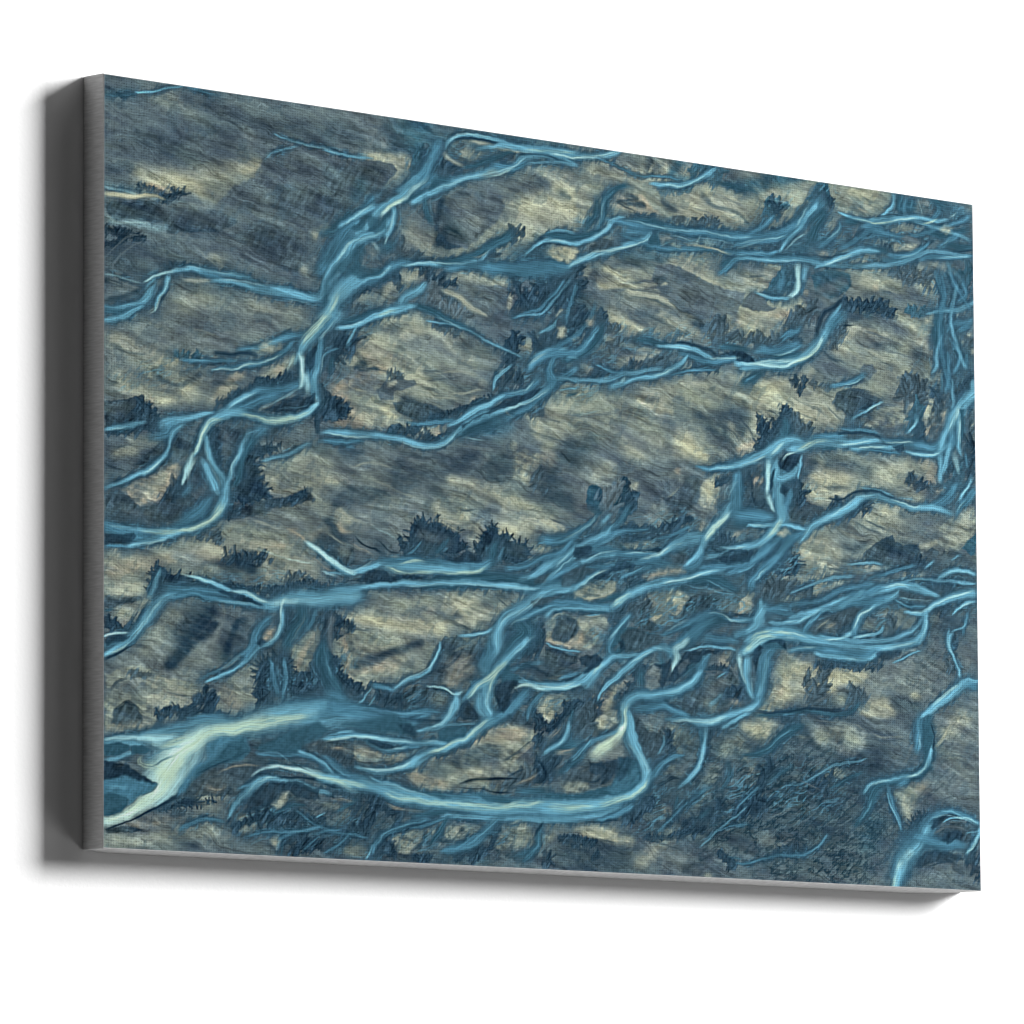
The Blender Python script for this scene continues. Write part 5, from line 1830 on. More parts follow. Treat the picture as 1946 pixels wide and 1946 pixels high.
gP .9:1170,846,15.6 1175,820,6.2 1164,862,10.4
dD .95:1201,812,15.6 1228,813,13.1 1254,818,15.7 1286,826,13.2 1313,834,10.6
gM .7:1270,843,15.8 1243,829,6.3
cC .9:1201,843,5.2 1201,869,10.4 1198,890,13 1179,910,10.4 1153,919,7.8
cB .9:1211,861,5.2 1241,866,5.2 1272,866,5.3
hW .6:1198,864,2.6 1201,885,2.6
cC .9:1153,891,5.2 1180,886,6.2 1195,883,5.2
hH .6:1153,890,2.1 1182,887,2.1
dN .9:1154,878,3.6 1182,878,3.6
cC 1:1564,801,6.5 1536,793,9.2 1503,788,9.2 1470,791,9.7 1443,801,9.6 1407,815,10.7 1375,828,10.6 1345,836,7.9 1323,848,6.3 1302,863,6.8 1278,878,6.8 1246,886,5.2 1219,886,4.2
cB 1:1380,817,6.4 1421,806,6.4 1448,795,5.4
hH .8:1448,795,2.1 1481,787,2.4 1511,790,2.2
hH .7:1326,845,2.1 1296,869,2.1 1270,879,2.1
hE .6:1476,789,1.9 1498,788,1.9
cB .9:1339,842,5.3 1318,859,6.3 1302,881,6.3 1291,898,3.7
hC .9:1329,853,2.1 1302,879,2.1 1291,893,2.1
cC 1:1484,798,5.4 1467,812,9.1 1437,828,9.1 1410,849,9.1 1396,868,8 1390,890,6.4 1371,902,6.4
hH .8:1437,831,2.1 1410,849,2.4 1396,868,2.4 1387,890,1.9
cB 1:1456,816,10.7 1393,829,10.6 1361,842,8
iD .9 2.1 2.6:1347,857 1380,843 1407,841 1393,861 1374,880 1344,893 1312,901 1301,894 1318,875
gY .8:1339,883,10.6
hP .8:1328,892,3.7 1355,872,3.7
hL .6:1309,894,3.2 1345,865,2.6
dN .8:1388,874,8 1360,895,5.3
iD .9 2.2 2.7:1486,797 1517,800 1553,805 1558,809 1530,815 1486,808
cC 1:1649,791,12 1614,799,12 1580,810,10.9 1558,820,9.2 1538,838,7 1516,842,5.4 1497,841,3.8
cB .9:1475,817,3.2 1503,828,4.3 1538,824,5.4
hW .8:1475,817,1.6 1500,825,1.6
hH .9:1648,786,2.2 1608,800,2.7 1572,811,2.7 1541,832,2.7 1502,843,1.9
hW .7:1475,809,1.3 1511,811,1.6 1552,813,1.6
cC 1:1541,837,6.5 1538,864,7 1529,888,7 1518,903,5.4
hW .6:1541,840,1.9 1541,866,2.2 1524,903,2.4
cC .9:1649,807,4.4 1628,814,5.5 1608,829,4.4 1599,840,2.7
hH .7:1649,808,1.6 1625,817,1.9 1608,829,1.9
cB .8:1630,832,3.8 1624,859,3.8 1618,876,2.7
cC .8:1585,889,3.8 1591,870,3.3
cC 1:1649,751,5.5 1620,748,6.5 1586,754,6.5 1567,769,4.3
hW .7:1648,751,1.6 1600,750,2.2 1570,766,1.9
cC .8:1649,770,3.3 1628,774,3.3 1609,771,2.2
dN .7:1544,782,5.4 1572,779,8.1 1600,782,8.2
dN .7:1558,833,10.8 1586,823,10.9
gM .6:1461,847,16.1 1558,849,16.2 1420,877,16
hG .7:1420,856,2.7 1447,864,2.7
cC .8:1436,880,2.7 1450,866,3.2 1461,860,2.7
cC .9:1387,905,3.7 1414,898,3.7 1442,890,3.7 1453,874,2.7
dD .8:1469,862,10.7 1474,885,10.7
gD .6:1585,863,21.7
hG .5:1544,853,2.7 1585,860,2.7
cC 1:1174,929,7.8 1200,916,10.4 1232,905,11.5 1267,905,11.5 1299,913,10.5 1339,912,9
hE 1:1179,928,3.6 1206,910,4.7 1232,900,3.1
hH .8:1232,900,2.1 1267,902,2.6 1301,910,2.1
bM .9:27,913,45.6 172,864,58.1 332,861,47.3
bG 1:60,1076,57.2 149,1045,57.8 127,1130,34.5
bD .8:286,1034,47 378,1063,47.5 262,1216,58.4
bS .7:217,992,46.6
gL .7:27,871,18.3 49,911,18.3 27,925,13.7
gP .5:16,895,13.7 217,838,14
gL .7:183,842,14 286,827,14.1
gG .9:149,866,23.2 127,857,13.9
gD .9:217,872,23.3 240,853,18.7 247,872,14.1
gN .7:251,869,11.7 231,859,9.4
gL .6:320,850,28.4 355,864,19 286,885,14.1 274,833,11.8
hP .6:270,834,4.7 297,824,3.8 332,820,2.4
hP .6:346,831,2.8 378,852,2.9 402,860,1.9
hD .6:355,838,1.9 390,859,1.9
hG .7:274,862,2.4 300,896,2.4
dD .9:316,887,7.1 332,876,8 355,881,3.8
hM .7:327,874,1.9 309,888,1.9
pD .97 1.7 2.9:378,823 390,808 433,803 433,845 418,849 397,836
gM .5:414,820,14.3
cW 1:346,812,4.7 367,822,6.2 392,839,7.1 416,854,5.7 433,860,6.2
hH .6:355,816,1.9 388,837,2.4 413,854,1.9
cC .6:388,861,2.4 413,864,3.3
pD .9 1.8 3.2:2,939 27,937 60,939 69,943 49,954 27,960 2,963
gL .8:33,974,13.7 60,962,11.4 78,944,9.2
gL .8:22,932,11.4 56,927,11.4
hK .6:27,923,3.7 49,923,3.7
gP .5:38,992,11.4
dN .95:7,990,9.1 20,996,6.8 38,1002,3.2 56,986,2.7 69,966,2.3
cT .9:2,970,3.2 16,964,2.7
cB 1:2,1031,5.5 22,1024,6.8 42,1016,6.9
cW .9:2,1015,2.7 22,1008,3.2 42,1004,3.2
iN .8 1.6 1.8:5,1019 29,1010 42,1011 33,1021 7,1030
pN .95 1.4 3.2:75,932 82,896 87,875 100,876 109,889 118,891 136,891 154,899 172,902 194,908 185,916 149,912 118,914 98,921
gT .8:96,888,9.2
cC 1:96,881,3.2 91,898,5.5 84,920,6.9 78,937,6
cC 1:3,1045,5.5 22,1034,5.9 42,1018,9.1 58,998,11 76,973,12.4 91,950,12.9 104,935,11.5 127,926,9.2
cB 1:109,920,11.5 138,920,10.2 172,917,7.9 201,917,7 229,921,3.7
cB 1:118,936,6 149,926,5.6 183,928,5.1 217,930,5.1 247,934,5.2 272,937,3.8
hW .8:47,1015,2.7 67,985,3.2 87,958,2.8 104,937,1.8
hH .8:3,1045,1.8 27,1036,2.3 44,1018,1.8
hW .6:183,933,1.4 229,931,1.9 270,937,1.4
cN .9:3,1053,2.7 25,1043,2.3 47,1027,1.8
cC 1:145,893,2.3 167,898,5.1 194,905,5.1 217,913,5.6 240,916,7 263,926,9.4 286,933,11.8
hH .9:127,890,1.8 149,893,2.8 172,900,2.8 194,903,1.9
hH .8:167,884,1.2 185,899,1.9 208,909,1.9
cC 1:433,901,21.5 402,909,19.1 367,914,16.6 332,919,16.6 297,927,14.1 274,934,9.4
cW .9:433,903,9.6 378,913,9.5 332,922,9.5 286,928,9.4
hH .9:213,913,1.9 240,913,3.3 263,923,3.3 286,928,3.8
hH .8:320,913,2.4 309,924,3.3 302,941,2.8 304,965,2.8
dN .9:208,904,3.3 251,910,4.2 309,905,4.2 343,892,4.7 378,891,5.2 413,883,4.8
iN .95 1.4 2.3:190,915 217,913 240,918 258,928 272,934 240,930 217,922
pG .98 3.2 1.8:109,951 131,937 163,934 194,934 203,945 194,994 183,1042 149,1057 118,1066 89,1066 78,1074 51,1053 49,1029 82,991 93,969
gD .9:149,974,23.1 131,999,23.1 172,948,18.6 118,1047,13.8
gN .8:185,951,13.9 145,1007,13.9 134,1025,9.2 113,1053,9.2 188,975,9.3
hN .8:118,1000,3.2 149,1007,3.2
hN .8:118,1014,2.8 149,1019,2.8
gM .6:100,990,13.8 71,1027,18.3 118,967,13.8
gD .7:217,997,18.6 206,1029,16.3 235,971,14
hG .8:208,940,4.7 201,969,5.6 185,1006,7 172,1055,4.6
hM .7:206,933,2.3 208,959,2.3
gN .7:238,961,7 224,972,5.6 208,1033,9.3
gS .9:224,948,9.3 247,941,7
hG .8:217,1040,5.6 194,1063,4.6
hM .7:238,1024,3.7 201,1058,3.7
hW .6:241,971,0.9 238,980,1.2
cC 1:304,941,8 306,960,7.1 299,985,6.1 286,1001,5.6 263,1012,4.7 247,1030,6.1 228,1051,4.7 201,1067,3.7 172,1081,2.3
cB 1:283,953,7.1 265,983,9.4 254,1008,8 240,1033,5.6
hC .9:265,969,1.9 251,1003,1.9 235,1029,1.6
hH .7:304,951,1.9 297,985,1.9 274,1011,1.9
iP .9 1.4 1.4:272,997 283,979 293,973 290,991 281,996
iN .8 1.9 1.9:258,1003 272,992 276,1001 265,1012
dN .95:318,923,5.7 316,945,8 318,964,9.4 309,989,4.7
cT 1:341,933,11.8 339,958,11.8 325,983,11.8 313,1008,9.4
cB .8:364,931,4.7 357,956,4.7 346,976,4.7
dD .9:364,946,7.1 353,966,7.1
hG .7:346,938,2.4 332,977,2.4 318,1003,2.4
cS .8:392,943,7.1 387,978,7.1 392,1002,5.7
pM .97 1.7 2.8:318,1008 332,997 350,976 364,965 371,979 369,1003 364,1028 355,1048 332,1055 325,1038
hD .8:341,996,2.4 364,1004,3.3
hD .8:332,1021,2.4 359,1028,3.3
hY .7:327,1016,2.8 355,1017,2.4
gP .7:329,1048,5.7 364,975,5.7
pN .95 2.4 3.3:315,1061 336,1052 364,1042 383,1051 387,1075 364,1091 331,1103 315,1092
pN .8 2.3 2.8:260,1043 276,1030 304,1023 318,1032 322,1058 308,1080 285,1106 267,1122 260,1084
cB .8:283,1034,4.7 288,1063,6.1 295,1094,7
cB .8:309,1028,3.8 308,1068,4.7 306,1105,4.7
hC .6:311,1032,1.4 311,1068,1.9 306,1112,1.9
cT .9:378,993,7.1 373,1027,9.5 378,1056,9.5 387,1082,9.5
hC .6:383,1014,1.4 392,1062,1.9
pM .97 1.4 2.9:392,989 402,957 413,939 432,940 432,1066 413,1051 397,1030
pL .9 1.4 1.9:404,935 433,935 432,954 413,946
gP .7:420,1048,11.9 418,987,11.9
gD .7:427,1028,9.5 425,960,9.6
dN .9:390,1016,5.7 401,1044,7.1 420,1070,7.2
dN .8:404,957,4.8 401,981,3.8
pM .98 1.4 2.3:185,1114 194,1091 217,1068 244,1042 258,1039 263,1055 258,1079 265,1091 260,1122 251,1137 237,1146 224,1137 206,1134 188,1132
gP .5:217,1121,18.6 206,1095,11.6
gG .7:235,1074,18.7
hL .7:217,1078,2.3 247,1061,2.3
hD .7:217,1095,1.9 240,1090,1.9 258,1087,1.9
dN .9:188,1137,2.3 217,1140,2.8 237,1148,2.3 260,1130,2.8 266,1103,2.8
pM .98 1.8 2.7:2,1080 27,1069 82,1064 104,1077 149,1083 172,1096 158,1120 136,1143 118,1135 87,1135 89,1168 49,1180 3,1186
gL .8:93,1087,18.4 127,1106,13.8 100,1120,13.8 71,1117,11.4
gG .7:49,1100,18.3 16,1114,13.6
hY .7:87,1074,2.8 118,1088,3.2 149,1100,2.3
hD .7:104,1103,1.8 145,1109,2.3 163,1115,1.9
hN .8:5,1115,2.7 22,1093,3.2 51,1081,2.7
hD .7:5,1089,2.3 27,1083,2.3
pD .95 2.3 1.4:14,1168 20,1144 38,1127 53,1130 64,1151 67,1165 38,1171
hK .8:18,1152,2.3 29,1134,2.3 42,1126,2.7 56,1135,2.3 69,1150,1.8
gP .5:71,1169,13.7 9,1178,6.8
dN .95:163,1118,11.6 176,1112,11.6 167,1134,11.6
dN .9:91,1146,5.5 118,1137,5.5 138,1143,6 154,1137,6.9
cN .8:167,1093,3.2 183,1088,3.2
cB .9:149,1152,11.5 183,1147,11.6 217,1152,9.3
cC 1:432,1125,28.6 389,1128,30.9 331,1137,25.9 285,1149,23.5 240,1157,21 194,1161,18.6 149,1168,18.5 93,1179,13.8 49,1192,11.4 3,1200,6.8
cB .9:432,1108,14.3 378,1109,14.2 331,1117,14.2 297,1127,9.4
cW 1:331,1137,11.8 285,1147,14.1 240,1157,14 194,1168,13.9 160,1182,18.5 127,1201,20.7 93,1227,20.6
cW 1:82,1192,13.7 116,1204,20.7 104,1238,22.9 127,1260,23 93,1286,22.9
cC .9:3,1207,6.8 38,1204,9.1 71,1202,9.1
cW .9:160,1180,23.1 145,1223,25.4 127,1255,25.3 104,1285,20.6
hE 1:355,1130,4.7 308,1141,9.4 262,1151,11.7 217,1164,11.6 172,1181,11.6 138,1207,11.5 118,1237,11.5 100,1266,9.2
hE .9:172,1174,6.9 127,1189,6.9 93,1205,5.5
hE .8:67,1217,4.6 60,1238,5.5 91,1243,11.5 113,1273,13.8
hW .7:16,1201,1.8 60,1189,2.3 104,1179,1.8
hT .8:76,1244,1.8 98,1229,1.8 118,1218,1.4
hB .7:71,1226,1.8 104,1207,1.8 136,1198,1.8
cC .9:2,1235,5.4 23,1229,5.9 51,1218,4.6
iT .98 1.4 1.4:1,1207 25,1202 42,1206 43,1216 25,1224 1,1228
iT .98 1.4 1.4:45,1209 64,1201 79,1209 69,1219 45,1223
hN .6:7,1205,1.8 38,1203,1.8
hN .5:47,1220,1.8 69,1216,1.8
iN .98 1.8 2.7:1,1237 27,1238 40,1242 42,1251 53,1250 71,1261 87,1277 82,1284 69,1295 1,1299
cB .9:2,1279,11.3 38,1280,11.4 67,1280,9.1
iN .5 2.7 1.4:2,1286 60,1288 60,1295 2,1299
iB .95 4.6 1.4:172,1219 178,1195 199,1179 231,1172 242,1184 250,1202 235,1220 208,1231 176,1238 149,1259 138,1283 122,1291 127,1272 149,1240
iT .9 4.6 1.4:194,1213 208,1191 235,1177 250,1202 235,1220 194,1232 172,1243 149,1263 158,1239
gD .9:308,1181,18.8 285,1193,14.1 343,1174,18.9
iT .9 5.6 1.9:253,1195 285,1178 331,1156 366,1139 389,1152 378,1167 345,1184 331,1197 285,1202
iD .95 3.2 3.2:167,1243 194,1230 235,1225 262,1218 285,1226 262,1237 244,1253 217,1266 228,1285 127,1291 149,1266
gP .5:194,1263,18.5
hP .6:163,1265,6.9 190,1275,6.9 208,1264,3.7
hP .5:208,1236,1.9 251,1228,1.9 274,1227,1.9
hN .8:154,1249,1.8 183,1233,2.3 228,1215,2.3 246,1202,1.9
cD .9:274,1208,4.7 308,1213,4.7
cB .9:262,1204,3.3 297,1206,4.7 331,1199,4.7 366,1211,5.7 389,1229,5.7 412,1240,5.7
cC .9:331,1192,3.3 359,1205,3.8 382,1220,3.8 401,1236,3.8 432,1246,3.8
hC .8:262,1204,1.4 297,1201,1.6 331,1218,1.6
hN .7:308,1203,1.9 343,1227,1.9 366,1233,1.9
cW 1:251,1247,3.3 276,1231,4.7 297,1225,4.7 327,1228,7.1 359,1233,8 391,1241,9.5 432,1258,10.5
hE .9:297,1225,1.9 331,1230,2.8 366,1238,3.8 401,1245,4.7 432,1258,5.7
cC .9:240,1284,7 258,1266,7.9 278,1253,7 308,1253,6.1 354,1260,5.7 389,1268,5.7
hH .7:240,1282,1.9 262,1261,2.3 290,1252,1.9
cB .8:228,1273,3.3 251,1262,3.7
pP .8 1.9 1.9:382,1186 413,1179 432,1188 432,1202 413,1194 392,1200
cN .9:297,1247,2.3 331,1247,2.8 366,1245,2.8 401,1257,3.3
cC .9:432,1156,3.3 401,1161,3.8 378,1169,3.3
hH .8:432,1168,1.9 396,1173,2.4 378,1172,1.9
iD .9 1.9 1.9:347,1184 373,1172 432,1178 432,1217 413,1218 392,1205 366,1197
hP .7:354,1186,3.3 373,1177,2.8
hP .8:385,1188,5.7 424,1191,5.7
bM .9:494,944,48.2 541,1002,36.3 638,908,36.7 661,1190,61.2 588,1207,36.4
bD .8:662,980,36.8 613,1058,48.7 759,1022,49.6 446,1313,59.6
pG .95 3.4 1.9:437,922 470,910 542,891 594,879 597,911 604,940 621,958 599,963 582,981 541,977 470,971 432,964 428,955 409,952 402,938
gM .8:518,918,24.2 566,901,14.6
gL .9:447,944,19.2 494,952,19.3 541,953,19.4 577,950,19.4 416,941,7.2
gY .8:561,929,7.3 585,949,14.6 416,946,7.2
gP .5:570,921,7.3
pL .97 2.4 2.0:597,881 650,872 699,867 736,872 753,870 723,895 699,915 681,929 657,931 650,946 635,940 621,939 604,923 589,917 594,899
gG .7:674,885,19.7 711,881,14.8
gD .5:711,871,12.3 614,927,7.3
gY .6:650,906,14.7 614,897,12.2 633,920,7.3
hN .8:682,881,2 718,901,2
hN .8:706,877,2 731,892,2
hN .8:721,873,2 743,883,2
hN .9:609,935,2.9 633,945,3.4 650,951,2.9
hK .7:621,936,2 645,951,2.4
hD .8:650,931,2 674,934,2
pM .98 1.9 2.4:428,965 470,971 517,972 560,978 580,984 572,1007 560,1027 541,1041 517,1055 498,1064 479,1063 451,1075 442,1066 416,1058 399,1035 390,1011 397,996 414,985
gL .6:482,1004,24 517,1004,19.3 446,1002,14.4 458,1059,12
gG .6:541,1002,19.4
gP .7:501,1029,14.4 482,1028,12 411,1039,11.9 423,1055,7.2 414,990,4.8
gD .8:437,1030,11.9 553,981,7.3
hK .8:425,1026,2.9 439,1032,3.8 446,1036,2.4
hD .7:400,986,3.8 430,967,3.3 470,964,3.4
hN .9:402,962,3.3 430,969,2.9
hP .6:407,998,1.4 423,987,1.9
dN .9:400,948,6.2 407,959,7.2 425,962,5.7
dN .8:381,944,19 386,966,14.3 381,988,9.5
dN .95:390,1021,4.8 399,1045,5.7 413,1063,5.7 432,1071,5.7 446,1075,4.8
cT .9:381,1002,9.5 385,1041,9.5 399,1069,9.5 409,1087,9.5
hC .6:383,1026,1.4 395,1062,1.9
cB .9:385,1089,14.2 411,1097,9.5
dN .9:418,1077,9.5 437,1083,9.6
pD .95 1.9 3.4:582,984 599,965 625,963 638,972 662,972 669,984 659,1005 654,1030 649,1047 632,1061 613,1062 584,1047 565,1039 577,1006
gP .5:613,1021,19.5 637,1004,12.2 603,1046,14.6 645,1023,9.8
hM .6:601,994,1.9 638,977,2.4 662,972,2
hM .6:603,1026,1.9 628,1007,2.4 657,990,2
hN .8:577,1026,1.9 606,1014,2.4 633,982,2
hM .5:613,1033,2.4 649,1025,2.4
cC .9:589,976,2.4 580,999,3.4 570,1024,3.9 560,1035,3.9 536,1046,5.8 517,1060,5.8 503,1071,4.8
hW .7:584,984,1.2 570,1022,1.7 529,1047,1.9 508,1068,1.9
cC .9:623,961,2.9 650,958,3.9 674,951,4.4 686,941,4.4
hH .6:623,961,1.2 657,957,1.5 679,949,1.5
cB .9:465,1066,4.8 482,1067,5.8 503,1073,5.8
dN .9:458,1069,3.4 477,1063,2.9 501,1066,2.4
cC .8:465,1069,1.9 453,1084,2.4 439,1102,2.4
cC .8:470,1083,1.9 456,1103,1.9
dN .95:479,1087,9.6 498,1093,12 489,1106,9.6
pD .98 1.4 2.4:510,1078 527,1059 546,1053 570,1058 594,1064 613,1072 603,1088 598,1103 565,1108 541,1109 512,1109
hP .7:517,1082,1.9 536,1061,2.4 558,1059,1.9
hP .6:527,1093,2.9 546,1077,2.4
hN .8:510,1104,1.9 510,1080,1.9 524,1067,1.9
hN .8:529,1105,2.4 553,1087,2.4 555,1072,1.9
hG .6:558,1091,1.9 560,1076,1.9
gM .6:584,1084,14.6
hK .7:565,1064,1.9 596,1066,1.9 613,1075,1.9
cW .9:563,1059,1.9 589,1059,2.9 613,1070,3.4 627,1066,4.9
pP .7 2.9 1.9:589,1050 625,1047 647,1050 637,1061 613,1062
cT 1:740,929,19.8 748,948,24.8 723,975,19.8 706,996,14.8
dN .9:760,937,14.9 765,961,14.9 750,983,12.4
dN .8:745,928,9.9 723,950,7.4
cC 1:750,958,7.4 730,979,9.9 710,998,10.8 688,1017,12.3 671,1043,12.3 654,1059,9.8 637,1078,4.9
hE 1:715,998,3.5 691,1017,5.4 671,1038,5.9 654,1059,5.9 637,1078,2.9
hW .6:765,946,2 740,973,2.5 718,993,2
cC 1:843,852,10 798,856,12.5 765,877,14.9 736,899,14.9 711,921,14.8 696,947,14.8 689,978,14.8 674,1003,12.3 666,1029,9.8
cB 1:679,968,7.4 674,994,12.3 666,1019,9.8
hW .8:785,870,2.5 745,901,3.5 721,918,2
hW .7:770,884,1.7 731,904,2 706,926,2 696,952,2
cB .9:843,890,10 797,894,7.5 760,907,8.4 735,922,7.4
hC .9:835,883,2 785,897,2 735,919,1.7
hH .8:716,943,1.5 730,924,1.7 755,915,1.5
hH .7:694,952,2 691,982,2.5
iD .9 2.0 2.0:755,885 785,877 810,873 785,890 760,897
iN .7 2.0 2.0:765,894 785,892 775,901
cC 1:679,1033,9.8 674,1058,12.3 673,1085,12.3 681,1107,14.7 678,1122,9.8
cC .9:661,1069,7.4 661,1093,9.8 671,1110,9.8
hW .7:681,1040,2.5 673,1078,2.9 683,1104,2.5
hE .8:693,1014,3 679,1040,3.4 678,1065,2
cB 1:749,1057,9.9 730,1076,10.9 710,1095,10.8 690,1114,12.3 673,1125,9.8
cC 1:685,1116,9.8 661,1133,10.8 637,1152,9.8 608,1169,9.7 579,1180,9.7 550,1197,10.6 517,1214,9.6 486,1225,8.2 458,1225,7.2 434,1219,3.8
hE .9:681,1112,3.9 656,1133,3.9 632,1155,3.4 600,1169,3.9 564,1189,3.9
hH .8:446,1218,1.9 474,1224,2.4 507,1217,3.4 540,1200,2.9
iN .95 1.7 2.9:688,1052 710,1023 735,1038 730,1049 717,1062 715,1080 703,1100 693,1091 688,1072
gS .7:710,1020,19.7
iT .9 2.5 1.5:706,1011 710,1006 718,1010 715,1025 735,1026 737,1038 710,1038 696,1041
hG .7:718,1022,1.5 735,1031,1.5
pG .95 2.5 2.0:770,971 789,962 822,972 842,978 842,1005 809,1013 772,1011 755,997
gD .7:784,1000,14.9 821,1017,20 760,1012,14.9
hN .7:715,1005,2.5 760,1012,3 809,1033,2.5
hM .5:784,1030,2.5 821,1029,2.5
dN .8:750,978,9.9 765,981,7.4
cW 1:735,1043,5.9 759,1047,5.9 784,1050,6 814,1045,6 842,1038,6.5
hH .9:718,1057,2 740,1046,3 772,1046,3 809,1045,3 842,1035,3
hC .8:730,1026,1.5 754,1042,2 784,1047,1.5
pN .9 1.7 2.5:717,1060 747,1052 759,1056 757,1072 739,1083 722,1074
pD .8 2.0 2.5:693,1116 735,1086 749,1097 759,1121 710,1125
gP .6:742,1083,9.9
cB .9:782,1055,3.5 764,1074,5.9 749,1095,4.9 745,1112,2.5
hC .7:759,1076,1.5 749,1100,1.5
pL .97 2.0 2.0:764,1069 789,1057 816,1057 826,1069 819,1087 799,1106 781,1112 769,1093 759,1084
gY .7:789,1092,14.9
gM .6:796,1069,12.4
dN .9:764,1101,7.4 769,1121,8.4 794,1121,6 818,1100,6 829,1081,7.5
hK .8:754,1127,2.5 784,1129,3 808,1113,2.5 824,1087,3
iN .9 2.0 2.0:620,1109 627,1089 639,1078 652,1092 661,1111 659,1118 632,1120
cC 1:618,1072,9.8 613,1094,12.2 598,1118,12.2 584,1136,9.7 560,1142,5.8 541,1146,3.4
hW .8:615,1077,2.4 603,1105,3.4 589,1128,3.4 560,1145,1.9
hH .8:620,1069,2 642,1060,2.4
cT 1:841,1148,15 798,1163,9.9
cB .9:376,1119,14.2 423,1120,14.3 470,1124,16.8 517,1136,12 565,1115,7.3
gB .8:446,1138,23.9 517,1138,14.5
cB .8:493,1118,5.8 541,1114,5.8 584,1106,4.9
hC .8:493,1115,1.4 529,1115,1.7 577,1114,1.9
iT .9 5.8 1.9:470,1124 505,1117 526,1128 545,1141 541,1156 507,1153 446,1148 411,1145
iN .7 3.4 1.9:507,1134 531,1132 545,1146 538,1159 517,1150
cN .7:529,1125,3.4 565,1127,3.9 589,1123,2.9
cC .8:596,1135,3.4 627,1130,2.9 654,1126,2.9
iT .9 3.4 1.5:579,1148 603,1135 632,1133 639,1139 632,1150 603,1164 584,1160
cC 1:376,1172,4.7 411,1167,6.2 451,1160,7.2 493,1164,7.2 536,1169,7.2 576,1166,7.3 603,1162,4.9
hH .9:376,1177,1.9 411,1170,2.4 453,1162,2.9 498,1164,2.9 545,1168,2.4
hH .7:555,1167,1.9 588,1160,1.9
cB .9:453,1169,3.3 469,1180,4.8 493,1186,5.8 522,1177,4.8 553,1175,4.8
hW .8:486,1186,1.7 505,1180,2.2 536,1176,1.7
iN .9 1.7 1.9:458,1169 481,1170 498,1174 498,1181 479,1182
pM .97 1.9 2.4:385,1181 418,1176 453,1181 474,1190 507,1187 536,1181 564,1179 541,1190 502,1207 469,1214 432,1207 399,1195
gD .8:434,1178,14.3 399,1180,9.5
gP .5:517,1192,12 390,1188,4.7 404,1199,7.1
hN .8:413,1182,1.9 446,1196,1.9
dN .9:390,1195,7.1 406,1206,8.1 427,1219,5.7 453,1235,4.8
hK .7:415,1206,1.9 446,1211,2.4 481,1209,2.4 507,1200,1.9
hW .7:434,1217,1.4 458,1222,1.9 481,1223,1.7
pM .98 2.4 1.9:521,1226 555,1206 588,1185 620,1163 644,1149 681,1132 722,1124 759,1129 769,1145 749,1167 722,1193 734,1205 685,1220 636,1228 615,1239 603,1255 555,1255 536,1239
gL .7:673,1147,19.6 722,1144,19.7 612,1200,19.5 649,1215,14.7
gY .6:600,1196,12.1 656,1212,7.3
gP .7:734,1138,14.8 673,1149,14.7 540,1224,12.1 588,1241,14.5
gG .9:680,1183,22.1 649,1178,14.7
gD .8:685,1181,14.7 572,1213,14.5 673,1169,9.8 552,1216,7.2
hD .6:661,1163,2.9 710,1167,3
hP .6:680,1137,2.5 710,1132,3 749,1129,2.5
dN .7:612,1178,3.4 584,1187,2.9 651,1153,2.9 683,1131,2.9
dN .9:769,1145,5.9 769,1160,5
hK .9:617,1239,2.9 648,1227,3.4 685,1225,2.9 717,1221,3 739,1219,2.5
hN .8:697,1195,2.5 734,1173,3 764,1143,3
hK .8:759,1183,2.5 778,1194,3 781,1214,3 758,1231,3
hP .7:714,1199,2.5 744,1172,3 764,1151,2.5
hP .7:721,1235,3 749,1221,3.5 771,1205,3
hM .6:627,1239,3.4 661,1237,3.4 680,1240,3.4
hK .8:617,1244,2.4 648,1247,2.4 685,1247,2.5 721,1248,2.5
hN .8:704,1221,2.5 729,1208,2.5 754,1196,2.5
dD .8:734,1232,14.8 766,1210,14.8 697,1239,9.8
gD .8:771,1178,14.9 808,1128,14.9
hP .6:783,1144,3 808,1123,3.5
hP .6:793,1174,5 808,1168,5 833,1166,5
cC .8:833,1116,3.5 823,1139,4.5 798,1158,5.5 778,1175,4
cT .9:833,1086,3.5 833,1111,5
dN .8:798,1188,14.9 783,1209,14.9
gS .8:808,1213,19.9 833,1196,15 783,1239,19.8
cB .7:841,1180,5 820,1207,5
cB .8:376,1203,4.7 399,1219,7.1 422,1232,7.1 453,1240,4.8
hC .6:376,1208,1.7 404,1226,1.7 432,1239,1.4
cC 1:376,1240,11.8 406,1243,11.9 436,1250,12.9 474,1258,12 516,1267,13 564,1277,14.5 612,1279,14.6 685,1282,17.2 758,1275,17.3 840,1270,19.9
hE .9:390,1244,3.8 422,1246,4.8 457,1259,4.8
hE .9:481,1262,4.8 540,1273,5.8 600,1279,7.3 660,1278,8.3 734,1272,7.4 783,1264,5
hW .6:446,1245,1.9 517,1255,2.4 576,1266,1.9
cC .9:458,1237,3.3 493,1249,4.8 540,1261,4.8 588,1265,3.9
cB .9:564,1262,5.8 600,1267,7.3 660,1261,9.8 709,1261,7.4
iT .8 3.4 1.4:555,1258 588,1261 607,1267 588,1270
iT .8 3.4 1.5:648,1257 697,1252 719,1265 709,1271 673,1265
cT .9:734,1247,9.9 783,1244,9.9
cC .9:588,1300,4.8 660,1298,5.9 733,1299,7.4 840,1293,7.5
dN .9:376,1264,5.7 411,1264,7.1 446,1269,7.2 481,1277,5.7
dN .8:434,1289,14.3 469,1282,12 516,1299,12
hP .6:383,1280,3.8 411,1281,3.8 434,1284,2.4
hM .6:493,1278,1.9 526,1291,2.4 564,1294,2.4
cT .8:399,1303,3.3 434,1280,3.8
dD .9:540,1300,12.1 576,1300,9.7 612,1293,5.8
dN .7:660,1293,3.9 709,1290,4.9
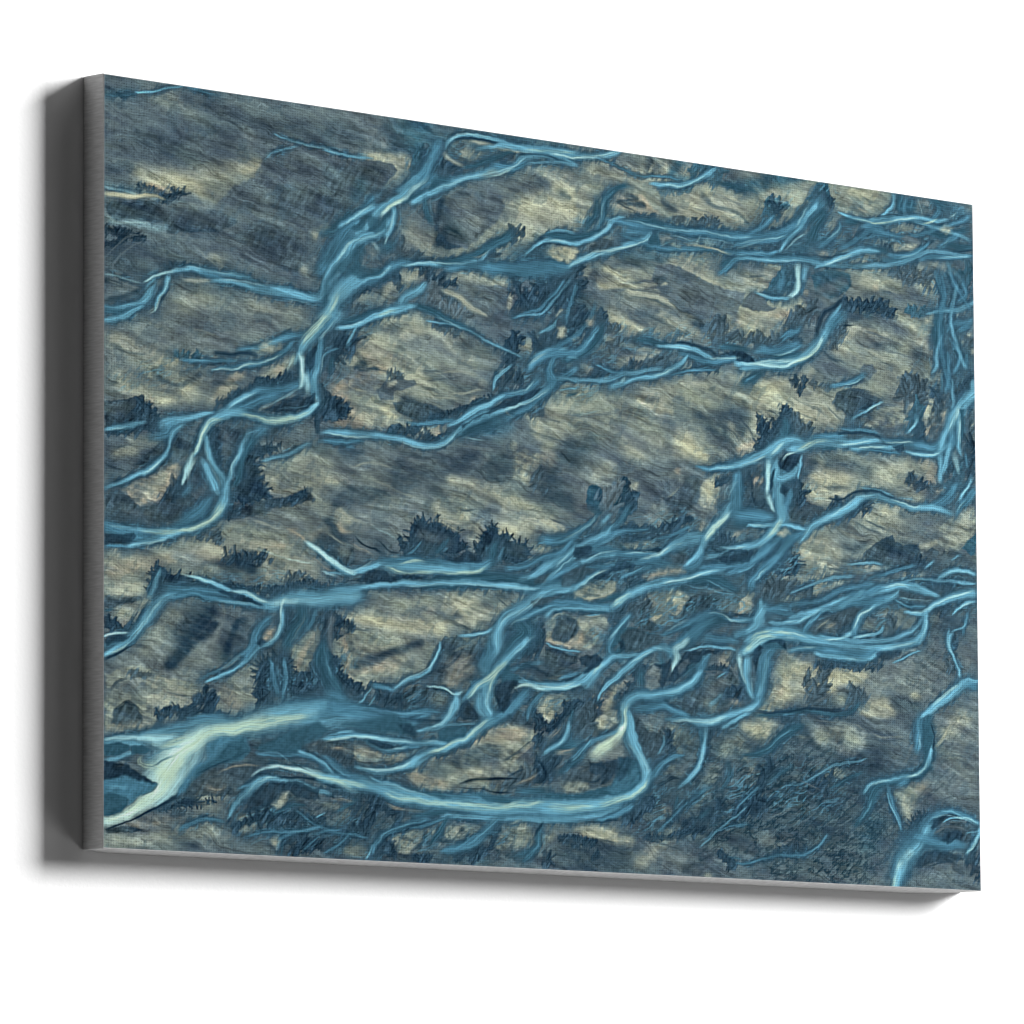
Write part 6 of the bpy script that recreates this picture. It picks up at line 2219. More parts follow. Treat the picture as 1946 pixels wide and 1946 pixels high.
gD .8:422,1314,23.8 493,1310,14.4
bD 1:1033,1209,101.9 1188,1199,103.7 856,1094,50.1 1163,1073,51.8
bS .8:882,967,62.9 1086,1027,64.2
bD .9:1136,1253,77.3 1007,1273,50.8
kS .9:1084,1205,76.9 1215,1197,78 1162,1277,64.6
kS .7:831,1109,37.4 807,1073,24.9
pL .95 2.0 2.5:964,862 997,843 1023,836 1061,848 1056,864 1046,877 1043,888 1025,905 997,910 984,895 984,875
gP .8:1002,868,12.8 992,857,10.2
gY .7:1004,891,15.3 1023,856,15.3
hP .8:1000,861,4.1 1007,871,3.6
hY .8:1015,875,1.5 1040,888,1.5
hD .6:1020,880,1 1038,893,1
pL .97 1.8 2.6:1116,859 1134,849 1165,844 1168,821 1184,814 1189,829 1181,858 1189,873 1139,877
gP .5:1139,869,10.4 1181,871,7.8
pD .97 2.0 2.6:1046,875 1061,848 1087,838 1118,843 1116,869 1121,876 1087,881 1045,895
gT .6:1069,880,10.3
pD .95 2.0 2.5:938,876 964,867 984,878 984,898 994,907 1009,914 991,925 963,917 943,906
pM .98 2.0 1.5:783,925 798,911 818,905 858,906 898,905 903,910 893,936 877,955 865,968 842,968 805,968 783,957
gP .8:790,957,7.5 837,956,12.5 850,944,10
gL .7:857,924,12.5 793,924,7.5 893,911,7.6
pD .98 6.0 1.0:795,934 805,913 820,907 843,912 850,929 840,945 820,959 797,956 793,947
gN .5:830,913,10
gG .6:888,924,10.1
hL .7:790,922,2 805,908,2 828,904,2
hN .9:818,903,1.7 843,905,2
cC .9:888,899,3 858,904,2.5
hL .7:845,905,1.8 870,905,2 898,898,1.8
pS .9 3.5 2.0:862,969 887,946 903,935 923,921 958,913 971,924 943,919 923,933 902,960 892,976 857,974
pD .97 2.0 3.0:782,970 807,973 847,977 847,995 820,1007 782,1015
cC .8:783,961,2.5 797,969,2.7 817,970,2.7 852,972,2.8
hC .5:790,966,1.5 812,971,1.5 852,973,1.5
iN .97 1.8 3.0:847,985 860,975 882,974 892,984 887,997 872,1010 857,1017 864,1003 852,999
pD .9 2.0 2.5:782,1015 832,1009 857,1004 827,1024 782,1040
hM .5:782,1030,3 822,1022,3
cB 1:943,894,7.6 923,918,7.6 908,945,8.6 905,970,11.1 917,979,10.1
iT .9 2.5 2.0:913,939 923,923 948,914 971,922 994,927 999,940 973,957 943,967 917,972 923,951 905,965
pG .95 2.5 2.5:930,955 943,944 979,944 996,953 978,964 938,970
iD .95 2.0 3.0:923,938 938,919 963,917 984,928 1009,931 999,947 973,960 933,968 930,948 923,943
iN .9 2.0 1.5:919,949 928,941 935,963 925,969
cC .9:943,896,3.5 923,918,4.5 905,940,4
hW .6:933,907,1.5 908,937,2 897,956,1.8
cC 1:976,970,6.1 943,975,6.6 912,980,8.6 890,997,10.1 874,1020,11 857,1037,8.5
cC 1:782,1047,6 819,1045,6 852,1032,6.5 882,1007,6
hH .8:782,1049,1.7 822,1046,2 857,1037,2
hE .7:897,988,3.5 882,1005,4 872,1023,3.5
cB .9:807,1030,4 844,1018,3.5
pP .9 2.0 2.5:857,1069 877,1050 902,1041 932,1021 942,1023 922,1047 912,1065 892,1082 866,1079
gY .7:917,1047,6.1 899,1081,10.1
dN .95:861,1084,15 877,1068,10
dN .95:927,1072,6.1 930,1059,6.1 942,1045,5.1 945,1030,6.1
cC 1:999,955,4.1 973,970,7.6 953,987,8.6 932,1003,8.6 907,1025,6.5 889,1047,3.5 879,1063,2.5
hH .8:994,958,1.8 968,975,2 943,992,1.8
hC .8:922,1012,1.8 899,1039,1.8
dN .9:948,1007,5.1 973,995,5.1
cB 1:1191,883,5.2 1165,890,5.2 1134,888,5.2 1113,879,7.7 1095,883,10.3 1061,899,8.7 1030,914,6.1 1004,927,3.6
hH .8:1095,880,1.5 1116,876,1.8 1134,883,1.8 1147,892,2.1 1181,889,1.8
hW .7:1009,921,2 1035,904,2.6 1061,891,2.1
dN .8:1129,878,2.6 1165,880,2.6
pP .6 2.5 2.0:1002,924 1022,915 1030,919 1009,934
cT 1:1134,888,10.3 1100,896,15.5 1074,913,18 1055,935,15.4
cB 1:1113,890,6.2 1082,907,10.3 1056,927,11.3 1037,947,11.3 1024,968,10.2
cB .9:1087,930,10.3 1125,929,10.3 1152,930,7.8
cW 1:1056,933,6.2 1035,955,8.7 1037,970,8.7 1029,983,6.1 1024,994,2.6
cC 1:989,956,5.1 1009,954,8.7 1030,960,7.7
hH .8:1035,960,3.6 1029,986,2
hH .7:991,956,1.8 1014,956,2
cT .9:1073,977,10.3 1047,999,10.2
iN .95 2.0 2.6:1050,956 1073,952 1120,950 1112,959 1086,961 1081,976 1068,975 1055,994 1029,1016 1011,1015 1024,994 1035,983
iS .6 2.6 2.0:1035,985 1058,968 1063,978 1040,1000
iN .95 1.5 2.0:983,994 996,983 1009,980 1022,973 1022,984 1016,1002 1011,1017 1006,1033 1001,1023
cT .9:1004,972,7.6 1004,1008,6.1
iG .95 1.5 1.5:975,1033 981,1000 991,989 1001,995 998,1029 983,1037
gP .6:983,1032,4.1
cT .9:968,1003,7.6 965,1031,10.1
dN .9:958,1009,7.6 973,1000,5.1
hH .6:999,978,1.3 986,989,1.5 981,1000,1.3
cC .9:1050,956,2.6 1086,945,3.6 1125,945,4.1 1151,948,3.6
hH .7:1055,952,1.5 1076,947,1.8 1092,948,1.8
cB 1:1099,960,5.1 1086,971,10.3 1078,997,10.3 1060,1019,11.3 1029,1036,12.8 996,1046,13.7 963,1051,13.7 942,1063,12.6
cC 1:1081,992,6.2 1060,1019,8.7 1026,1037,10.2 996,1046,10.2 957,1052,10.1 942,1061,10.1 934,1079,8.6
hW .7:1073,1003,2.6 1044,1028,3.1 1008,1043,3.1
cB 1:952,1075,6.1 978,1071,8.6 1008,1066,8.7 1029,1072,7.7 1054,1083,6.1
cC 1:1013,1091,3.6 1047,1088,6.1 1080,1091,10.3 1111,1084,11.3 1145,1074,10.3 1174,1062,9.3 1195,1045,8.8 1206,1023,7.8
hH .8:1021,1094,2.5 1059,1090,3.1 1098,1087,5.1 1137,1077,4.1
hH .6:1163,1070,2.6 1190,1053,3.1
cC 1:1121,1098,5.2 1150,1086,5.2 1176,1069,5.2
cB 1:1238,923,11.5 1214,948,13 1204,980,15.6 1201,1013,15.6 1195,1039,10.4
cC .9:1214,956,6.8 1206,992,7.8 1200,1029,7.8
cC 1:1175,959,7.8 1172,982,8.8 1174,1010,7.8 1185,1035,6.2
hW .6:1175,969,2.1 1180,999,2.1 1187,1032,1.8
iN .95 1.8 2.1:1191,942 1201,931 1207,936 1196,967 1188,994 1185,968
iT .9 3.6 1.6:1201,934 1217,922 1238,918 1252,924 1251,937 1238,936 1217,940
iN .9 1.8 2.1:1212,928 1223,920 1241,917 1252,924 1253,937 1244,933 1233,923
cC 1:1279,907,15.8 1254,906,14.1 1228,911,14.1 1204,923,13 1183,940,13 1164,952,10.4
hE 1:1239,909,2.6 1212,915,6.3 1191,929,6.8 1175,943,6.2 1164,954,4.1
hH .6:1279,912,2.6 1244,912,3.1
cC 1:1207,858,10.4 1197,880,10.4 1194,898,7.8 1175,910,5.2
cB .9:1175,913,5.2 1152,922,5.2
cC .9:1279,875,4.2 1249,883,3.7 1223,883,2.6
hH .6:1279,877,1.6 1244,885,1.6
cB .9:1218,860,5.2 1258,859,4.2
dN .8:1217,899,3.7 1249,893,4.2 1279,886,4.2
gP .7:1167,900,7.8
gL .7:1151,961,18.1 1133,967,12.9 1164,980,7.8
dD .9:1143,966,10.3
cW .9:1159,957,7.8 1164,985,5.2 1172,1010,3.1
gP .5:1125,970,10.3
pD .95 2.0 3.1:1021,1057 1073,1013 1099,1001 1143,984 1154,1001 1174,1020 1177,1038 1151,1045 1111,1063 1085,1081 1047,1081
gG .8:1120,1012,15.5 1093,1052,12.9
gL .6:1104,1054,12.9
cC .6:1122,1035,5.2 1098,1057,5.1
dN .95:1138,1033,7.7 1164,1029,8.8 1174,1031,6.2
gP .6:1148,1053,10.3
cS .8:1086,991,2.1 1112,989,2.6 1130,993,2.6
dN .9:1094,986,3.6 1122,983,5.2 1133,988,3.1
cC .8:1133,990,2.1 1112,1002,2.1
pG .98 2.0 2.0:955,1085 983,1078 1013,1078 1008,1099 1000,1120 977,1116 962,1102
iD .95 2.0 2.0:950,1083 962,1087 972,1106 982,1116 1008,1117 1003,1140 987,1166 974,1169 962,1142 954,1118
hG .7:990,1100,5.1
gM .8:1046,1119,15.3 1023,1108,12.7 1033,1145,12.8
cS .9:1011,1099,6.1 1013,1109,5.1
dN .8:1018,1121,7.6 1013,1141,10.2 1026,1151,6.1
cC .6:1010,1124,2.5 1008,1142,3.1 997,1158,2.5
hM .7:1033,1133,1.5 1033,1155,1.5
cC 1:932,1069,10.1 932,1089,10.1 929,1114,9.1
hE 1:942,1061,6.1 934,1079,6.6 932,1099,6.6 929,1117,6.6 911,1138,8.6 891,1157,10 873,1176,8.5
cC 1:942,1083,7.6 944,1108,15.2 949,1133,17.7 962,1160,15.2 972,1182,12.7 977,1202,12.7 966,1223,12.6 941,1239,15.1 906,1254,17.6 855,1265,20 806,1270,19.9 781,1271,19.8
hW .8:952,1148,5.1 972,1177,6.1 979,1202,6.1
hE .95:982,1202,3.5 971,1222,5.1 946,1242,5 905,1257,6 875,1266,5
hE .8:781,1271,7.4 830,1271,8.5 880,1266,6
hH .8:937,1137,3 954,1155,3.5
cH .9:932,1104,6.1 916,1133,11.1 896,1152,12.6 876,1171,11
iL .5 6.0 3.5:861,1177 886,1147 911,1128 927,1120 929,1140 931,1165 921,1173 901,1174 881,1183 873,1186
hE .7:921,1125,4 894,1149,5 871,1171,3.5
iG .9 3.0 2.0:906,1141 924,1130 931,1154 929,1167 911,1166
iD .97 2.0 3.0:831,1206 846,1190 866,1179 876,1186 886,1178 901,1187 916,1171 921,1185 916,1208 901,1222 881,1228 855,1242 831,1246 811,1245 813,1230
gM .7:841,1235,12.5
iM .9 3.0 2.0:813,1232 831,1224 863,1222 866,1234 843,1243 818,1244
hG .7:846,1208,2.5 866,1189,2.5
hN .9:863,1184,2.5 888,1187,3 906,1201,2.5
hP .6:886,1200,2 881,1228,2
iT .98 3.5 2.5:924,1170 941,1166 957,1173 964,1193 966,1210 951,1229 931,1238 880,1253 830,1256 781,1256 781,1247 830,1249 881,1233 906,1224 918,1201
iB .6 5.0 2.0:931,1202 956,1188 961,1213 943,1232 906,1242 893,1237
gS .8:801,1218,29.8 794,1198,19.9 869,1139,15
cB .8:922,1117,5 881,1140,6.5 851,1160,6 831,1179,5
cT .7:856,1169,6 831,1191,6 806,1208,7.5
pL .97 2.0 2.5:874,1106 889,1090 912,1078 924,1079 927,1099 906,1113 881,1123
gY .7:886,1107,8.5
hD .6:901,1101,1.5 924,1090,1.5
dN .9:819,1087,7.5 832,1081,7.5 814,1105,6
hK .9:822,1084,2.5 831,1094,2.5 819,1100,3
hK .7:811,1113,2.5 796,1124,2.5
dD .8:844,1108,15 864,1089,12.5 851,1132,10
gY .6:792,1074,9.9 789,1094,12.4
hP .7:781,1147,4 801,1131,4 816,1117,3
cC .9:831,1111,3.5 824,1134,4.5 801,1158,5.5 781,1169,4
hH .6:824,1137,1.5 801,1158,1.7
hP .7:796,1171,3.5 826,1161,3.5 841,1155,2.5
dN .9:786,1184,9.9 781,1204,12.4
cC .7:871,1141,2 846,1168,2 831,1184,2
cC 1:1088,1101,6.7 1085,1124,6.7 1082,1155,6.7 1072,1181,6.7 1048,1205,6.1 1035,1219,3.6
cT .9:1077,1102,5.1 1080,1129,4.1
hW .7:1085,1134,1.8 1079,1168,2.1 1059,1197,1.8
dN .9:1075,1104,4.1 1108,1097,8.7 1116,1089,5.2
dN .7:1095,1108,5.1 1093,1141,4.1
dD .9:982,1171,10.1 1002,1155,10.2
cB .9:987,1201,7.6 997,1186,8.6 1015,1169,6.6 1046,1154,2.6
hC .6:995,1186,1.8 1013,1172,2 1043,1160,1.5
pM .7 2.5 2.0:1002,1190 1028,1176 1054,1179 1048,1195 1007,1198
gG .6:1059,1159,15.3 1048,1190,12.8
hK .7:987,1222,2.5 1020,1204,3.1 1048,1200,2.6
hC .6:1007,1225,1.5 1033,1216,1.5
hK .7:976,1237,2.5 1002,1246,2.5
dN .9:951,1274,10.1 936,1285,10.1 981,1247,6.1
cC .9:781,1294,7.4 830,1291,8.5 880,1283,8.5 921,1266,7.5
cB 1:880,1293,5 920,1278,7.5 946,1259,6.1
hN .8:830,1306,2.5 880,1296,3 930,1288,3
gL .7:805,1307,12.4 880,1313,12.5 843,1313,10
hK .7:800,1325,3.5 818,1326,3
gM .8:1200,1093,20.8 1189,1094,15.6 1229,1024,15.7 1259,962,21 1270,987,15.7
gY .8:1216,1095,15.6 1189,1091,13 1237,1023,15.7
gP .5:1227,1035,13
gL .8:1264,978,13.1
cT .9:1190,1071,4.2 1229,1068,5.2 1277,1059,5.2
cT .9:1277,1085,7.9 1242,1113,7.8 1215,1136,6.2 1189,1148,4.2
hL .7:1208,1119,2.1 1226,1104,1.8
hD .8:1221,1050,3.1 1190,1060,3.1
gS .5:1071,1237,15.4 1058,1258,15.3
gM .6:1074,1242,12.8 1150,1120,12.9 1193,1224,10.4
gG .5:1131,1164,15.5 1136,1202,15.5
cT .7:1131,1164,4.1 1136,1189,4.1 1120,1218,3.1
cT .8:1033,1234,3.6 1027,1260,3.6
cT .8:1094,1256,4.1 1079,1274,4.1
cB .6:1199,1209,2.6 1170,1231,2.6 1146,1253,2.1
cB .5:1172,1277,3.1 1146,1291,2.6
hD .7:1058,1263,3.1 1094,1245,3.1 1123,1218,3.1
dN .6:1084,1266,12.8 1115,1254,10.3 1071,1293,12.8
dN .6:1149,1265,10.3 1175,1256,10.3 1214,1236,10.4
hG .5:1201,1275,2.6 1254,1246,2.6
hG .5:1161,1298,2.6 1227,1281,2.6
cT .6:1215,1197,4.2 1255,1169,4.2
dN .6:1019,1280,10.2 1045,1296,10.2
gP .4:1012,1265,10.2 1032,1297,12.7
bD 1:1282,1240,104.7 1416,1206,79.7 1337,1107,65.9
bG .9:1284,994,52.5 1419,984,53.3 1501,964,53.7 1597,1063,54.2 1609,1168,54.2
bD .9:1308,1303,78.7 1202,1270,51.9
bG .7:1585,905,40.7
kS 1:1229,1268,104.1 1389,1259,92.6 1334,1340,78.9 1442,1308,66.5
kS .8:1230,1140,52.1 1336,1159,52.7
kS .5:1557,881,54.1 1552,1342,53.8
gL .8:1271,977,18.4 1298,990,18.4 1338,990,15.8 1239,1026,15.7
gY .7:1231,1024,13 1244,1046,10.5 1263,975,10.5 1351,981,13.2
gP .8:1234,1016,10.4
gY .8:1338,987,15.8 1381,971,13.3 1405,977,10.6 1311,1002,10.5 1343,1008,10.6
hY .8:1346,969,3.7 1373,966,3.2 1397,975,3.2 1419,966,2.7
hL .7:1250,971,2.6 1271,959,3.1
dD .9:1295,980,5.3 1295,996,6.8 1290,1007,5.3
dD .9:1325,968,10.6 1338,961,7.9 1311,1021,13.2 1300,1037,10.5
gD .9:1316,1025,21.1 1337,1039,15.8 1386,1015,15.9
dD .9:1392,1007,10.6 1405,1014,8 1386,1031,10.6
cS .7:1311,1034,3.2 1332,1019,3.2 1348,1010,2.6
gM .9:1359,1027,13.2
gY .8:1418,1033,16 1446,1026,13.3 1454,1039,13.4
gL .9:1454,1026,10.7 1467,1046,10.7 1405,1045,10.6
hY .8:1437,1024,3.7 1465,1038,4.3 1478,1053,2.7
gD .7:1481,1026,16.1 1514,1027,10.8
hK 1:1484,1047,3.2 1497,1047,2.7
hK .9:1492,1028,2.1 1503,1040,2.1
hK .9:1503,1022,2.1 1514,1034,2.2
hH .9:1481,1041,1.3 1489,1045,1.3
hH .9:1492,1033,1.6 1500,1043,1.3
hH .9:1503,1025,1.6 1514,1032,1.3
hY .9:1466,1051,2.1 1475,1058,1.6
gY .6:1514,1008,10.8
gG .6:1528,975,16.2 1419,1002,16
hK .4:1537,909,3.8 1557,905,3.8
cT .9:1239,1067,4.2 1270,1057,5.2 1310,1054,5.3 1351,1054,5.3 1380,1049,5.3 1399,1030,5.3
cN .8:1191,1063,3.1 1231,1065,3.7 1300,1050,3.7 1364,1045,3.7
cB .6:1244,1069,2.6 1270,1062,2.6
pL .95 6.2 1.6:1154,1091 1167,1080 1204,1080 1231,1086 1228,1101 1204,1108 1172,1105
gY .7:1173,1095,10.4 1212,1092,10.4
dN .9:1265,1073,10.5 1273,1083,13.1 1252,1079,10.5
cT 1:1284,1085,6.3 1252,1100,7.8 1225,1122,7.8 1191,1142,6.2 1164,1149,4.1
hC .5:1268,1088,1.6 1230,1119,1.8 1198,1139,1.6
hY .6:1209,1118,2.1 1225,1109,1.8
pG .95 5.2 2.1:1292,1084 1316,1075 1350,1075 1391,1077 1418,1091 1409,1115 1385,1135 1358,1131 1323,1123 1299,1104
gM .7:1323,1103,15.8 1364,1084,15.9 1391,1103,10.6
hG .9:1300,1071,2.1 1350,1070,2.1 1391,1075,2.1 1418,1088,2.1
hM .7:1267,1106,2.6 1299,1107,3.2
hN .8:1396,1108,2.1 1415,1096,2.1
hD .8:1418,1075,2.1 1445,1089,2.7 1486,1086,3.2
hM .6:1418,1086,1.9 1453,1096,2.4 1500,1091,2.4
hD .8:1418,1096,2.7 1458,1104,3.2 1499,1096,3.2
hD .7:1310,1124,2.6 1350,1142,3.2 1385,1145,3.7
hM .5:1404,1128,1.9 1415,1112,1.9
gL .6:1336,1179,13.2 1323,1173,13.2 1360,1175,10.6
hL .6:1261,1184,3.1 1283,1180,2.6
gD .8:1445,1126,21.3 1390,1155,15.9
cT .8:1406,1167,3.7 1384,1179,4.2 1357,1194,3.7 1336,1203,2.6
hC .5:1384,1179,1.6 1349,1198,1.6
dN .7:1336,1190,10.5 1309,1202,7.9
cT .9:1554,1118,5.4 1527,1068,16.2
cB 1:1528,1047,9.2 1524,1073,10.8 1521,1100,10.8 1518,1121,8.1
cT 1:1544,1040,8.1 1541,1067,13.5 1541,1098,13.5 1543,1124,10.8 1537,1148,9.7 1521,1163,9.1 1488,1173,9.1 1455,1182,9.1 1427,1197,8 1411,1209,6.4
cC 1:1549,1106,3.2 1546,1127,6.5 1537,1148,6.5 1518,1163,6.4 1488,1170,6.4 1455,1180,5.3 1427,1192,5.3 1408,1211,3.2
hW .7:1524,1078,2.2 1524,1120,2.2
hH .8:1543,1135,1.9 1529,1157,2.2 1493,1172,2.1
hH .6:1468,1174,1.9 1430,1192,1.9 1414,1206,1.6
iT .97 2.7 1.6:1536,1062 1547,1064 1552,1087 1549,1108 1532,1123 1530,1094
cN .9:1549,1061,1.9 1555,1087,1.9 1552,1113,1.9
cC 1:1648,966,5.5 1623,976,12 1595,1000,11.9 1567,1020,10.8 1541,1038,8.1 1528,1049,4.3
hH .8:1617,977,2.7 1583,1000,3.3 1550,1029,3.2
hW .8:1572,1022,2.7 1539,1046,2.2
cB .9:1648,977,9.3 1628,981,9.3
cC 1:1596,878,4.3 1588,886,5.4 1587,902,5.4 1598,925,3.8 1609,946,3.8 1614,964,5.4
hH .7:1624,851,1.6 1618,868,1.9
cC .8:1627,851,2.7 1619,865,2.7 1596,875,2.7
hW .7:1586,884,1.9 1587,900,1.9 1604,935,1.4
dN .9:1596,888,5.4 1596,904,3.8
dD .9:1587,931,4.3 1595,952,8.1 1590,942,5.4
cC .8:1648,964,2.7 1626,968,2.7
gG .7:1626,928,21.8
gL .8:1597,1063,16.3 1616,1046,16.3 1582,1077,13.5
hY .8:1554,1111,2.7 1577,1083,3.8 1599,1049,3.8
gS .6:1624,1114,16.3
hD .7:1576,1122,2.2 1621,1122,2.2 1646,1128,2.2
hD .5:1582,1117,2.2 1646,1115,2.2
gS .5:1567,1183,40.5 1609,1207,32.5
hD .5:1553,1213,2.7 1637,1192,2.7
dN .9:1471,1184,8 1460,1195,6.4
cB .9:1499,1175,8 1482,1186,7
cB .8:1460,1187,4.3 1463,1213,4.8 1468,1239,4.3 1481,1262,3.7 1489,1280,2.7
cC .8:1457,1203,1.9 1460,1229,2.7 1473,1254,2.7 1486,1272,2.1
hW .7:1460,1229,1.3 1473,1252,1.6
cT 1:1444,1194,10.7 1427,1213,11.7 1416,1237,8 1402,1258,6.4 1389,1277,3.7
hC .6:1427,1215,1.6 1411,1245,1.9 1394,1272,1.6
hN .9:1406,1214,2.1 1400,1238,2.1
hN .9:1419,1208,1.6 1414,1227,1.9
hP .6:1386,1249,2.1 1381,1268,2.1
gM .9:1484,1212,13.4 1504,1200,16.1 1498,1235,16.1 1493,1219,8
gL .8:1498,1245,10.7 1482,1207,5.3 1500,1253,8
hK .8:1471,1218,1.3 1498,1227,1.3
hK .7:1515,1166,1.3 1512,1195,1.6
hM .7:1515,1197,1.3 1517,1207,1.6
gP .6:1526,1186,16.1
gT .6:1429,1270,26.6 1415,1310,26.5
pN .97 2.7 3.2:1495,1279 1509,1260 1525,1246 1542,1240 1553,1245 1536,1267 1519,1283 1497,1295 1486,1311
cB 1:1648,1255,5.4 1622,1241,6.5 1592,1232,8.1 1567,1239,10.8 1544,1256,13.5 1530,1283,24.2 1508,1310,29.5 1488,1342,24.1 1477,1367,18.7
cC 1:1541,1266,8.1 1525,1299,13.4 1502,1326,18.7 1483,1351,16 1472,1367,13.3
cW .9:1505,1318,8 1486,1345,10.7 1472,1367,9.6
hH .8:1491,1332,6.4 1475,1356,6.4 1468,1367,5.3
cC .8:1649,1252,3.8 1619,1244,3.8 1592,1232,3.8 1569,1233,3.2
cB .9:1552,1303,16.2 1585,1303,10.8 1619,1302,8.1
iN .9 1.9 2.2:1544,1269 1550,1253 1569,1241 1594,1237 1608,1242 1580,1248 1561,1263 1547,1274
pD .9 2.7 2.7:1539,1277 1580,1259 1622,1257 1647,1271 1635,1295 1594,1298 1538,1303
cC .9:1648,1255,3.3 1622,1246,3.3 1591,1248,2.7 1569,1257,2.2
hH .7:1647,1254,1.6 1619,1246,1.6 1594,1248,1.4
cS .9:1552,1279,3.2 1580,1267,3.8 1619,1270,3.8
iN .95 2.2 2.7:1566,1291 1574,1278 1602,1274 1619,1281 1608,1289 1580,1298
cC 1:1648,1271,4.4 1638,1295,4.9 1621,1317,4.3
hH .7:1648,1271,1.6 1635,1303,1.9 1616,1320,1.6
cC .6:1648,1268,2.2 1622,1278,2.2
iN .8 2.7 2.7:1513,1349 1530,1319 1557,1310 1607,1321 1615,1328 1590,1335 1552,1337 1529,1351
dN .9:1635,1330,16.3 1643,1350,16.3
pS .7 2.7 2.7:1591,1322 1624,1322 1618,1339 1590,1348 1579,1338
gM .4:1590,1353,10.8
hN .8:1535,1351,2.7 1579,1335,2.7 1612,1344,2.7
cB .8:1335,1291,3.2 1319,1312,4.2 1297,1329,4.2 1268,1338,4.2 1228,1343,4.2 1202,1349,3.6 1175,1358,3.1 1149,1360,3.1
hC .6:1329,1299,1.6 1308,1323,1.6 1270,1335,1.6
hC .5:1196,1349,1.6 1170,1361,1.5
dN .7:1228,1338,5.2 1281,1327,7.8
gG .7:1255,1316,15.6 1241,1324,7.8 1202,1308,15.6
gM .4:1334,1324,13.1
hN .7:1189,1294,2.1 1229,1286,2.1
cB .6:1150,1291,3.1 1171,1282,2.6
dN .7:1217,1172,15.6 1203,1188,15.6 1190,1232,13 1166,1259,10.3
gG .5:1225,1135,13 1172,1164,12.9 1190,1219,6.2
cB .5:1198,1206,2.1 1171,1231,2.1 1156,1244,2.1
hM .4:1185,1222,2.6 1195,1214,2.6
hS .9:1251,1187,1.3 1288,1193,1.3 1322,1209,1.3
hN .7:1300,1264,2.1 1313,1289,2.1 1329,1294,2.1
hG .5:1348,1277,2.6 1356,1269,2.6
gD .9:1415,1349,21.2 1361,1359,15.8
bG .9:32,1372,29.6 129,1357,30 207,1353,24.2
bM .5:168,1272,40.2 187,1302,30.2
bD .8:306,1305,51 326,1356,40.9
kS .8:306,1295,51 346,1345,41
cB .9:1,1274,9.8 32,1274,11.9 59,1275,9.9
iN .97 1.6 1.2:0,1238 19,1238 40,1243 44,1251 61,1258 76,1265 88,1273 86,1280 75,1288 59,1287 32,1280 0,1274
hD .7:13,1245,3.2 36,1248,2.4
hP .5:15,1244,2.4 38,1243,2.4
iB .95 2.8 0.8:0,1268 32,1262 65,1268 88,1274 76,1288 61,1297 42,1311 40,1300 0,1295
hC .8:2,1276,3.9 25,1279,4.7 51,1279,2.8
hW .5:5,1282,2.4 28,1283,2.4
iT .98 2.0 0.8:0,1291 17,1291 34,1296 42,1300 41,1311 32,1321 19,1329 0,1331
hN .6:6,1290,1.4 32,1295,1.4
cH 1:129,1223,18 119,1255,22 103,1280,19.9 76,1304,15.9 48,1322,11.9 19,1336,9.9 1,1341,9.8
cW .8:140,1237,8 127,1266,8 109,1292,6 86,1314,4.8
hE 1:133,1213,10 121,1242,12 105,1268,14 86,1292,11.9 63,1309,9.9 38,1325,7.9 13,1337,7.1 1,1341,7.1
hE .9:117,1234,8 94,1256,10 98,1276,10
hE .8:86,1249,6 109,1226,6 133,1204,6 158,1186,6
hE .8:286,1146,10.2 247,1155,12.2 207,1164,10.1 178,1175,6
cN 1:148,1257,4 133,1281,5.2 109,1302,5.2 86,1318,3.2 61,1330,2 32,1342,2 4,1355,2
pN .9 2.0 2.0:144,1274 158,1293 160,1299 187,1296 168,1307 140,1311 102,1321 90,1322 113,1308 133,1291
pD .9 1.6 1.6:2,1356 28,1346 48,1347 67,1353 51,1359 32,1360 6,1366
hN .8:38,1350,2 65,1353,2
pP .45 2.8 2.0:32,1344 71,1329 109,1327 136,1332 109,1343 71,1352
hD .8:102,1342,1.6 113,1339,1.6
dD .9:117,1327,4.8 135,1322,3.2
gD .7:148,1376,16 129,1371,12
gL .5:19,1379,15.8 9,1384,11.8 183,1350,12.1
gM .7:176,1272,20.1 164,1283,12
gP .4:179,1265,16.1
dN .8:197,1283,6 209,1278,4
hD .8:152,1267,2 179,1253,2.4 207,1247,2
hP .5:187,1246,2.4 227,1231,2 252,1228,1.6
gM .6:213,1274,10.1 164,1310,12
cB .8:127,1353,3.2 152,1339,4.8 177,1329,4.8 207,1332,4
hN .8:135,1348,2 158,1333,2.4 187,1316,2.4
hB .8:144,1337,1.6 168,1326,2
cC 1:213,1323,4 223,1300,6.1 239,1280,7.3 254,1263,6.9 274,1251,6.1 298,1250,5.3
hH .8:262,1258,1.6 282,1250,2 298,1248,1.4
hW .6:225,1298,1.6 241,1278,2
cN .8:211,1334,2 217,1319,2
iN .8 2.0 2.8:235,1312 254,1279 276,1261 316,1253 373,1260 373,1281 326,1283 314,1276 286,1298 262,1308
gL .8:300,1289,10.2
iL .9 1.6 2.0:288,1294 306,1278 314,1276 306,1293 296,1300
gY .7:238,1324,12.1 252,1325,6.1 240,1344,10.1 286,1327,4.9 326,1323,4.9
iL .8 1.6 1.6:233,1345 242,1336 248,1342 242,1348
hL .8:223,1331,2 235,1320,2.4 252,1319,2
dN .9:227,1339,8.1 262,1327,10.1 306,1326,10.2 366,1325,10.3
hY .7:284,1328,2 290,1325,2
hY .7:322,1323,2 330,1323,2
cB .8:246,1357,2.8 276,1349,4.1 316,1349,4.1 356,1340,4.9 373,1335,4.1
cT .8:286,1315,2.8 316,1297,2.9 346,1295,2.9
hC .6:306,1351,1.6 346,1343,2 373,1335,1.6
hC .5:254,1311,1.2 276,1313,1.2 306,1305,1.4 316,1301,1
gY .8:294,1366,8.1
iL .9 1.6 2.0:286,1365 298,1358 300,1364 292,1375 286,1371
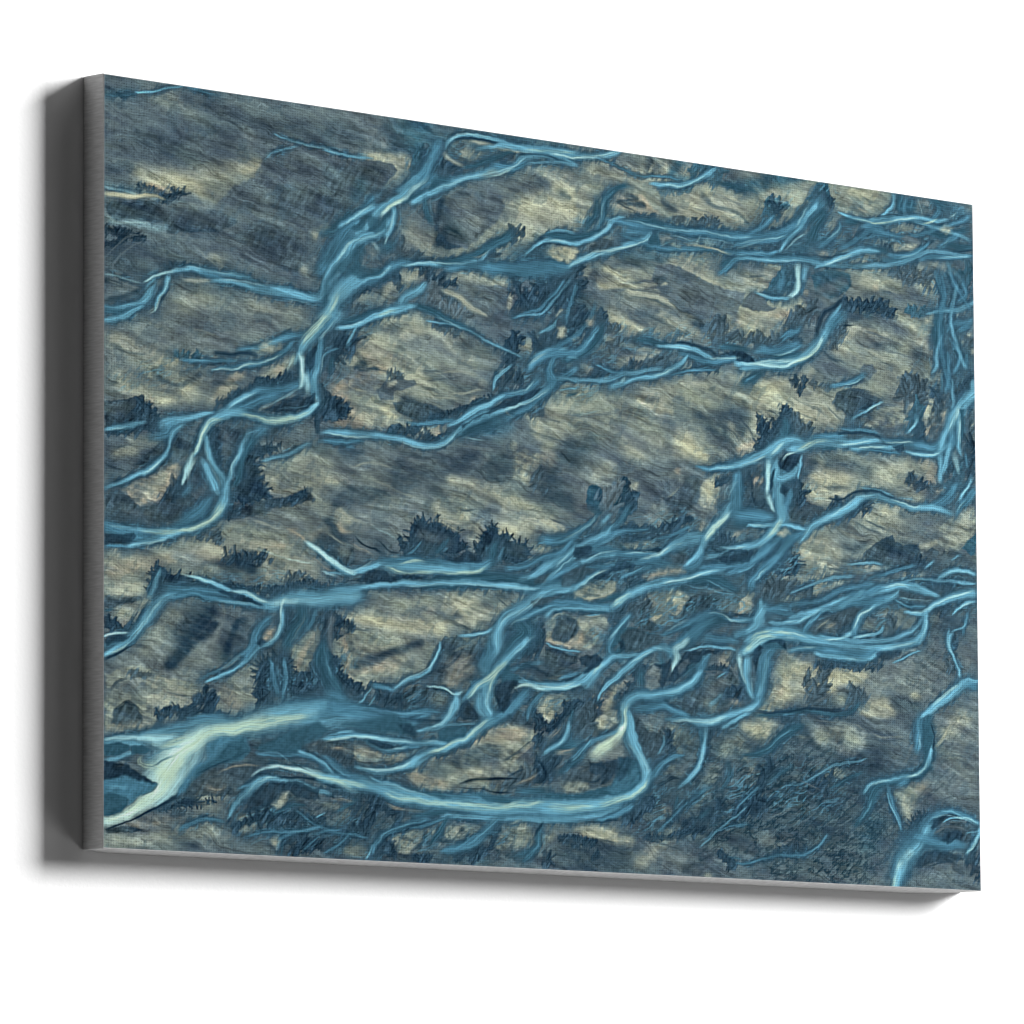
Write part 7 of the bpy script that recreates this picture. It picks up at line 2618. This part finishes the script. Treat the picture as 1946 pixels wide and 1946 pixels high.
dN .9:312,1363,12.2 346,1355,12.3 326,1377,10.2 366,1369,10.3
cB .7:294,1377,3.3 302,1362,4.1 326,1350,4.1
cB .6:342,1379,2 356,1363,2.1 370,1352,1.6
cT .7:304,1389,2 306,1368,2
bD 1:415,1347,51.6 538,1362,41.9 663,1355,42.5
bS .6:456,1282,20.8
kS .8:395,1327,51.5 456,1303,41.5 705,1353,42.7
kS .6:579,1359,31.6
gM .7:384,1292,8.2 425,1300,8.3 405,1316,10.3
hL .7:374,1295,2.5 391,1288,2.5
hY .6:415,1303,1.7 431,1299,1.7
gM .7:445,1371,10.4 421,1374,8.3 459,1374,8.3
hY .6:435,1375,2.1 443,1371,2.1
pL .97 1.7 2.5:503,1342 527,1332 554,1327 556,1344 542,1359 531,1370 509,1374 496,1364 494,1351
gY .6:517,1358,10.4
pL .97 1.3 1.7:563,1326 581,1325 579,1336 567,1345 561,1339
pL .97 1.7 2.1:598,1322 613,1315 663,1312 665,1318 653,1334 632,1342 600,1343 596,1335
hN .8:611,1334,3.4 613,1317,1.7
gD .5:627,1323,6.3
pG .97 1.7 1.7:534,1366 558,1354 596,1348 631,1346 627,1357 596,1367 583,1372 558,1369
hD .9:554,1369,2.1 579,1370,2.5 596,1367,1.7
dN .9:546,1378,6.3 567,1377,4.2
pM .9 2.1 3.0:684,1311 716,1303 755,1296 755,1342 737,1351 716,1352 701,1362 688,1354 695,1332
gY .6:737,1314,10.7 731,1347,8.6
hN .8:705,1336,1.7 710,1353,1.7
hN .8:722,1326,1.7 727,1343,1.7
hN .8:739,1329,1.7 742,1342,1.7
dN .9:684,1328,5.1 693,1311,4.3 680,1354,4.3
hP .8:484,1280,2.9 509,1287,3.3 530,1292,2.5
hL .8:710,1310,3 740,1301,3.4
cT .9:538,1302,6.3 569,1298,6.3 600,1292,5.1
cB .9:462,1374,2.9 468,1357,5.4 486,1339,6.2 513,1325,6.3 538,1313,6.3 563,1307,5
hC .7:468,1357,1.7 492,1334,1.9 521,1320,1.9 548,1312,1.5
cB .8:354,1350,3.3 378,1345,3.3 405,1337,2.5
cB .8:390,1378,3.3 407,1360,3.7 427,1340,4.1
cC .8:449,1385,2.9 457,1370,2.9 464,1357,2.9
cC .8:364,1316,2.5 380,1307,2.9
cB .8:378,1382,2.1 394,1373,2.5
cB .9:534,1326,2.9 569,1315,3.4 596,1305,3.4 613,1300,3.4
cT 1:600,1305,4.2 592,1323,5.5 579,1340,5.5 571,1353,2.9
cB 1:706,1290,7.3 684,1305,8.5 672,1322,9.4 653,1343,9.3 621,1357,9.3 590,1367,5.1
hC .7:701,1293,1.9 682,1307,2.1 667,1327,1.9 642,1348,1.7
hW .6:693,1291,2.1 676,1311,1.7
dN .9:484,1347,3.3 507,1329,3.8 538,1319,3.8 565,1309,2.9
dN .8:423,1347,12.4 451,1332,10.4 466,1281,8.3
dN .8:468,1369,10.4 488,1360,10.4 496,1376,6.3
dN .9:617,1302,3.4 642,1303,4.2 659,1297,4.2
dN .8:550,1297,4.2 590,1291,3.8
dN .8:617,1379,5.1 625,1370,3
dN .8:642,1369,10.6 663,1359,8.5
hG .5:638,1380,2.1 644,1365,1.7
hL .5:669,1382,3.4 663,1374,1.7
cT .7:755,1354,4.3 726,1369,6.4
bD 1:842,1365,54.2 930,1361,43.7
bG .8:974,1363,33 1018,1335,33.1 1051,1366,26.6
kS .6:996,1270,44.1 1108,1286,55.8 1085,1353,33.4
kS .4:842,1365,32.5
gM .7:791,1310,12.9 789,1329,8.6 744,1338,12.9
gY .7:875,1309,13.1 908,1319,13.1 854,1317,8.7 941,1328,11
hL .7:825,1317,4.3 864,1308,5.2 891,1313,4.4 930,1326,3.5
hD .8:875,1327,2.2 904,1330,2.2 925,1330,1.7
hG .5:856,1321,2.2 886,1326,2.2
dN .7:832,1336,6.5 875,1338,4.3 810,1330,5.2
cT .9:776,1306,5.6 769,1326,6.4 763,1348,6.4 748,1368,6.4 735,1377,4.3
hC .6:772,1322,1.5 765,1348,1.5 746,1368,1.7
cN .9:778,1302,3 767,1318,3.4 763,1326,2.6
hY .6:744,1345,2.1 748,1327,1.7
hY .6:778,1332,1.7 795,1327,1.7
dN .6:882,1357,5.2 873,1364,3.5
hD .7:881,1372,2.2 899,1358,2.2 919,1348,1.7
dN .7:778,1360,10.8 784,1377,8.6
hD .7:974,1322,3.1 1014,1330,2.7 1051,1344,2.2
hD .5:930,1350,2.6 974,1337,2.2
hW .5:943,1305,1.5 970,1303,1.5
hP .6:1003,1248,3.5 1010,1276,3.5
hG .6:985,1288,2.2 1014,1284,2.2
gL .6:963,1370,13.2 1030,1297,8.9
gD .6:1051,1375,11.1 1085,1353,13.4
hW .8:1112,1336,1.3 1119,1342,1.3
dN .9:1117,1343,2.7 1134,1357,4.5 1146,1361,4.5 1134,1373,3.6
hD .8:1085,1353,3.1 1089,1357,2.2
gL .7:1094,1386,8.9
hY .6:1085,1384,3.1 1100,1381,3.1
cT .7:1160,1351,1.8 1135,1348,1.8
hG .6:1119,1307,1.8 1160,1287,2.2
cB .5:1160,1283,2.2 1119,1296,2.2 1097,1311,1.8
dN .7:996,1314,6.6 978,1323,3.5 1076,1303,6.7
dN .7:952,1272,5.3 985,1257,5.3 963,1250,4.4
gD .8:1202,1354,20.7
kS .9:1281,1363,65.3 1361,1372,39.5 1228,1379,39
nA 1:751,261,45 810,334,60.3 850,370,45.4
nA .9:710,507,29.8 770,440,45 830,372,40.3
nC .9:871,154,24.3 1004,155,35 1160,144,37.7 1266,108,36
nD .9:1234,113,42.2 1310,60,42.6 1342,13,25.6
nC .9:1331,110,42.6 1462,81,54.1 1595,52,54.8
nB .9:1506,21,26.1 1584,21,32.9
nB 1:1594,159,48.2 1593,255,48.1 1591,362,48.1 1601,447,43.7
nA .8:951,357,30.6 1106,358,41.5 1243,341,42.1
nA .6:910,423,30.5 849,471,24.2
nA .9:807,818,50 928,766,50.7 1051,724,41.1
nA .9:867,842,40.2 1050,806,51.3 1207,760,52.2
nA .8:1175,835,52 1260,755,35.7
nC .8:1324,801,42.3 1475,798,43 1619,796,43.6
nA .7:1238,902,31.4 1366,871,31.8 1497,839,32.3
nA .8:698,947,39.4 787,870,39.8 847,834,30.1
nA .8:896,961,40.3 998,902,40.8 1133,870,35.2
nA .6:806,1068,39.8 866,993,40.1
nA .7:457,1123,38.3 552,1087,29
nC .7:401,1165,38 514,1177,38.5 610,1151,29.2
nA .8:253,1328,46.6 363,1322,47.2 476,1355,47.8
nA .8:570,1350,29 686,1343,39.2
nA .7:996,1266,60.9 1151,1217,62 1309,1207,63
nD .6:996,1145,40.6 1069,1100,41
nB .8:272,1069,28.1 364,1071,37.9 401,1020,32.4
nB .6:327,959,28.3 383,973,28.5
nA .7:403,426,38.4 460,379,32.8
nD .6:365,547,28.6 403,465,28.8
nD .7:441,263,29 498,176,33.1 556,99,25.5
nC .6:556,69,23.5 653,54,29.7 802,21,30.2
nD .6:1198,616,41.8 1135,664,31.1
nD .7:1240,654,31.5 1304,626,25.4
nC .6:199,912,27.9 327,891,28.4
nA .5:38,547,27.5 127,508,27.9
nD .5:236,601,28.2 291,556,28.4
cC 1:1222,904,14.1 1245,903,15.7 1272,905,15.7 1307,912,15.8 1339,918,14.3 1379,922,13.3 1420,925,13.3 1447,920,11.8 1488,910,10.7 1521,894,9.7 1538,875,8.1 1542,856,7
cB 1:1258,937,6.3 1301,931,7.9 1338,933,9 1379,937,10.6 1419,937,10.7 1441,927,8
cC .9:1312,940,5.3 1365,944,6.9 1414,943,6.4 1441,932,5.3
cB .9:1291,900,5.3 1293,892,5.3 1304,876,4.7
cB .9:1393,900,8 1390,884,6.4 1396,868,5.3
cC .9:1301,905,3.7 1325,912,4.8 1355,908,4.8 1379,901,4.2
cC .8:1387,903,3.2 1420,894,3.7 1444,888,3.7 1453,874,3.2
cC .8:1468,947,2.1 1501,930,3.2 1529,915,2.7
iN .8 2.7 2.7:1436,933 1460,926 1488,921 1485,929 1460,943 1444,945
dN .8:1322,960,5.3 1360,955,5.3 1392,959,5.3 1441,953,4.8
hH .8:1323,913,1.6 1355,909,2.1 1379,900,1.9 1390,884,1.6
hH .7:1382,906,1.6 1420,895,1.9 1444,889,1.6
hH .7:1444,922,2.1 1488,910,2.1 1524,894,2.2
hW .8:1365,945,1.9 1406,944,2.1
hE .8:1219,905,2.6 1245,902,3.7 1272,906,2.6
hH .6:1250,939,1.6 1290,930,1.8 1322,929,1.6
cB 1:586,39,12.3 576,66,12.3 564,92,14.7 554,109,14.7
cC 1:593,118,7.4 573,133,7.4 554,145,7.3 535,155,5.9
cC .9:530,132,9.8 511,150,8.3 489,170,8.3 472,192,9.7 456,215,10.6 437,235,12.1
cT .8:564,142,4.9 566,167,7.4 576,185,5.9
hH .7:568,139,2 566,157,1.7
cC .9:506,170,5.8 511,187,4.9 501,211,4.9 491,227,5.8
cB .9:677,261,14.9 727,257,15 776,248,15 826,239,12.6
iN .8 2.0 2.9:580,217 587,228 607,233 631,225 607,218 590,203
hN .7:578,145,2.5 580,172,2.5 588,194,2.5
hK .5:600,192,3 624,198,3 638,209,2.5
cC .9:783,912,6 798,901,5 820,894,5 858,889,6 903,885,6.1
cC .9:783,875,5 808,863,5 833,856,5
dN .9:913,904,6.1 923,888,5.1 933,877,3.5
hN .8:908,899,2 918,914,2
iN .8 1.5 3.5:863,1177 876,1186 901,1177 919,1173 921,1190 906,1211 888,1225 876,1218 886,1203 866,1204
hP .5:838,1203,2 861,1187,2
hN .8:843,1220,2 876,1218,2.5 893,1197,2
dN .8:942,1098,5.1 954,1125,5.1 967,1152,6.1
iN .6 2.5 2.0:921,1170 936,1165 949,1168 941,1194 921,1215 916,1201
iN .7 2.8 3.2:163,1127 183,1114 188,1135 172,1141 149,1142
dN .9:269,1107,7 265,1084,7 272,1047,7
dN .9:327,1086,9.4 355,1089,9.5 373,1071,7.1
hD .7:127,966,2.8 149,997,3.2
dD .8:49,1079,3.7 78,1074,3.2
dN .8:131,1144,6.9 149,1130,5.5
dN .9:323,513,5.7 305,523,7.1 275,529,5.7 252,541,3.8
dN .8:60,588,6.9 78,600,6.9 87,615,5.5
dN .8:346,722,4.7 321,734,3.8
dN .9:809,266,12.6 837,242,7.6 824,289,12.6
dN .8:1125,377,6.2 1156,368,6.3
dD .8:1039,415,6.2 1008,396,7.7 977,410,7.7
hD .5:912,206,2.5 976,223,3.6 1040,248,3.1
hD .5:950,304,3.1 1014,321,3.6 1052,339,3.1
dN .9:1373,244,8 1400,238,6.4 1427,237,6.5 1454,233,5.4
dN .7:1235,61,10.6 1248,74,7.9
hN .7:1393,64,2.1 1418,74,2.2
dD .7:1483,158,8.1 1510,175,6.5
dN .9:1205,502,5.2 1221,521,8.9 1242,508,7.9 1256,473,5.3
dN .8:1115,625,3.6 1136,613,4.2
dN .7:1011,720,4.1 1044,707,4.1 1065,699,3.1
dN .8:1188,654,7.8 1220,661,8.9
dN .9:515,1084,3.9 517,1104,3.9
dN .8:763,1188,5.9 783,1204,5 768,1225,4
dN .8:691,1076,5.9 705,1095,4.9
hK .6:399,1049,1.9 416,1065,1.9 434,1078,1.9
gC .9:326,1129,26.6 266,1148,26.5 207,1166,22.2 148,1195,24.1 90,1220,21.9
cW .9:357,1120,14.4 306,1134,20.4 257,1148,22.4 207,1164,22.2 168,1179,22.1 133,1204,26 109,1235,27.9 86,1261,23.9
cH .8:168,1181,18.1 129,1209,24 109,1239,25.9 90,1269,23.9 75,1298,15.9
cW .8:5,1197,3.9 42,1192,6.7 80,1189,10 119,1183,12
cC .8:373,1113,18.5 326,1122,20.5 286,1136,18.4
hN .7:76,1241,1.2 94,1230,1.6 113,1218,1.2
hB .8:84,1236,1.4 109,1222,1.6 129,1213,1.2
cC .9:446,1250,14.3 493,1259,14.4 540,1268,15.9 588,1275,17 636,1277,18.5 697,1279,19.6 758,1275,20.8 840,1273,20.9
cC .9:781,1274,20.8 830,1271,20.9 880,1263,20 921,1251,17.6 951,1234,15.2 972,1212,13.7 977,1194,12.7
cC .8:494,847,14.5 542,840,14.5 590,838,12.2 638,838,10.8
cC .8:439,306,14.5 420,328,16.8 401,352,16.8 385,379,14.4
cC .8:332,917,16.6 367,912,19 402,906,19.1 433,901,19.1
cC 1:291,350,7.6 328,357,9.5 366,358,9.6 386,335,9.6 403,303,9.6 417,277,8.7
cC .9:417,277,8.7 441,244,9.7 479,219,8.7 503,191,6.8
cB .9:375,429,7.6 365,469,8.6 361,489,7.6
cC .9:658,35,6 712,19,7 762,22,7 812,22,8.1 862,20,8.1 913,11,8.2 933,0,5.1
hH .9:792,23,2 852,22,2.5 903,14,3.1 938,-1,2
cB .8:902,139,6.1 973,141,8.2 1056,138,8.3 1160,134,8.4 1245,111,8.5 1299,78,7.4
cB .8:932,160,5.1 1014,175,6.2 1097,169,6.2 1181,162,6.3 1266,161,6.3 1330,154,6.4
cC .7:1309,166,5.3 1395,159,6.4 1483,140,6.5 1561,110,6.6 1639,108,5.5
cB .8:1374,125,6.4 1440,84,6.5 1506,86,6.5 1584,53,5.5 1646,28,5.5
cC .7:1429,64,4.3 1484,48,5.4 1550,53,5.5 1645,71,5.5
cB .7:1572,151,5.5 1582,203,6.6 1576,268,6.6 1586,331,6.6 1597,383,6.6
cC .7:1616,167,4.4 1604,233,5.5 1614,295,5.5 1631,336,5.5
cB .7:1594,127,5.5 1621,187,5.5 1644,217,5.5
cB .8:710,547,6.9 759,512,8 799,472,8 844,431,6
cC .7:804,456,5 880,452,6.1 940,432,6.1 1012,411,6.2
cB .7:800,396,5 840,371,6 870,337,5.1 880,305,4.1
cC .6:731,344,3 780,328,4 810,294,4 835,260,4
cC .8:733,850,7.9 777,825,9 827,786,9 867,762,8.1 908,738,7.1
cB .8:757,862,7 817,847,8 877,811,8.1 938,796,7.1 999,780,7.1
cC .7:1092,771,5.2 1155,755,6.2 1207,729,6.3 1239,705,5.2
cB .8:1081,792,7.2 1133,783,8.3 1197,761,8.3 1261,703,8.4
cC .7:1259,875,5.2 1312,854,6.3 1366,839,6.4 1410,804,5.3
cC .7:1323,906,5.3 1409,909,6.4 1474,898,6.4 1519,868,6.5 1541,835,5.4
cB .7:1227,857,5.2 1302,840,6.3 1367,808,6.4 1432,792,5.3
cC .6:1259,828,3.1 1324,796,4.2 1389,780,4.3
cC .6:1476,788,3.2 1542,771,4.3 1642,771,4.4
cB .7:629,1081,4.9 668,1039,5.9 727,1014,5.9 776,1000,5
cC .7:707,1036,3.9 766,1041,5 826,1037,5 866,1013,4
cB .6:401,1117,4.8 457,1108,5.7 514,1119,5.8 571,1105,4.8
cB .6:163,1077,2.8 208,1050,3.7 254,1008,3.7
cC .6:1171,1246,2.1 1119,1290,3.1 1077,1333,2
cB .6:995,1307,3 1047,1253,4.1 1099,1210,3.1
cC .6:1235,1212,2.1 1298,1187,3.1 1363,1152,3.2 1417,1138,2.1
cB .6:326,1305,2.8 382,1340,3.8 457,1346,2.9
cB .6:609,1367,2.9 648,1336,3.9 696,1323,2.9
cC .7:1229,634,3.1 1235,592,5.2 1239,560,5.3
hH .6:1214,641,1.6 1221,583,2.1
cC .7:565,376,2.9 623,380,3.9 681,401,4 740,424,3
cB .8:882,19,3.1 964,38,3.1 1046,36,3.1
hH .7:254,830,1.9 309,844,1.9 364,849,2.4
cC .7:356,631,4.8 309,653,4.7 272,674,3.8
cC 1:1491,1332,15 1476,1364,12.8 1467,1396,10.7 1462,1412,9.6
hE .9:1473,1359,5.3 1464,1391,6.4 1460,1412,6.4
cB .8:1519,1289,12.9 1558,1297,10.8 1602,1295,8.7
cC .8:1649,1260,3.3 1638,1293,5.4 1622,1317,4.3
hW .7:1542,1251,2.2 1580,1241,2.2 1625,1251,2.2 1649,1258,2.2
'''
def strokes():
    out = []
    for ln in STROKES.strip().split('\n'):
        hd, pt = ln.split(':'); h = hd.split()
        pts = [tuple(float(v) for v in q.split(',')) for q in pt.split(' ')]
        out.append((h[0][0], h[0][1:], *[float(v) for v in h[1:]], pts))
    return out

# ---------------------------------------------------------------- canvas print
canvas = bpy.data.objects.new('canvas_print', None); col.objects.link(canvas)
canvas.location = (CW/2, 0, -CH)
canvas['label'] = 'stretched canvas print of blue braided rivers on grey sand, on the white wall'
canvas['category'] = 'canvas print'
OX, OZ = CW/2, -CH

def srgb_to_linear(c):
    return np.where(c <= .04045, c/12.92, ((c+.055)/1.055)**2.4)

def print_face():
    step = 1.35
    nx, ny = int(1650/step)+1, int(1390/step)+1
    P = Painter(0, 0, nx, ny, 1650/(nx-1), 1390/(ny-1), .10)
    P.run(strokes())
    lin = srgb_to_linear(P.img)*PRINT_ALBEDO
    rgba = np.ones((ny, nx, 4), np.float32); rgba[..., :3] = lin
    xs = np.linspace(0, CW, nx)-OX; zs = np.linspace(0, -CH, ny)-OZ
    X, Z = np.meshgrid(xs, zs)
    co = np.zeros((ny, nx, 3), np.float32); co[..., 0] = X; co[..., 2] = Z
    idx = np.arange(nx*ny).reshape(ny, nx)
    f = np.stack([idx[1:, :-1], idx[1:, 1:], idx[:-1, 1:], idx[:-1, :-1]], -1).reshape(-1, 4)
    me = bpy.data.meshes.new('print_face')
    me.vertices.add(nx*ny); me.vertices.foreach_set('co', co.ravel())
    me.loops.add(f.size); me.loops.foreach_set('vertex_index', f.ravel().astype(np.int32))
    me.polygons.add(len(f)); me.polygons.foreach_set('loop_start', np.arange(0, f.size, 4, dtype=np.int32))
    me.polygons.foreach_set('loop_total', np.full(len(f), 4, np.int32))
    me.update(calc_edges=True)
    a = me.color_attributes.new('picture', 'FLOAT_COLOR', 'POINT')
    a.data.foreach_set('color', rgba.ravel())
    me.materials.append(print_material())
    o = bpy.data.objects.new('print_face', me); col.objects.link(o); o.parent = canvas
    return o
PRINT_ALBEDO = .575
print_face()

def edge_wrap():
    # the cloth folded round the stretcher: a ring of four sides with a small round-over at the front,
    # the underside sagging a little between its folded corners
    r = .0008; nseg = 96
    prof = [(0, 0)]
    for k in range(1, 5):
        a = k/4*math.pi/2; prof.append((r*math.sin(a), r*(1-math.cos(a))))
    for k in range(1, 9): prof.append((r, r+(CT-r-.0005)*k/8))
    verts, faces = [], []
    path = []
    for side, (p0, p1, nrm) in enumerate([((0, 0), (CW, 0), (0, 1)), ((CW, 0), (CW, -CH), (1, 0)), ((CW, -CH), (0, -CH), (0, -1)), ((0, -CH), (0, 0), (-1, 0))]):
        for k in range(nseg+1):
            t = k/nseg; t = t*t*(3-2*t)*.35+t*.65
            path.append((p0[0]+(p1[0]-p0[0])*t, p0[1]+(p1[1]-p0[1])*t, nrm, side, t))
    np_ = len(prof)
    rad = .0016
    for (x, z, n, side, t) in path:
        for (o, y) in prof:
            # corners: neighbours' outward offsets meet
            ox, oz = n[0]*o, n[1]*o
            L = CW if side in (0, 2) else CH
            d0, d1 = t*L, (1-t)*L
            # tangential growth at the ends so that the sides close at the corners
            tx, tz = (n[1], -n[0])
            g = (o if d1 < 1e-9 else 0)-(o if d0 < 1e-9 else 0)
            ox += tx*g; oz += tz*g
            s = 0
            if side == 2:      # d0 measured from the right end
                e = min(1, min(d0/.12, d1/.05)); e = 1-(1-e)**2
                q = max(0, (y-r)/(CT-r))
                s = (.0022+.0018*(1-t))*e*q**.8
            verts.append((x+ox-OX, y, z+oz-s-OZ))
    N = len(path)
    for i in range(N):
        j = (i+1) % N
        for k in range(np_-1):
            a, b, c, d = i*np_+k, i*np_+k+1, j*np_+k+1, j*np_+k
            if (Vector(verts[a])-Vector(verts[d])).length < 1e-7 and (Vector(verts[b])-Vector(verts[c])).length < 1e-7: continue
            faces.append((a, d, c, b))
    back = [i*np_+np_-1 for i in range(N)]
    faces.append(tuple(back))
    o = mesh_object('edge_wrap', verts, faces, edge_material(), canvas)
    return o
edge_wrap()
